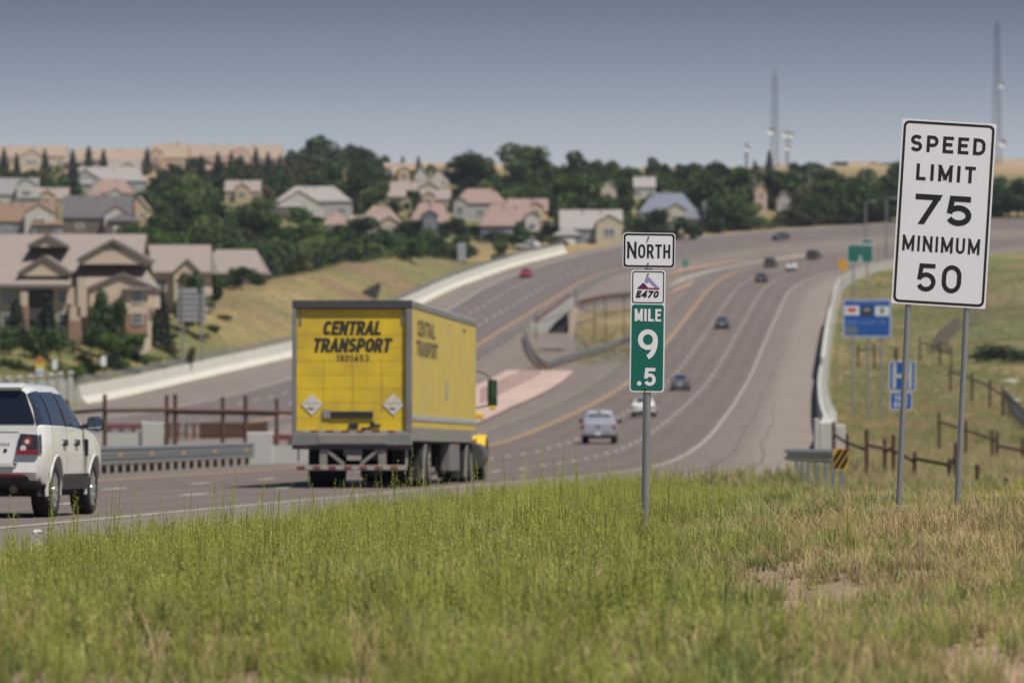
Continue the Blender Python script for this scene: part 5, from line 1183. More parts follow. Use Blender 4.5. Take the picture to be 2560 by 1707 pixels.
    for s in (1, -1): mb = MB(); mb.box(s * .75 - .07, s * .75 + .07, L_ - 4.3, L_ - 4.15, .3, 1.0); mb.box(s * .75 - .14, s * .75 + .14, L_ - 4.4, L_ - 4.05, .25, .3); mb.build('landing_leg', fr, root)
    # tractor
    ty = mat('tractor_yellow', (.62,.43,.03), .3, coat=.5); y0 = L_ + .9
    mb = MB(); vs = [(-1.05, y0, .95), (1.05, y0, .95), (1.05, y0, 2.75), (.9, y0, 3.0), (-.9, y0, 3.0), (-1.05, y0, 2.75)]; mb.slab(vs, (0, 1.65, 0)); mb.build('cab', ty, root, bev=.06)
    mb = MB(); n = 6; secs = [(y0 + 1.65, 1.0, .85, 2.0), (y0 + 2.4, .95, .8, 1.9), (y0 + 3.2, .85, .75, 1.75), (y0 + 3.6, .7, .75, 1.5)]
    vs = []
    for y, w_, za, zb_ in secs: vs += [(-w_, y, za), (w_, y, za), (w_, y, zb_ - .2), (w_ - .25, y, zb_), (-w_ + .25, y, zb_), (-w_, y, zb_ - .2)]
    mb.add(vs, [(i*6+j, i*6+(j+1)%6, (i+1)*6+(j+1)%6, (i+1)*6+j) for i in range(3) for j in range(6)] + [(23,22,21,20,19,18)]); mb.build('bonnet', ty, root, bev=.05)
    for s in (1, -1):
        mb = MB(); n = 12; vs = []
        for i in range(n + 1):
            t = R(-5 + 190 * i / n); c, sn = math.cos(t), math.sin(t)
            for rr, x in ((.60, .88), (.60, 1.27), (.66, 1.25), (.66, .88)): vs.append((s * x, L_ + 3.6 + rr * c, .55 + rr * sn * 1.05))
        mb.add(vs, [(i*4+j, i*4+(j+1)%4, (i+1)*4+(j+1)%4, (i+1)*4+j) for i in range(n) for j in range(4)]); mb.build('front_fender', ty, root, True)
        mb = MB(); mb.cyl((s * 1.12, y0 - .2, .70), (s * 1.12, y0 + 1.3, .70), .32, .32, 18); mb.build('fuel_tank', mat('dark_tank', (.10,.10,.10), .5, .4), root, True)
        mb = MB(); mb.box(*sorted((s * 1.38, s * 1.62)), y0 + 1.5, y0 + 1.66, 1.95, 2.62); mi = mb.build('mirror', mat('mirror_housing', (.012,.035,.025), .4), root, bev=.03)
        mb = MB(); mb.box(*sorted((s * 1.41, s * 1.59)), y0 + 1.49, y0 + 1.5, 2.15, 2.58); mb.build('mirror_glass', mat('lorry_mirror_glass', (.05,.12,.09), .08, .7), mi)
        mb = MB(); mb.box(*sorted((s * 1.43, s * 1.58)), y0 + 1.47, y0 + 1.6, 1.86, 1.95); mb.build('mirror_bracket', ty, mi, bev=.02)
        mb = MB(); mb.tube([(s * 1.05, y0 + 1.58, 2.85), (s * 1.3, y0 + 1.58, 2.78), (s * 1.5, y0 + 1.58, 2.6)], .022); mb.build('mirror_arm', trim_k, root); mb = MB(); mb.tube([(s * 1.05, y0 + 1.58, 1.9), (s * 1.5, y0 + 1.58, 1.98)], .022); mb.build('mirror_arm', trim_k, root)
        mb = MB(); mb.box(*sorted((s * 1.06, s * 1.30)), y0 + .9, y0 + 1.3, 1.62, 1.78); mb.build('cab_step', ty, root, bev=.03)
    bm = bmesh.new(); bmesh.ops.create_icosphere(bm, subdivisions=2, radius=.15); me = bpy.data.meshes.new('wheel_fairing'); bm.to_mesh(me); bm.free(); me.materials.append(ty); child('wheel_fairing', me, root, (W + .0, L_ - .9, 1.10), scale=(.8, 1.9, .8))
    mb = MB(); mb.box(-.45, .45, L_ - 3.2, y0 + 3.5, .55, .90); mb.build('tractor_frame', under_m, root)
    mb = MB(); mb.cyl((.95, y0 - .12, .9), (.95, y0 - .12, 3.6), .075, .075, 10); mb.build('exhaust_stack', chrome, root, True)
    return root
o = lorry(); Yt = 107.0; d_ = .079; Xr = px(1029, Yt); pose(o, Xr - 1.30 * math.cos(d_), Yt, d_, z=pz(1222.5, 110.4) + .105, grade=math.atan(-.0225))
# ------------------------------------------------------------------ houses on the hillside
def wallm(n, c): return mat(n, c, .85, var=.06, vscale=.4)
WALL = dict(white=wallm('white_siding', (.48,.455,.41)), cream=wallm('cream_siding', (.44,.40,.315)), yellow=wallm('yellow_siding', (.44,.39,.27)), grey=wallm('grey_siding', (.20,.21,.235)), blue=wallm('blue_grey_siding', (.12,.135,.17)), tan=wallm('tan_stucco', (.46,.34,.22)), pale=wallm('pale_grey_siding', (.35,.335,.325)), brown=wallm('brown_siding', (.12,.095,.085)), pink=wallm('pinkish_stucco', (.50,.36,.29)))
def roofm(n, c): return mat(n, c, .9, var=.16, vscale=1.2, bump=.4, bscale=5)
ROOF = dict(pink=roofm('pink_tile_roof', (.235,.16,.135)), taupe=roofm('taupe_shingle_roof', (.235,.195,.17)), grey=roofm('grey_shingle_roof', (.20,.19,.19)), pale=roofm('pale_shingle_roof', (.26,.238,.22)), brown=roofm('brown_tile_roof', (.18,.115,.075)), dark=roofm('dark_shingle_roof', (.095,.085,.09)), red=roofm('dull_red_roof', (.14,.065,.055)), slate=roofm('slate_roof', (.14,.15,.185)), tan=roofm('tan_tile_roof', (.27,.205,.15)))
win_g = mat('house_window_glass', (.04,.055,.075), .1, spec=.7); win_f = mat('window_frame_white', (.6,.59,.55), .6); fascia = mat('brown_fascia', (.12,.092,.072), .8)
def window(parent, cx, y, cz, w_, h_, fm=win_f):
    mb = MB(); mb.box(cx - w_/2, cx + w_/2, y - .02, y + .05, cz - h_/2, cz + h_/2); p = mb.build('window', win_g, parent)
    mb = MB(); t = max(.09, w_ * .09)
    for x0, x1, z0, z1 in ((-w_/2 - t, -w_/2, -h_/2 - t, h_/2 + t), (w_/2, w_/2 + t, -h_/2 - t, h_/2 + t), (-w_/2, w_/2, h_/2, h_/2 + t), (-w_/2, w_/2, -h_/2 - t, -h_/2), (-t*.35, t*.35, -h_/2, h_/2), (-w_/2, w_/2, -t*.3, t*.3)): mb.box(cx + x0, cx + x1, y - .06, y + .02, cz + z0, cz + z1)
    mb.build('window_frame', fm, p); return p
def gable_roof(name, x0, x1, y0, y1, ze, zr_, m, parent, axis='x', over=.2, th_=.22, hip=0.0):
    """pitched roof with overhang, ridge along axis; hip pulls the ridge ends in"""
    mb = MB()
    if axis == 'x':
        ym = (y0 + y1) / 2; a, b = x0 - over, x1 + over; s = (zr_ - ze) / ((y1 - y0) / 2); zl = ze - s * over; ya, yb = y0 - over, y1 + over
        P = [(a, ya, zl), (b, ya, zl), (b, yb, zl), (a, yb, zl), (a + hip, ym, zr_), (b - hip, ym, zr_)]
    else:
        xm = (x0 + x1) / 2; a, b = y0 - over, y1 + over; s = (zr_ - ze) / ((x1 - x0) / 2); zl = ze - s * over; xa, xb = x0 - over, x1 + over
        P = [(xa, a, zl), (xb, a, zl), (xb, b, zl), (xa, b, zl), (xm, a + hip, zr_), (xm, b - hip, zr_)]
    up = [(x, y, z + th_) for x, y, z in P]; v = P + up
    h_ = hip > .05
    if axis == 'x':
        q = [(6, 7, 11, 10), (8, 9, 10, 11), (4, 5, 1, 0), (5, 4, 3, 2)]; e = [(0, 1, 7, 6), (2, 3, 9, 8)]
        e += [(9, 6, 10), (7, 8, 11), (0, 3, 4), (2, 1, 5), (1, 2, 8, 7), (3, 0, 6, 9)] if h_ else [(0, 4, 10, 6), (4, 3, 9, 10), (1, 7, 11, 5), (5, 11, 8, 2)]
    else:
        q = [(9, 6, 10, 11), (7, 8, 11, 10), (0, 3, 5, 4), (4, 5, 2, 1)]; e = [(1, 2, 8, 7), (3, 0, 6, 9)]
        e += [(6, 7, 10), (8, 9, 11), (1, 0, 4), (3, 2, 5), (0, 1, 7, 6), (2, 3, 9, 8)] if h_ else [(0, 4, 10, 6), (4, 1, 7, 10), (3, 9, 11, 5), (5, 11, 8, 2)]
    mb.add(v, q + e)
    return mb.build(name, m, parent)
HOUSES = []
def house(label, u0, u1, vt, vb, wall, roof, style='gx', wing=None, yaw=0.0, eave=.55, depth=9.0, Y=None, chim=False, nw=3, hip=0.0, wingroof=None, wingwall=None, group=None):
    uc = (u0 + u1) / 2; Y = Y or yground(uc, vb, 600); k = F / Y; W = (u1 - u0) / k / 2 * .94; H = (vb - vt) / k
    HOUSES.append((u0, u1, vt, vb, Y)); X = px(uc, Y); z = pz(vb, Y); root = thing('house', label, 'house', (X, Y, z), (0, 0, R(yaw)), group)
    ze = H * eave; wm, rm = WALL[wall], ROOF[roof]
    mb = MB()
    if style == 'gy':      # gable end towards the road
        mb.slab([(-W, 0, -4), (W, 0, -4), (W, 0, ze), (0, 0, H), (-W, 0, ze)], (0, depth, 0)); mb.build('wall', wm, root); rf = gable_roof('roof', -W, W, 0, depth, ze, H, rm, root, 'y')
    else:
        mb.box(-W, W, 0, depth, -4, ze - .02)
        if not hip: [mb.slab([(s * (W - .3), 0.05, ze - .02), (s * (W - .3), depth - .05, ze - .02), (s * (W - .3), depth / 2, H - .05)], (s * .28, 0, 0)) for s in (-1, 1)]
        mb.build('wall', wm, root); rf = gable_roof('roof', -W, W, 0, depth, ze, H, rm, root, 'x', hip=hip)
    if wing:
        f0, f1, ht = wing; a, b = -W + 2 * W * f0, -W + 2 * W * f1; zw = ht * H; zwe = zw - (b - a) * .30
        mb = MB(); mb.slab([(a, -1.6, -4), (b, -1.6, -4), (b, -1.6, zwe), ((a+b)/2, -1.6, zw), (a, -1.6, zwe)], (0, 3.2, 0)); wg = mb.build('front_wing', WALL[wingwall or wall], root)
        gable_roof('wing_roof', a, b, -1.6, 3.2, zwe, zw, ROOF[wingroof or roof], wg, 'y', .14); window(wg, (a+b)/2, -1.62, zwe * .55, (b - a) * .42, zwe * .32)
    if style == 'gx' and W > 4.5:
        sd = random.choice((-1, 1)); w2 = W * .42; xa, xb = (sd * W * .78 - w2, sd * W * .78 + w2); h2 = ze * random.uniform(.55, .8); mb = MB(); mb.box(xa, xb, -2.6, depth * .7, -4, h2); sw = mb.build('side_wing', wm, root)
        gable_roof('wing_roof', xa, xb, -2.6, depth * .7, h2, h2 + 1.5, rm, sw, random.choice('xy'), .25, hip=1.4); mb = MB(); mb.box((xa + xb) / 2 - w2 * .6, (xa + xb) / 2 + w2 * .6, -2.66, -2.58, -1, h2 * .62); mb.build('garage_door', win_f if random.random() < .5 else fascia, sw)
    for _ in range(2): vx = random.uniform(-W * .6, W * .6); mb = MB(); mb.cyl((vx, depth * .4, ze + .3), (vx, depth * .4, H + .1), .16, .16, 6); mb.build('roof_vent', galv_d, rf)
    two = ze > 4.2
    for row in ((.30, .74) if two else (.5,)):
        for i in range(nw):
            x = -W + 2 * W * (i + .5) / nw + random.uniform(-.15, .15)
            if wing and wing[0] - .05 < (x + W) / (2 * W) < wing[1] + .05: continue
            window(root, x, -.02, ze * row, min(1.5, W * .5), min(1.4, ze * .25))
    if chim: mb = MB(); mb.box(W * .4, W * .4 + .9, depth * .4, depth * .4 + .9, H * .7, H + .9); mb.build('chimney', wm, rf)
    return root
house('grey roofed house with a white gable end above the brown roofed one', -40, 96, 446, 520, 'white', 'grey', 'gx', (.62, 1.0, .98), eave=.45, nw=2)
house('brown roofed house with a cream gable beside a dark grey wall', -30, 139, 506, 588, 'grey', 'brown', 'gx', (.56, 1.0, .93), eave=.42, wingwall='white', nw=2)
house('dark house with a dull red roof and pale end wall beside the tree belt', 152, 332, 490, 588, 'brown', 'dark', 'gx', (.62, .98, .72), eave=.45, wingwall='white', wingroof='red', nw=2)
house('pink roofed house with pale green white gables behind the dark house', 222, 333, 448, 515, 'white', 'pink', 'gx', (.36, .86, .62), eave=.48, nw=2, hip=2.5)
house('wide house with pale and grey roofs high on the left hillside', 160, 370, 418, 478, 'pale', 'pale', 'gx', (.05, .42, .88), eave=.42, wingroof='taupe', hip=3)
house('long tan roofed building on the ridge at the far left', -20, 168, 364, 420, 'cream', 'tan', 'gx', (.35, .72, .82), eave=.5, depth=16, nw=6)
house('long tan roofed building on the ridge beside the pointed conifer', 172, 362, 371, 425, 'brown', 'tan', 'gx', None, eave=.45, depth=16, nw=7)
house('tan roofed ridge building with a small cupola and rust wall', 372, 470, 359, 425, 'tan', 'tan', 'gx', (.0, .35, .8), eave=.45, depth=14, chim=True)
house('long low tan roofed building on the ridge with a dark vent box', 460, 712, 362, 412, 'pink', 'tan', 'gx', (.48, .66, .85), eave=.4, depth=16, nw=7, chim=True)
house('large white walled house with a pink and grey roof left of centre', 684, 884, 467, 548, 'pale', 'pale', 'gx', (.0, .62, .86), eave=.55, hip=4, wingroof='pink', wingwall='white', nw=4)
house('low pink roofed gable just below the large white walled house', 805, 872, 533, 580, 'brown', 'pink', 'gx', None, eave=.35, hip=2, nw=2)
house('low pink and slate roofed house half sunk in trees, left of centre', 893, 1006, 515, 578, 'tan', 'pink', 'gx', (.45, 1.0, .55), eave=.35, wingroof='slate', hip=3)
house('pink roofed house with a dark blue grey front in the middle of the hillside', 1021, 1130, 509, 595, 'blue', 'pink', 'gx', (.3, .68, .8), eave=.45, hip=2, wingwall='blue')
house('pink roofed house with pale grey upper walls, highest of the central pair', 1130, 1270, 473, 552, 'pale', 'pink', 'gx', (.0, .24, .72), eave=.55, hip=3)
house('pink roofed house with slate walls and a white right end by the road bend', 1198, 1352, 514, 606, 'blue', 'pink', 'gx', (.76, 1.0, .82), eave=.45, wingwall='white', hip=2)
house('yellow gabled house with a taupe roof between the trees', 972, 1104, 455, 508, 'yellow', 'taupe', 'gx', (.55, 1.0, .98), eave=.35, nw=2)
G2 = 'tan houses on the skyline at centre'
house('leftmost tan house of the skyline trio at centre', 964, 1024, 408, 458, 'tan', 'tan', 'gx', (.5, 1, .8), eave=.4, nw=2, group=G2, yaw=8)
house('white and tan house in the middle of the skyline trio at centre', 1036, 1072, 414, 466, 'white', 'tan', 'gy', None, eave=.5, nw=2, group=G2)
house('orange tan house at the right end of the skyline trio', 1078, 1120, 420, 466, 'white', 'tan', 'gy', None, eave=.5, nw=2, group=G2)
house('low pink roof just behind the golden bank, left of a thin conifer', 768, 862, 636, 692, 'pink', 'pink', 'gx', None, eave=.25, nw=2, Y=860)
house('low pink roof just behind the golden bank, right of a thin conifer', 872, 940, 638, 690, 'pale', 'pink', 'gx', None, eave=.2, nw=2, Y=862, hip=2.5)
house('pinkish low roof corner behind the golden bank near the tan complex', 690, 768, 652, 700, 'pink', 'pink', 'gx', None, eave=.2, nw=2, Y=868, hip=2)
house('grey roofed house with a bright cream gable above the far road', 1396, 1560, 526, 610, 'grey', 'pale', 'gx', (.58, 1.0, .86), eave=.45, wingwall='yellow', nw=3)
house('slate roofed house with cream upper walls near the grey sign back', 1594, 1748, 484, 578, 'pale', 'slate', 'gx', (.45, .8, .72), eave=.5, wingwall='cream', hip=3)
house('small cream gable peeking between dark trees, left of the slate roof', 1502, 1542, 450, 502, 'cream', 'pale', 'gy', None, eave=.6, nw=1)
house('small pale roof peeking between dark trees above the slate roof', 1584, 1640, 443, 495, 'white', 'pale', 'gx', None, eave=.5, nw=2)
house('tall narrow pinkish house behind a lamp post', 1888, 1918, 457, 530, 'pink', 'tan', 'gy', None, eave=.75, nw=1)
house('small greyish house among the dark trees right of the pinkish one', 1942, 1984, 478, 530, 'pale', 'taupe', 'gy', None, eave=.6, nw=1)
house('tiny tan roof on the horizon beside the dish tower', 1944, 1962, 408, 430, 'tan', 'tan', 'gx', None, eave=.4, nw=1, Y=1780)
house('tan roofs on the horizon left of the speed sign', 2120, 2200, 403, 428, 'tan', 'tan', 'gx', (.6, 1, .9), eave=.4, nw=3, Y=1820)
house('tan roofed building on the horizon right of the speed sign', 2488, 2600, 396, 440, 'tan', 'tan', 'gx', None, eave=.4, nw=4, Y=1820, depth=14)

house('tan house squeezed between the tree belt and the large white walled house', 560, 652, 452, 506, 'tan', 'taupe', 'gx', (.3, .7, .85), eave=.5)
house('beige roofed house above the central blue grey house', 1046, 1128, 474, 520, 'tan', 'taupe', 'gx', (.1, .5, .85), eave=.45)
house('wide beige house low behind the slate walled house', 1268, 1372, 498, 552, 'tan', 'pink', 'gx', (.5, .9, .85), eave=.45)
house('pink roofed house between the central tan houses and green trees', 1300, 1385, 560, 604, 'tan', 'pink', 'gx', None, eave=.4)
house('beige house directly right of the low pink gable', 872, 950, 540, 590, 'pale', 'taupe', 'gx', (.2, .6, .85), eave=.45)
house('taupe roofed house above the pale roofed one on the left hillside', 250, 352, 400, 448, 'tan', 'taupe', 'gx', (.5, .9, .85), eave=.45)
house('beige house beside the cream gable at the far left', 90, 170, 470, 520, 'tan', 'taupe', 'gx', (.1, .6, .85), eave=.45)
house('beige gable end rising behind the dark house', 318, 372, 492, 552, 'tan', 'taupe', 'gy', None, eave=.5, nw=2)

def complex_():
    Y = 500.0; k = F / Y; zb = pz(866, Y); root = thing('apartment_house', 'large tan gabled complex with broad taupe roofs at the left', 'building', (px(0, Y), Y, zb))
    x = lambda u: u / k; z = lambda v: (866 - v) / k; st = wallm('tan_complex_stucco', (.52,.415,.31)); tr = roofm('taupe_complex_roof', (.225,.185,.160)); tr2 = roofm('taupe_dark_roof', (.15,.125,.11)); stone = mat('brown_stone', (.27,.17,.11), .9, var=.35, vscale=2.5, bump=.4, bscale=4)
    mb = MB(); mb.box(x(-60), x(344), 3, 19, -5, z(695)); mb.build('wall', st, root)
    gable_roof('roof', x(-90), x(337), 3, 23, z(694), z(584), tr, root, 'x', .25)
    def gab(u0, u1, va, vb_, y, d=5, fm=st, vent=False, wv=None):
        mb = MB(); mb.slab([(x(u0), y, z(wv or vb_)), (x(u1), y, z(wv or vb_)), (x(u1), y, z(vb_)), (x((u0+u1)/2), y, z(va)), (x(u0), y, z(vb_))], (0, d, 0)); g = mb.build('gable', fm, root)
        r_ = gable_roof('gable_roof', x(u0), x(u1), y, y + d, z(vb_), z(va), tr2, g, 'y', .22, .32)
        if vent: mb = MB(); c = (u0+u1)/2; h = (vb_ - va); mb.slab([(x(c - h*.55), y - .05, z(va + h*.42)), (x(c + h*.55), y - .05, z(va + h*.42)), (x(c), y - .05, z(va + h*.1))], (0, .05, 0)); mb.build('gable_vent', mat('olive_vent', (.13,.13,.085), .8), g)
        return g
    gab(196, 364, 604, 651, 1.0, 9, vent=True, wv=660); gab(60, 148, 590, 614, 6, 8); gab(52, 172, 646, 684, -.6, 7, wv=690); gab(226, 388, 689, 724, -1.2, 8, wv=770)
    mb = MB(); mb.slab([(x(205), -1.0, z(724)), (x(400), -1.0, z(724)), (x(352), 4.2, z(668)), (x(225), 4.2, z(668))], (0, 0, .22)); mb.build('lower_roof', tr, root)
    mb = MB(); mb.slab([(x(-60), -1.6, z(716)), (x(182), -1.6, z(716)), (x(168), 3.2, z(672)), (x(-60), 3.2, z(672))], (0, 0, .22)); mb.build('lower_roof', tr, root); mb = MB(); mb.box(x(-60), x(182), -1.66, -1.45, z(722), z(715)); mb.build('fascia_board', fascia, root)
    mb = MB(); mb.box(x(316), x(374), -1.6, 2.4, z(836), z(726)); bay = mb.build('bay', st, root); mb = MB(); mb.box(x(318), x(372), -1.75, -1.58, z(836), z(784)); mb.build('stone_base', stone, bay)
    window(bay, x(346), -1.62, z(741), .85, 1.15); window(bay, x(347), -1.78, z(796), .85, 1.0)
    mb = MB(); mb.slab([(x(308), -2, z(727)), (x(382), -2, z(727)), (x(372), 1, z(712)), (x(318), 1, z(712))], (0, 0, .18)); mb.build('bay_roof', tr2, bay)
    for ua, ub, va, vb_ in ((199, 221, 694, 792), (180, 206, 768, 866), (58, 74, 730, 830), (268, 282, 735, 800)):
        mb = MB(); mb.box(x(ua), x(ub), -2.6, -1.7, z(vb_) - (1 if vb_ > 800 else 0), z(va)); c = mb.build('column', st, root)
        if vb_ > 820: mb = MB(); mb.box(x(ua) - .08, x(ub) + .08, -2.7, -1.6, z(vb_) - 1, z(vb_) + 2.6); mb.build('stone_pier', stone, c)
    mb = MB(); mb.box(x(66), x(122), -1.0, 2.95, z(800), z(724)); mb.build('porch_shade_block', mat('porch_shade_colour', (.06,.05,.05), .9), root); mb = MB(); mb.box(x(-60), x(60), -.6, 3, z(870), z(724)); mb.build('side_wing', st, root); mb = MB(); mb.box(x(135), x(182), -.8, 3, z(850), z(718)); mb.build('side_wing', st, root)  # first block fills the porch, its shade painted as a dark colour
    for u, v in ((20, 745), (20, 800), (158, 740), (160, 800)): window(root, x(u), -.85, z(v), .9, 1.2)
    for nm, lab, u0_, u1_, vr, ve, Y2, hip, prm in (('apartment_house', 'lower taupe roofed wing set back at the right of the tan complex', 330, 522, 614, 682, 565, .4, True), ('house', 'low hipped taupe roof at the right end behind the tan complex trees', 505, 660, 626, 684, 655, 1.6, False)):
        k2 = F / Y2; uc = (u0_ + u1_) / 2; r2 = thing(nm, lab, 'building', (px(uc, Y2), Y2, pz(ve, Y2))); W = (u1_ - u0_) / 2 / k2; H = (ve - vr) / k2
        mb = MB(); mb.box(-W + .4, W - .4, .3, 13, -6, 0); mb.build('wall', st, r2); gable_roof('roof', -W, W, 0, 14, 0, H, tr, r2, 'x', .2, hip=hip)
        if prm:
            mb = MB(); a, b = (438 - uc) / k2, (502 - uc) / k2; h = 30 / k2; mb.slab([(a, -2, -5), (b, -2, -5), (b, -2, -.1), ((a+b)/2, -2, h), (a, -2, -.1)], (0, 5, 0)); g = mb.build('porch', st, r2); gable_roof('porch_roof', a, b, -2, 4, 0, h, tr2, g, 'y', .2)
        for i in range(4): window(r2, -W + 2 * W * (i + .5) / 4, .28, -1.4, 1.0, 1.3)
    return root
complex_()

# ------------------------------------------------------------------ trees
def leaf_mat(name, c, rnd=.38):
    m = mat(name, c, .75, var=.35, vscale=.8, objrand=rnd, trans=.22, spec=.25); return m
LEAF = dict(d=leaf_mat('dark_foliage', (.043,.072,.022)), g=leaf_mat('green_foliage', (.066,.112,.024)), l=leaf_mat('light_foliage', (.115,.15,.045)), c=leaf_mat('conifer_foliage', (.038,.058,.038)), o=leaf_mat('olive_foliage', (.072,.075,.03)))
bark = mat('bark', (.085,.065,.05), .9, var=.3, vscale=3, bump=.4)
def leaf_cloud(P, N_, s0, s1, seed, flat=.0):
    """many small bent leaf-clump quads centred on P"""
    r = np.random.default_rng(seed); n = len(P); a = r.normal(size=(n, 3)); a /= np.linalg.norm(a, axis=1)[:, None]
    if flat: a[:, 2] = a[:, 2] * (1 - flat) ; a /= np.linalg.norm(a, axis=1)[:, None]
    b = np.cross(a, r.normal(size=(n, 3))); b /= np.linalg.norm(b, axis=1)[:, None]; s = r.uniform(s0, s1, n)[:, None]
    c = np.cross(a, b) * s * .5
    V = np.stack([P - a*s*.6, P + b*s*.45 + c*.3, P + a*s*.6, P - b*s*.45 + c*.3], 1).reshape(-1, 3); Q = np.arange(4 * n).reshape(-1, 4); return V, Q
def decid(seed, n=1900):
    r = np.random.default_rng(seed); P = []; lobes = []
    for i in range(r.integers(12, 17)):
        t = r.uniform(0, 1); ang = r.uniform(0, 6.28); rad = .36 * math.sin(math.pi * (.25 + .65 * t)) * r.uniform(.4, 1.15); lobes.append((rad * math.cos(ang), rad * math.sin(ang), .17 + .70 * t, r.uniform(.13, .21)))
    w_ = np.array([l[3] ** 2 for l in lobes]); w_ /= w_.sum()
    for i in range(n):
        x, y, z, s = lobes[r.choice(len(lobes), p=w_)]; d = r.normal(size=3); d /= np.linalg.norm(d); q = r.uniform(.35, 1.06) ** .6; P.append((x + d[0]*s*q, y + d[1]*s*q, max(.05, z + d[2]*s*q*.9)))
    P = np.array(P); V, Q = leaf_cloud(P, None, .04, .08, seed); return V, Q, lobes
def conif(seed, n=1300, slim=.27):
    r = np.random.default_rng(seed); P = []
    for i in range(n):
        z = r.beta(1.0, 1.5) * .95 + .04; tier = (z * 11) % 1; rad = slim * (1 - z) ** .85 * (1.08 - .45 * tier) * r.uniform(.45, 1.0) + .012; a = r.uniform(0, 6.28) ; bunch = 1 + .22 * math.sin(a * 5 + z * 40); P.append((rad * bunch * math.cos(a), rad * bunch * math.sin(a), z - .05 * rad))
    V, Q = leaf_cloud(np.array(P), None, .03, .06, seed, .35); return V, Q, []
def shrub(seed, n=700):
    r = np.random.default_rng(seed); P = []; L_ = [(r.uniform(-.32, .32), r.uniform(-.3, .3), r.uniform(.2, .62), r.uniform(.2, .32)) for _ in range(8)]
    for i in range(n):
        x, y, z, s = L_[r.integers(8)]; d = r.normal(size=3); d /= np.linalg.norm(d); q = r.uniform(.4, 1.05); P.append((x + d[0]*s*q, y + d[1]*s*q, max(.0, z + d[2]*s*q)))
    V, Q = leaf_cloud(np.array(P), None, .06, .13, seed); return V, Q, []
Z3 = np.zeros((0, 3), int); CROWN = {}
for kk in 'dgloc':
    CROWN[kk] = []
    for i in range(5 if kk in 'dg' else 3):
        V, Q, lob = conif(900 + i + ord(kk)) if kk == 'c' else decid(100 * ord(kk) + i); me = pymesh('crown', V, Q, Z3, LEAF[kk])
        mb = MB(); mb.cyl((0, 0, -.12), (0, 0, .34), .028, .02, 7); mb.cyl((0, 0, .34), (.01, 0, .8), .02, .006, 6)
        for x, y, z, s in lob[:6]: mb.cyl((0, 0, z * .45 + .05), (x * .8, y * .8, z), .012, .004, 5)
        CROWN[kk].append((me, mb.mesh('trunk', bark, True)))
SHRUB = {kk: [pymesh('crown', *shrub(300 + i + ord(kk))[:2], Z3, LEAF[kk]) for i in range(3)] for kk in 'dglo'}
NT = [0]
def tree(label, u, vt, w_px, kind='d', Y=None, group=None, hpx=None, aspect=1.3, name=None, front=False):
    asp = 2.6 if kind == 'c' else aspect
    if Y is None:
        ys = np.arange(700, 2300, 4.0); zt = (V0 - vt) * ys / F; d = gz((u - U0) * ys / F, ys) + asp * w_px * ys / F - zt; i = np.argmax(d > 0) if (d > 0).any() else len(ys) - 1; Y = float(ys[i])
        for hu0, hu1, hvt, hvb, hY in ([] if front else HOUSES):      # crowns the photo shows behind a roof grow behind that house
            if Y < hY + 14 and vt < hvb - .4 * (hvb - hvt) and min(u + w_px * .5, hu1) - max(u - w_px * .5, hu0) > .12 * (hu1 - hu0): Y = hY + 14
        while u > 1340 and Y < 1075 and px(u, Y) > lx(SBL, Y) - 3: Y += 4.0
    X = px(u, Y); zg = g1(X, Y); H = max(2.5, pz(vt, Y) - zg); Wd = w_px * Y / F
    NT[0] += 1; me, tr = CROWN[kind][NT[0] % len(CROWN[kind])]
    root = thing(name or ('conifer_tree' if kind == 'c' else 'tree'), label, 'tree', (X, Y, zg - .1), (0, 0, random.uniform(0, 6.28)), group)
    s = Wd / (.46 if kind == 'c' else .72)
    child('trunk', tr, root, scale=(s, s, H)); child('crown', me, root, scale=(s, s, H)); return root
def bush(label, u, vb, w_px, h_px, kind='g', Y=None, group=None):
    Y = Y or yground(u, vb, 120, 1000); X = px(u, Y); k = F / Y; root = thing('bush', label, 'bush', (X, Y, pz(vb, Y) - .15), (0, 0, random.uniform(0, 6.28)), group); NT[0] += 1
    child('crown', SHRUB[kind][NT[0] % 3], root, scale=(w_px / k / 1.1, w_px / k / 1.1, h_px / k / .92)); mb = MB(); mb.cyl((0, 0, -.5), (0, 0, h_px / k * .4), .08, .04, 6); mb.build('trunk', bark, root); return root
ORD = 'first second third fourth fifth sixth seventh eighth ninth tenth eleventh twelfth thirteenth fourteenth fifteenth sixteenth seventeenth eighteenth nineteenth twentieth'.split()
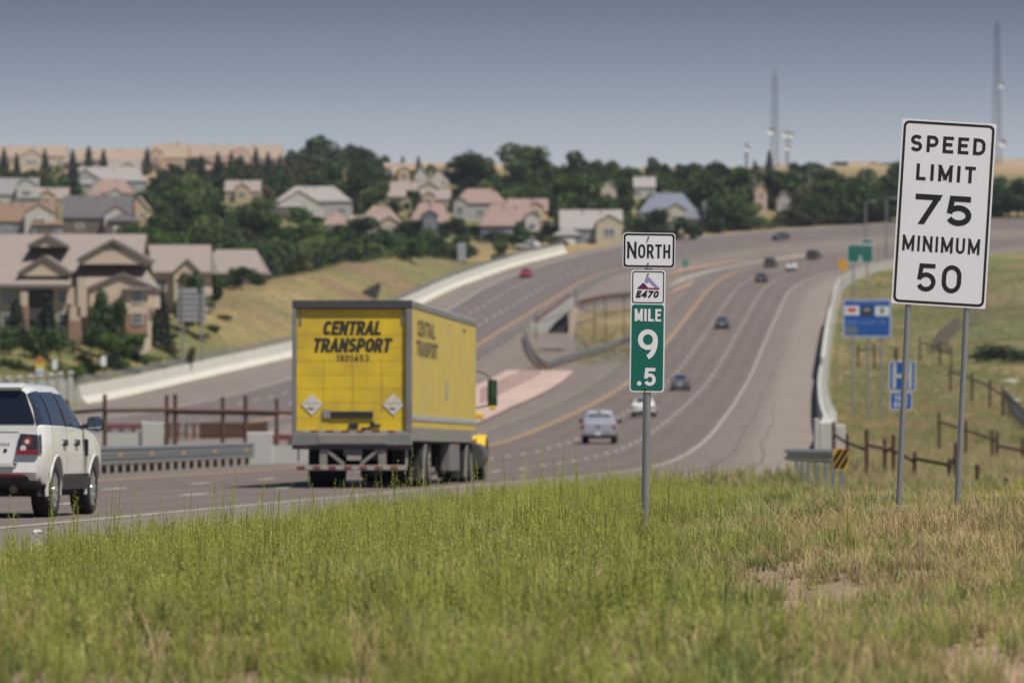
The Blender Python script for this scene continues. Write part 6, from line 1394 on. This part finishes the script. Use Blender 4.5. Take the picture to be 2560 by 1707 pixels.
SKIP = {(1001,639), (1017,485), (1063,461), (1186,516), (1233,491), (125,480), (126,551), (1275,531), (1313,571), (1319,506), (1340,500), (138,492), (1380,520), (1430,538), (1458,468), (1464,562), (1495,552), (1500,520), (1520,575), (1590,530), (1597,452), (1655,522), (1690,500), (1726,535), (1740,510), (1764,514), (1906,482), (1962,492), (20,480), (2006,502), (2108,453), (2146,413), (215,506), (2181,416), (220,447), (2300,435), (2350,440), (240,480), (2400,440), (243,543), (2440,440), (249,483), (267,424), (278,520), (28,501), (29,442), (298,461), (320,525), (330,497), (331,438), (350,500), (366,503), (393,392), (422,623), (480,610), (497,562), (517,611), (52,537), (545,621), (548,668), (560,620), (564,600), (573,630), (580,628), (583,624), (585,640), (621,638), (625,640), (63,478), (640,455), (640,638), (655,619), (659,607), (678,624), (689,428), (697,641), (698,508), (716,610), (720,439), (735,648), (792,595), (811,600), (830,639), (906,624), (97,515), (1221,556), (1413,447), (1940,410), (2183,490), (2250,490), (369,604), (468,512), (474,396), (602,613), (650,470), (700,480), (925,626), (944,617), (982,609), (990,400), (1123,436), (1600,440), (2199,516), (2238,500), (2470,445), (2580,440), (461,593), (590,470), (649,435), (868,646), (959,510), (1105,501), (1490,460), (1561,474), (1563,538), (1681,557), (1796,492), (1924,509), (1990,476), (383,524), (562,501), (678,458), (899,535), (936,575), (1381,482), (1479,517), (1550,520), (1587,508), (1671,465), (172,529), (604,600), (744,402), (2148,506), (589,470), (668,443)}     # wholly hidden ones
def many(group, label, L_, **kw):
    L_ = [a for a in L_ if (a[0], a[1]) not in SKIP]
    vm = sorted(a[1] for a in L_)[len(L_) // 2]; cut = vm if len(L_) > 8 else 1e9
    up, lo = sorted([a for a in L_ if a[1] < cut]), sorted([a for a in L_ if a[1] >= cut])
    for a in L_:
        row = up if a in up else lo; w_ = '' if cut > 1e8 else (' in the upper row' if row is up else ' in the lower row')
        tree(f'{label}, {ORD[row.index(a)]} from the left{w_}', a[0], a[1], a[2], a[3], a[4] if len(a) > 4 else None, group, **kw)
# single trees one can point to
tree('tallest dark leafy tree breaking the skyline left of centre', 799, 333, 105, 'd'); tree('large rounded dark tree on the skyline right of the tan houses', 1172, 378, 112, 'd'); tree('big bright green tree, tallest on the skyline right of centre', 1308, 352, 118, 'g')
tree('dark pointed conifer directly below the dish tower', 1923, 374, 36, 'c'); tree('dark pointed conifer rising by itself left of the cupola building', 369, 366, 26, 'c'); tree('broad dark tree filling the hillside left of the tree belt', 484, 394, 120, 'd')
tree('bright green tree in front of the large white walled house', 757, 512, 100, 'g', front=True); tree('thin dark conifer standing before the low pink roofs', 867, 628, 34, 'c', 845); tree('smaller conifer at the left end of the low pink roofs', 800, 650, 27, 'c', 845)
tree('round green tree beside the yellow gabled house', 1031, 472, 46, 'g', front=True); tree('green tree between the dark blue house and the white ended house', 1138, 542, 62, 'd', 950, front=True); tree('narrow green tree just left of the slate walled house', 1184, 560, 46, 'd', 960, front=True)
tree('small dark tree before the white right end of the slate walled house', 1299, 552, 48, 'd', 925, front=True); tree('light green tree below the large white walled house', 784, 584, 78, 'l', 900, front=True); tree('conifer at the foot of the tree belt beside the tan complex', 676, 622, 54, 'c', 800)
tree('olive yellow tree below the tan ridge roofs at the left', 96, 418, 58, 'o'); tree('grey green tree at the heart of the dark cluster left of centre', 752, 398, 74, 'o')
many('skyline conifers along the left ridge', 'small conifer before the tan ridge roofs', [(10,366,38,'c'),(42,380,32,'c'),(112,370,38,'c'),(182,371,42,'c'),(222,361,44,'c'),(259,371,40,'c'),(504,384,46,'c'),(545,377,44,'c'),(578,374,32,'c'),(602,383,24,'c'),(640,367,40,'c'),(670,377,34,'c'),(700,384,30,'c'),(468,392,34,'c')], front=True)
many('leafy trees between the houses at the far left', 'leafy tree between the far left houses', [(143,410,56,'g'),(125,480,76,'g'),(185,465,66,'g'),(60,425,50,'d'),(20,480,40,'d'),(240,480,40,'d'),(378,440,44,'d'),(418,430,50,'o'),(350,500,50,'d'),(320,525,40,'d'),(395,470,50,'d')])
many('tree belt behind the tan complex', 'tree in the belt behind the tan complex', [(490,490,105,'g'),(366,503,80,'g'),(396,534,90,'g'),(462,503,100,'d'),(536,497,92,'d'),(506,558,108,'g'),(568,564,98,'d'),(625,512,100,'d'),(668,528,90,'g'),(387,570,90,'g',850),(440,575,100,'g',850),(612,600,108,'d',850),(655,604,84,'g',830),(540,610,100,'d',830),(480,610,100,'g',840),(596,510,98,'d'),(430,520,90,'d'),(700,560,80,'g',900),(580,628,80,'d',800),(648,640,60,'d',790),(350,560,70,'g',860),(720,600,70,'g',880),(410,450,70,'d'),(445,470,80,'d')])
many('dark cluster left of centre', 'dark tree of the big cluster', [(763,366,76,'d'),(733,374,56,'d'),(876,357,68,'d'),(912,366,66,'d'),(938,397,66,'d'),(829,396,100,'d'),(882,426,98,'d'),(710,424,90,'d'),(668,443,56,'d'),(700,480,70,'d'),(650,470,60,'d'),(790,430,90,'d'),(845,450,80,'d'),(740,450,80,'d'),(612,430,88,'d'),(640,455,60,'d'),(945,420,50,'d'),(905,400,70,'d'),(560,440,50,'o'),(590,470,60,'d')])
many('leafy trees among the pink roofed houses', 'green tree among the pink roofed houses', [(912,454,68,'g'),(942,466,78,'g'),(884,480,60,'g'),(668,490,66,'g'),(784,540,84,'d'),(906,534,116,'d',930),(873,566,94,'d',900),(954,566,84,'d',900),(1025,548,74,'d',940),(835,584,68,'g',880),(933,605,116,'g',850),(987,612,80,'g',860),(1067,584,90,'d',920),(751,614,66,'l',840),(710,634,26,'c',850),(1127,466,66,'d'),(1243,438,56,'d'),(1275,476,78,'g'),(1234,582,56,'d',950),(820,610,80,'g',850),(880,605,80,'g',850),(1020,590,80,'g',900),(1110,590,60,'g',900),(1150,600,50,'g',890),(850,560,70,'d',940),(700,590,80,'d',860),(1040,610,60,'g',870),(1260,590,50,'d',940),(980,500,50,'d')])
many('small skyline trees near the tan houses', 'small skyline tree beside the tan houses', [(963,388,32,'d'),(1007,388,28,'c'),(1046,388,28,'c'),(1076,409,24,'d'),(1022,424,42,'d'),(990,400,26,'c')])
many('tree belt right of centre', 'dark tree in the belt right of centre', [(1201,389,66,'g'),(1284,396,86,'d'),(1429,376,96,'d'),(1384,409,88,'d'),(1488,399,82,'d'),(1441,424,118,'g'),(1324,458,66,'g'),(1393,453,96,'d'),(1458,468,108,'d'),(1518,482,88,'d'),(1572,416,88,'d'),(1542,452,76,'d'),(1563,482,84,'d'),(1634,392,60,'d'),(1664,405,60,'d'),(1637,462,66,'d'),(1340,500,70,'d'),(1380,520,60,'d'),(1430,510,70,'d'),(1500,520,60,'d'),(1345,420,70,'d'),(1240,480,60,'d'),(1550,520,60,'d'),(1590,530,50,'d'),(1350,390,60,'d'),(1530,400,50,'d'),(1600,440,60,'d'),(1230,420,50,'d')])
many('leafy trees in front of the far roadside houses', 'small tree along the far road edge', [(1643,515,66,'d',960),(1709,541,66,'d',960),(1405,538,54,'d',955),(1369,556,54,'d',950),(1464,562,54,'d',950),(1563,538,66,'d',965),(1634,528,56,'d',965),(1340,575,40,'d',940),(1520,575,40,'g',950),(1740,560,36,'d',960)])
many('dark wood behind the lamp posts', 'dark tree behind the far lamp posts', [(1741,402,88,'d'),(1801,402,88,'d'),(1771,438,126,'d'),(1846,409,66,'d'),(1887,398,36,'c'),(1876,446,96,'d'),(1830,482,88,'d'),(1700,410,60,'d'),(1720,460,80,'d'),(1780,490,80,'d'),(1740,510,60,'d'),(2024,402,66,'d'),(2045,406,66,'d'),(1981,425,76,'d'),(2097,402,66,'d'),(2068,420,88,'d'),(2146,413,76,'d'),(2181,416,66,'d'),(2216,406,56,'d'),(2242,402,56,'d'),(1955,442,98,'d'),(2007,450,108,'d'),(2068,450,118,'d'),(2120,450,108,'d'),(2172,459,108,'d'),(2225,450,98,'d'),(1972,520,84,'d'),(2050,503,98,'d'),(2111,503,98,'d'),(2199,511,108,'d'),(1920,503,76,'d'),(2150,510,90,'d'),(2010,510,80,'d'),(1860,520,60,'d'),(2250,490,70,'d'),(1940,410,50,'d'),(1990,405,50,'d')])
many('wood right of the speed limit sign', 'dark tree near the speed limit sign', [(2500,440,80,'d'),(2545,436,84,'d'),(2580,440,80,'d'),(2470,445,70,'d'),(2520,470,90,'d'),(2565,478,90,'d'),(2490,490,80,'d'),(2440,440,70,'d'),(2400,440,70,'d'),(2350,440,70,'d'),(2300,435,70,'d')])
many('trees behind the golden bank', 'leafy tree behind the golden bank', [(548,668,66,'d',700),(585,640,74,'g',720),(625,640,70,'d',720),(560,620,80,'d',780),(610,600,80,'g',800),(660,590,80,'d',820),(1010,606,66,'g',860),(1075,610,50,'d',890),(1050,600,60,'g',890),(930,580,70,'d',900),(1000,575,60,'d',910)])
def fill(group, label, n, u0, u1, v0, v1, w0, w1, kinds, seed):
    r = random.Random(seed); L_ = []
    for i in range(n):
        u = u0 + (u1 - u0) * (i + r.random()) / n; L_.append((round(u), round(v0 + (v1 - v0) * ((i * .618) % 1)), round(r.uniform(w0, w1)), r.choice(kinds)))
    many(group, label, L_)
fill('trees in the middle of the left hillside', 'tree in the middle of the left hillside', 34, 335, 705, 425, 635, 66, 96, 'ddgglo', 1)
fill('trees around the central houses', 'tree around the central houses', 30, 880, 1400, 430, 600, 44, 66, 'dgld', 2)
fill('trees packed behind the far road', 'tree packed behind the far road', 38, 1385, 1905, 412, 560, 60, 92, 'dddgl', 3)
fill('trees packed above the green exit sign', 'tree packed above the green exit sign', 36, 1890, 2270, 412, 525, 62, 96, 'dddo', 4)
fill('trees packed round the far left roofs', 'tree packed round the far left roofs', 24, 0, 345, 405, 560, 36, 60, 'dgo', 5)
fill('trees on the left ridge line', 'tree on the left ridge line', 24, 380, 760, 392, 440, 40, 66, 'ddo', 6)
r_ = random.Random(9); many('trees between the golden bank and the pink roofs', 'tree between the golden bank and pink roofs', [(545 + i * 19, r_.randint(592, 655), r_.randint(60, 88), r_.choice('dggdl'), r_.randint(845, 930)) for i in range(26)])
# planting round the tan complex and along the barrier
tree('dark conifer at the left edge before the tan complex', 40, 742, 92, 'c', 490); tree('dark conifer between the porch and the tall stone column', 118, 730, 84, 'c', 489); tree('slim dark tree hiding the wall right of the tall stone column', 250, 722, 62, 'd', 492); tree('dark tree standing just left of the two storey bay window', 298, 730, 60, 'd', 490)
tree('dark evergreen right of the two storey bay window', 402, 712, 74, 'c', 522); tree('blue green slim spruce beside the tan bay', 284, 790, 40, 'c', 486)
G3 = 'rounded bushes in front of the tan complex'
for i, (u, vb, w_, h_, kk) in enumerate(((20,872,90,70,'d'),(92,890,100,90,'d'),(150,880,80,70,'d'),(228,860,80,60,'d'),(262,872,70,50,'g'),(322,878,84,44,'g'),(345,852,60,30,'g'))): bush(f'rounded bush at the foot of the tan complex, {ORD[i]} from the left', u, vb, w_, h_, kk, 480 - i, G3)
for lab, u, vt, w_ in (('dark green tree before the right wing of the tan complex, nearest the grey sign', 470, 668, 84), ('dark green tree before the low hipped roof of the tan complex', 524, 664, 72), ('round dark green tree closing the right end of the tan complex', 602, 662, 86)): tree(lab, u, vt, w_, 'd', 545 if u < 500 else 640 if u > 590 else 580, aspect=1.1)
G4 = 'scrub between the barrier and the tan complex'
for i, (u, vb, w_, h_, kk) in enumerate(((20,925,70,40,'g'),(60,930,80,26,'o'),(130,930,60,30,'d'),(178,955,80,52,'g'),(225,938,90,40,'g'),(300,925,90,36,'g'),(330,900,60,26,'d'),(360,912,90,34,'g'),(410,850,90,26,'g'),(420,885,70,30,'o'),(500,850,60,26,'o'),(270,905,80,30,'g'),(205,905,70,30,'o'),(400,925,80,22,'g'),(450,905,70,26,'g'),(340,935,80,24,'g'),(530,830,70,24,'g'),(560,800,60,20,'o'))): bush(f'low scrub bush behind the long southbound barrier, {ORD[i]} from the left', u, vb, w_, h_, kk, None, G4)
bush('small dark bush alone on the golden bank', 622, 756, 46, 20, 'd', 640); bush('dark green thicket on the right slope beyond the speed sign', 2500, 905, 170, 54, 'd', 560); bush('second dark green thicket at the far right slope edge', 2570, 900, 110, 40, 'g', 570)
bush('brown dry bush beside the grey slatted sign post', 478, 905, 30, 46, 'o', 448)

# ------------------------------------------------------------------ grass
grass_m = attr_mat('grass_blades', rough=.6, var=.15, scale=3, bump=0, trans=.5, spec=.2)
def tuft_templates():
    out_ = []
    r = np.random.default_rng(5)
    def blade(V, Qd, T, Cc, x, y, h, lean, az, w_, c0, c1):
        o = len(V); dx, dy = math.cos(az), math.sin(az); px_, py_ = -dy * w_ / 2, dx * w_ / 2
        for f, ww in ((0, 1), (.55, .85)):
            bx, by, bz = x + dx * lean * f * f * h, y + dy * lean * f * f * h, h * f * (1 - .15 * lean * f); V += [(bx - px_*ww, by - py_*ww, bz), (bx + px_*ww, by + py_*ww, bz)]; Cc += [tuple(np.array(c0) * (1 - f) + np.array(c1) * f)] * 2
        V.append((x + dx * lean * h, y + dy * lean * h, h * (1 - .25 * lean))); Cc.append(c1); Qd.append((o, o+1, o+3, o+2)); T.append((o+2, o+3, o+4))
    def leafy(V, Qd, T, Cc, x, y, h, c0, c1, n, s):
        """upright weed stalk with many small leaves"""
        lx_, ly_ = r.normal(0, .10, 2); o = len(V)
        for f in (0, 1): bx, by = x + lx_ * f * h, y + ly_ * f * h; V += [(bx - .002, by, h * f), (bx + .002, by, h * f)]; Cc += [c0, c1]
        Qd.append((o, o+1, o+3, o+2))
        for i in range(n):
            f = (i + r.random()) / n * .9 + .1; a = r.uniform(0, 6.28); ll = s * (1.15 - .75 * f) * r.uniform(.7, 1.3); up = r.uniform(.3, 1.1); bx, by, bz = x + lx_ * f * h, y + ly_ * f * h, h * f; o = len(V); w_ = ll * .15; dx, dy = math.cos(a), math.sin(a)
            V += [(bx, by, bz), (bx + dx*ll*.55 - dy*w_, by + dy*ll*.55 + dx*w_, bz + ll*.5*up), (bx + dx*ll, by + dy*ll, bz + ll*up), (bx + dx*ll*.55 + dy*w_, by + dy*ll*.55 - dx*w_, bz + ll*.5*up)]
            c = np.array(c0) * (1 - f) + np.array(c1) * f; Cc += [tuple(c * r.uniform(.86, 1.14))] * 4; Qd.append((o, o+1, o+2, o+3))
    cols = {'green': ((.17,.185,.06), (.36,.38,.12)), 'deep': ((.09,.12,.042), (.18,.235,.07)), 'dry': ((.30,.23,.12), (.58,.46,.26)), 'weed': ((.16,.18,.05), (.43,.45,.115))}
    for kind, n in (('green', 10), ('deep', 8), ('dry', 8), ('weed', 10), ('stalk', 6)):
        for i in range(n):
            V, Qd, T, Cc = [], [], [], []
            if kind == 'weed':
                for j in range(4): leafy(V, Qd, T, Cc, *r.normal(0, .05, 2), r.uniform(.20, .33), *cols['weed'], 20, .038)
                for j in range(5): blade(V, Qd, T, Cc, *r.normal(0, .05, 2), r.uniform(.12, .24), r.uniform(.1, .6), r.uniform(0, 6.28), .006, *cols['green'])
            elif kind == 'stalk':
                leafy(V, Qd, T, Cc, *r.normal(0, .02, 2), r.uniform(.45, .68), *cols['weed'], 38, .038); leafy(V, Qd, T, Cc, *r.normal(0, .05, 2), r.uniform(.28, .42), *cols['weed'], 24, .036)
            else:
                hh = {'green': (.10, .25), 'deep': (.07, .18), 'dry': (.09, .25)}[kind]
                for j in range(13): blade(V, Qd, T, Cc, *r.normal(0, .045, 2), r.uniform(*hh), r.uniform(.1, 1.0), r.uniform(0, 6.28), r.uniform(.005, .010), *[tuple(np.array(c) * r.uniform(.75, 1.3)) for c in cols[kind]])
            out_.append((kind, np.array(V), np.array(Qd), np.array(T).reshape(-1, 3), np.array(Cc)))
    return out_
TT = tuft_templates(); BYK = {k_: [t for t in TT if t[0] == k_] for k_ in ('green', 'deep', 'dry', 'weed', 'stalk')}
def scatter(name, label, X, Y, kinds, scale, tint):
    """plants at (X, Y): one mesh"""
    Vs, Qs, Ts, Cs = [], [], [], []; off = 0; r = np.random.default_rng(77); Zg = gz(X, Y)
    for k_ in set(kinds):
        idx = np.where(kinds == k_)[0]
        for vi, t in enumerate(BYK[k_]):
            ii = idx[vi::len(BYK[k_])]
            if not len(ii): continue
            a = r.uniform(0, 6.28, len(ii)); s = scale[ii]; v = t[1]
            x = (v[:, 0] * np.cos(a)[:, None] - v[:, 1] * np.sin(a)[:, None]) * s[:, None] + X[ii][:, None]; y = (v[:, 0] * np.sin(a)[:, None] + v[:, 1] * np.cos(a)[:, None]) * s[:, None] + Y[ii][:, None]; z = v[:, 2] * s[:, None] + Zg[ii][:, None] - .01
            n = len(v); base = off + np.arange(len(ii)) * n
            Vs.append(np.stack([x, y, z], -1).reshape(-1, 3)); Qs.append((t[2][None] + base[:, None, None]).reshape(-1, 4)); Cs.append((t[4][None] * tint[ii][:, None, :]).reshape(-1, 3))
            if len(t[3]): Ts.append((t[3][None] + base[:, None, None]).reshape(-1, 3))
            off += n * len(ii)
    me = pymesh(name, np.concatenate(Vs), np.concatenate(Qs), np.concatenate(Ts) if Ts else Z3, grass_m, np.concatenate(Cs))
    return tag(link(bpy.data.objects.new(name, me)), label, kind='stuff')
def near_field():
    r = np.random.default_rng(11); N = 60000
    Yc = np.sqrt(r.uniform(19.5 ** 2, 112 ** 2, N * 2)); keep = r.random(len(Yc)) < np.interp(Yc, [19, 45, 60, 112], [1, .95, .62, .16]); Yc = Yc[keep]
    Xc = r.uniform(-.147, .147, len(Yc)) * Yc; u = U0 + Xc * F / Yc; vg = V0 - gz(Xc, Yc) * F / Yc; d = Xc - lx(NBR, Yc)
    ok = d > .12 + .5 * fbm(Xc, Yc, 1.3, 3)
    # bare dirt patches
    bare = np.zeros(len(Xc))
    for cu, cv, ru, rv in ((1935,1465,120,55),(2090,1490,90,45),(1975,1530,80,36),(390,1740,170,95),(600,1745,110,80),(60,1760,90,60),(860,1750,120,85),(2430,1660,130,40),(2540,1690,90,60),(2290,1610,60,18),(1990,1680,60,20),(420,1352,60,20),(1150,1275,30,12)):
        bare = np.maximum(bare, np.exp(-(((u - cu) / ru) ** 2 + ((vg - cv) / rv) ** 2) * 1.2))
    bare = np.maximum(bare * 1.25, smooth((fbm(Xc, Yc, 1.6, 21) - .62) * 6) * .85)
    X0, Y0, d0, bare0 = Xc.copy(), Yc.copy(), d.copy(), bare.copy()
    ok &= r.random(len(Xc)) > np.clip(bare * 1.2 - .14, 0, .93)
    dens = fbm(Xc, Yc, .9, 51); ok &= r.random(len(Xc)) < .55 + .9 * dens
    Xc, Yc, u, vg, d = [a[ok] for a in (Xc, Yc, u, vg, d)]; n = len(Xc)
    dry = smooth((fbm(Xc, Yc, 2.6, 61) - .46) * 5) * .4; dry = dry * .8 + .36 * np.exp(-(((u - 2420) / 380) ** 2 + ((vg - 1360) / 100) ** 2)) + .25 * np.exp(-(((u - 1990) / 200) ** 2 + ((vg - 1380) / 90) ** 2)); dry += .2 * smooth((u - 1900) / 300)
    lush = smooth((1900 - u) / 500); weedp = np.clip(.30 * lush + .30 * np.exp(-(d / 2.2) ** 2) + .25 * smooth((fbm(Xc, Yc, 1.7, 71) - .5) * 6), 0, .5)
    q = r.random(n); kinds = np.full(n, 'green', dtype='<U6'); kinds[q < .30 + .45 * smooth((fbm(Xc, Yc, 1.9, 101) - .5) * 5)] = 'deep'; kinds[r.random(n) < weedp] = 'weed'; kinds[r.random(n) < np.clip(dry, 0, .9)] = 'dry'
    kinds[(r.random(n) < .022 * lush + .03 * np.exp(-(d / 1.5) ** 2)) & (Yc > 30)] = 'stalk'
    sc = r.uniform(.7, 1.3, n) * (.8 + .5 * fbm(Xc, Yc, 2.2, 81)) * np.where(Yc > 60, 1.15, 1.0); sc *= np.clip(.45 + d / 1.6, .45, 1.0) * np.where(u > 1950, .82, 1.0)
    hue = fbm(Xc, Yc, 1.1, 91)[:, None]; tint = (0.75 + .5 * r.random((n, 1))) * (np.array([.88, .98, .9]) * (1 - hue) + np.array([1.12, 1.02, .95]) * hue)
    bi = np.where((bare0 > .35) & (d0 > .4))[0]; bi = bi[:12000]; P = np.stack([X0[bi], Y0[bi], gz(X0[bi], Y0[bi]) + .004], 1); V, Q = leaf_cloud(P, None, .012, .05, 8)
    cl = np.repeat(lerp((.20,.13,.085), (.40,.30,.20), r.random(len(bi))), 4, axis=0)
    tag(link(bpy.data.objects.new('dirt', pymesh('dirt', V, Q, Z3, grass_m, cl))), 'clods and broken straw on the bare patches of the bank', kind='stuff')
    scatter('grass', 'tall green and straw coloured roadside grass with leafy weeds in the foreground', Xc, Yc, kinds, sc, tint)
near_field()
def far_field():
    r = np.random.default_rng(13); Xs, Ys = [], []
    Yc = r.uniform(105, 830, 34000) ; t = r.random(len(Yc)); xl = lx(NBR, Yc) + 1.2; xr = .125 * Yc; X = xl + (xr - xl) * t; ok = (xr > xl) & (r.random(len(Yc)) < .45 + .55 * fbm(X, Yc, 14, 5)); Xs.append(X[ok]); Ys.append(Yc[ok])
    Yc = r.uniform(425, 870, 14000); xr = lx(SBL, Yc) - 1.8; xl = -.112 * Yc; X = xl + (xr - xl) * r.random(len(Yc)); ok = xr > xl; Xs.append(X[ok]); Ys.append(Yc[ok])
    Yc = r.uniform(545, 640, 900); xl = -1280 * 0 + (1440 - U0) * Yc / F; xr = (1640 - U0) * Yc / F; Xs.append(xl + (xr - xl) * r.random(900)); Ys.append(Yc)
    X, Y = np.concatenate(Xs), np.concatenate(Ys); n = len(X); a = fbm(X, Y, 20, 15); left = X < 0
    kinds = np.where(r.random(n) < np.clip((a - .2) * 1.5, .15, .75), 'green', 'dry'); kinds = np.where(left & (Y < 510), np.where(r.random(n) < .55, 'green', 'dry'), kinds); kinds = np.where(left & (Y > 540) & (r.random(n) < .8), 'dry', kinds)
    sc = np.where(left, r.uniform(1.2, 2.6, n), r.uniform(1.5, 3.4, n)); tint = .8 + .4 * r.random((n, 1)) * np.ones(3); tint = tint * np.where(left, .95, .85)[:, None]
    scatter('grass', 'patchy dry grass on the slopes beyond both carriageways', X, Y, kinds.astype('<U6'), sc, tint)
far_field()
# grit on the paved shoulder
def grit():
    r = np.random.default_rng(3); n = 900; Y = r.uniform(46, 75, n); X = lx(NBR, Y) - np.abs(r.normal(0, .5, n)); V, Q = leaf_cloud(np.stack([X, Y, zr(Y) + .012], 1), None, .008, .035, 4)
    tag(link(bpy.data.objects.new('gravel', pymesh('gravel', V, Q, Z3, conc))), 'scattered grit along the edge of the paved shoulder', kind='stuff')
grit()

# ------------------------------------------------------------------ summer haze in the air
hz = MB(); hz.box(-700, 700, -30, 4700, -16, 190)
hm = bpy.data.materials.new('haze_air'); hm.use_nodes = True; ht = hm.node_tree; ht.nodes.clear()
ho = ht.nodes.new('ShaderNodeOutputMaterial'); hv = ht.nodes.new('ShaderNodeVolumePrincipled'); hv.inputs['Color'].default_value = (.80, .84, .95, 1); hv.inputs['Density'].default_value = .00007; hv.inputs['Anisotropy'].default_value = .3
ht.links.new(hv.outputs[0], ho.inputs['Volume'])
hzo = hz.build('haze', hm); tag(hzo, 'thin summer haze over the whole valley', kind='stuff')
scene.cycles.volume_bounces = 0
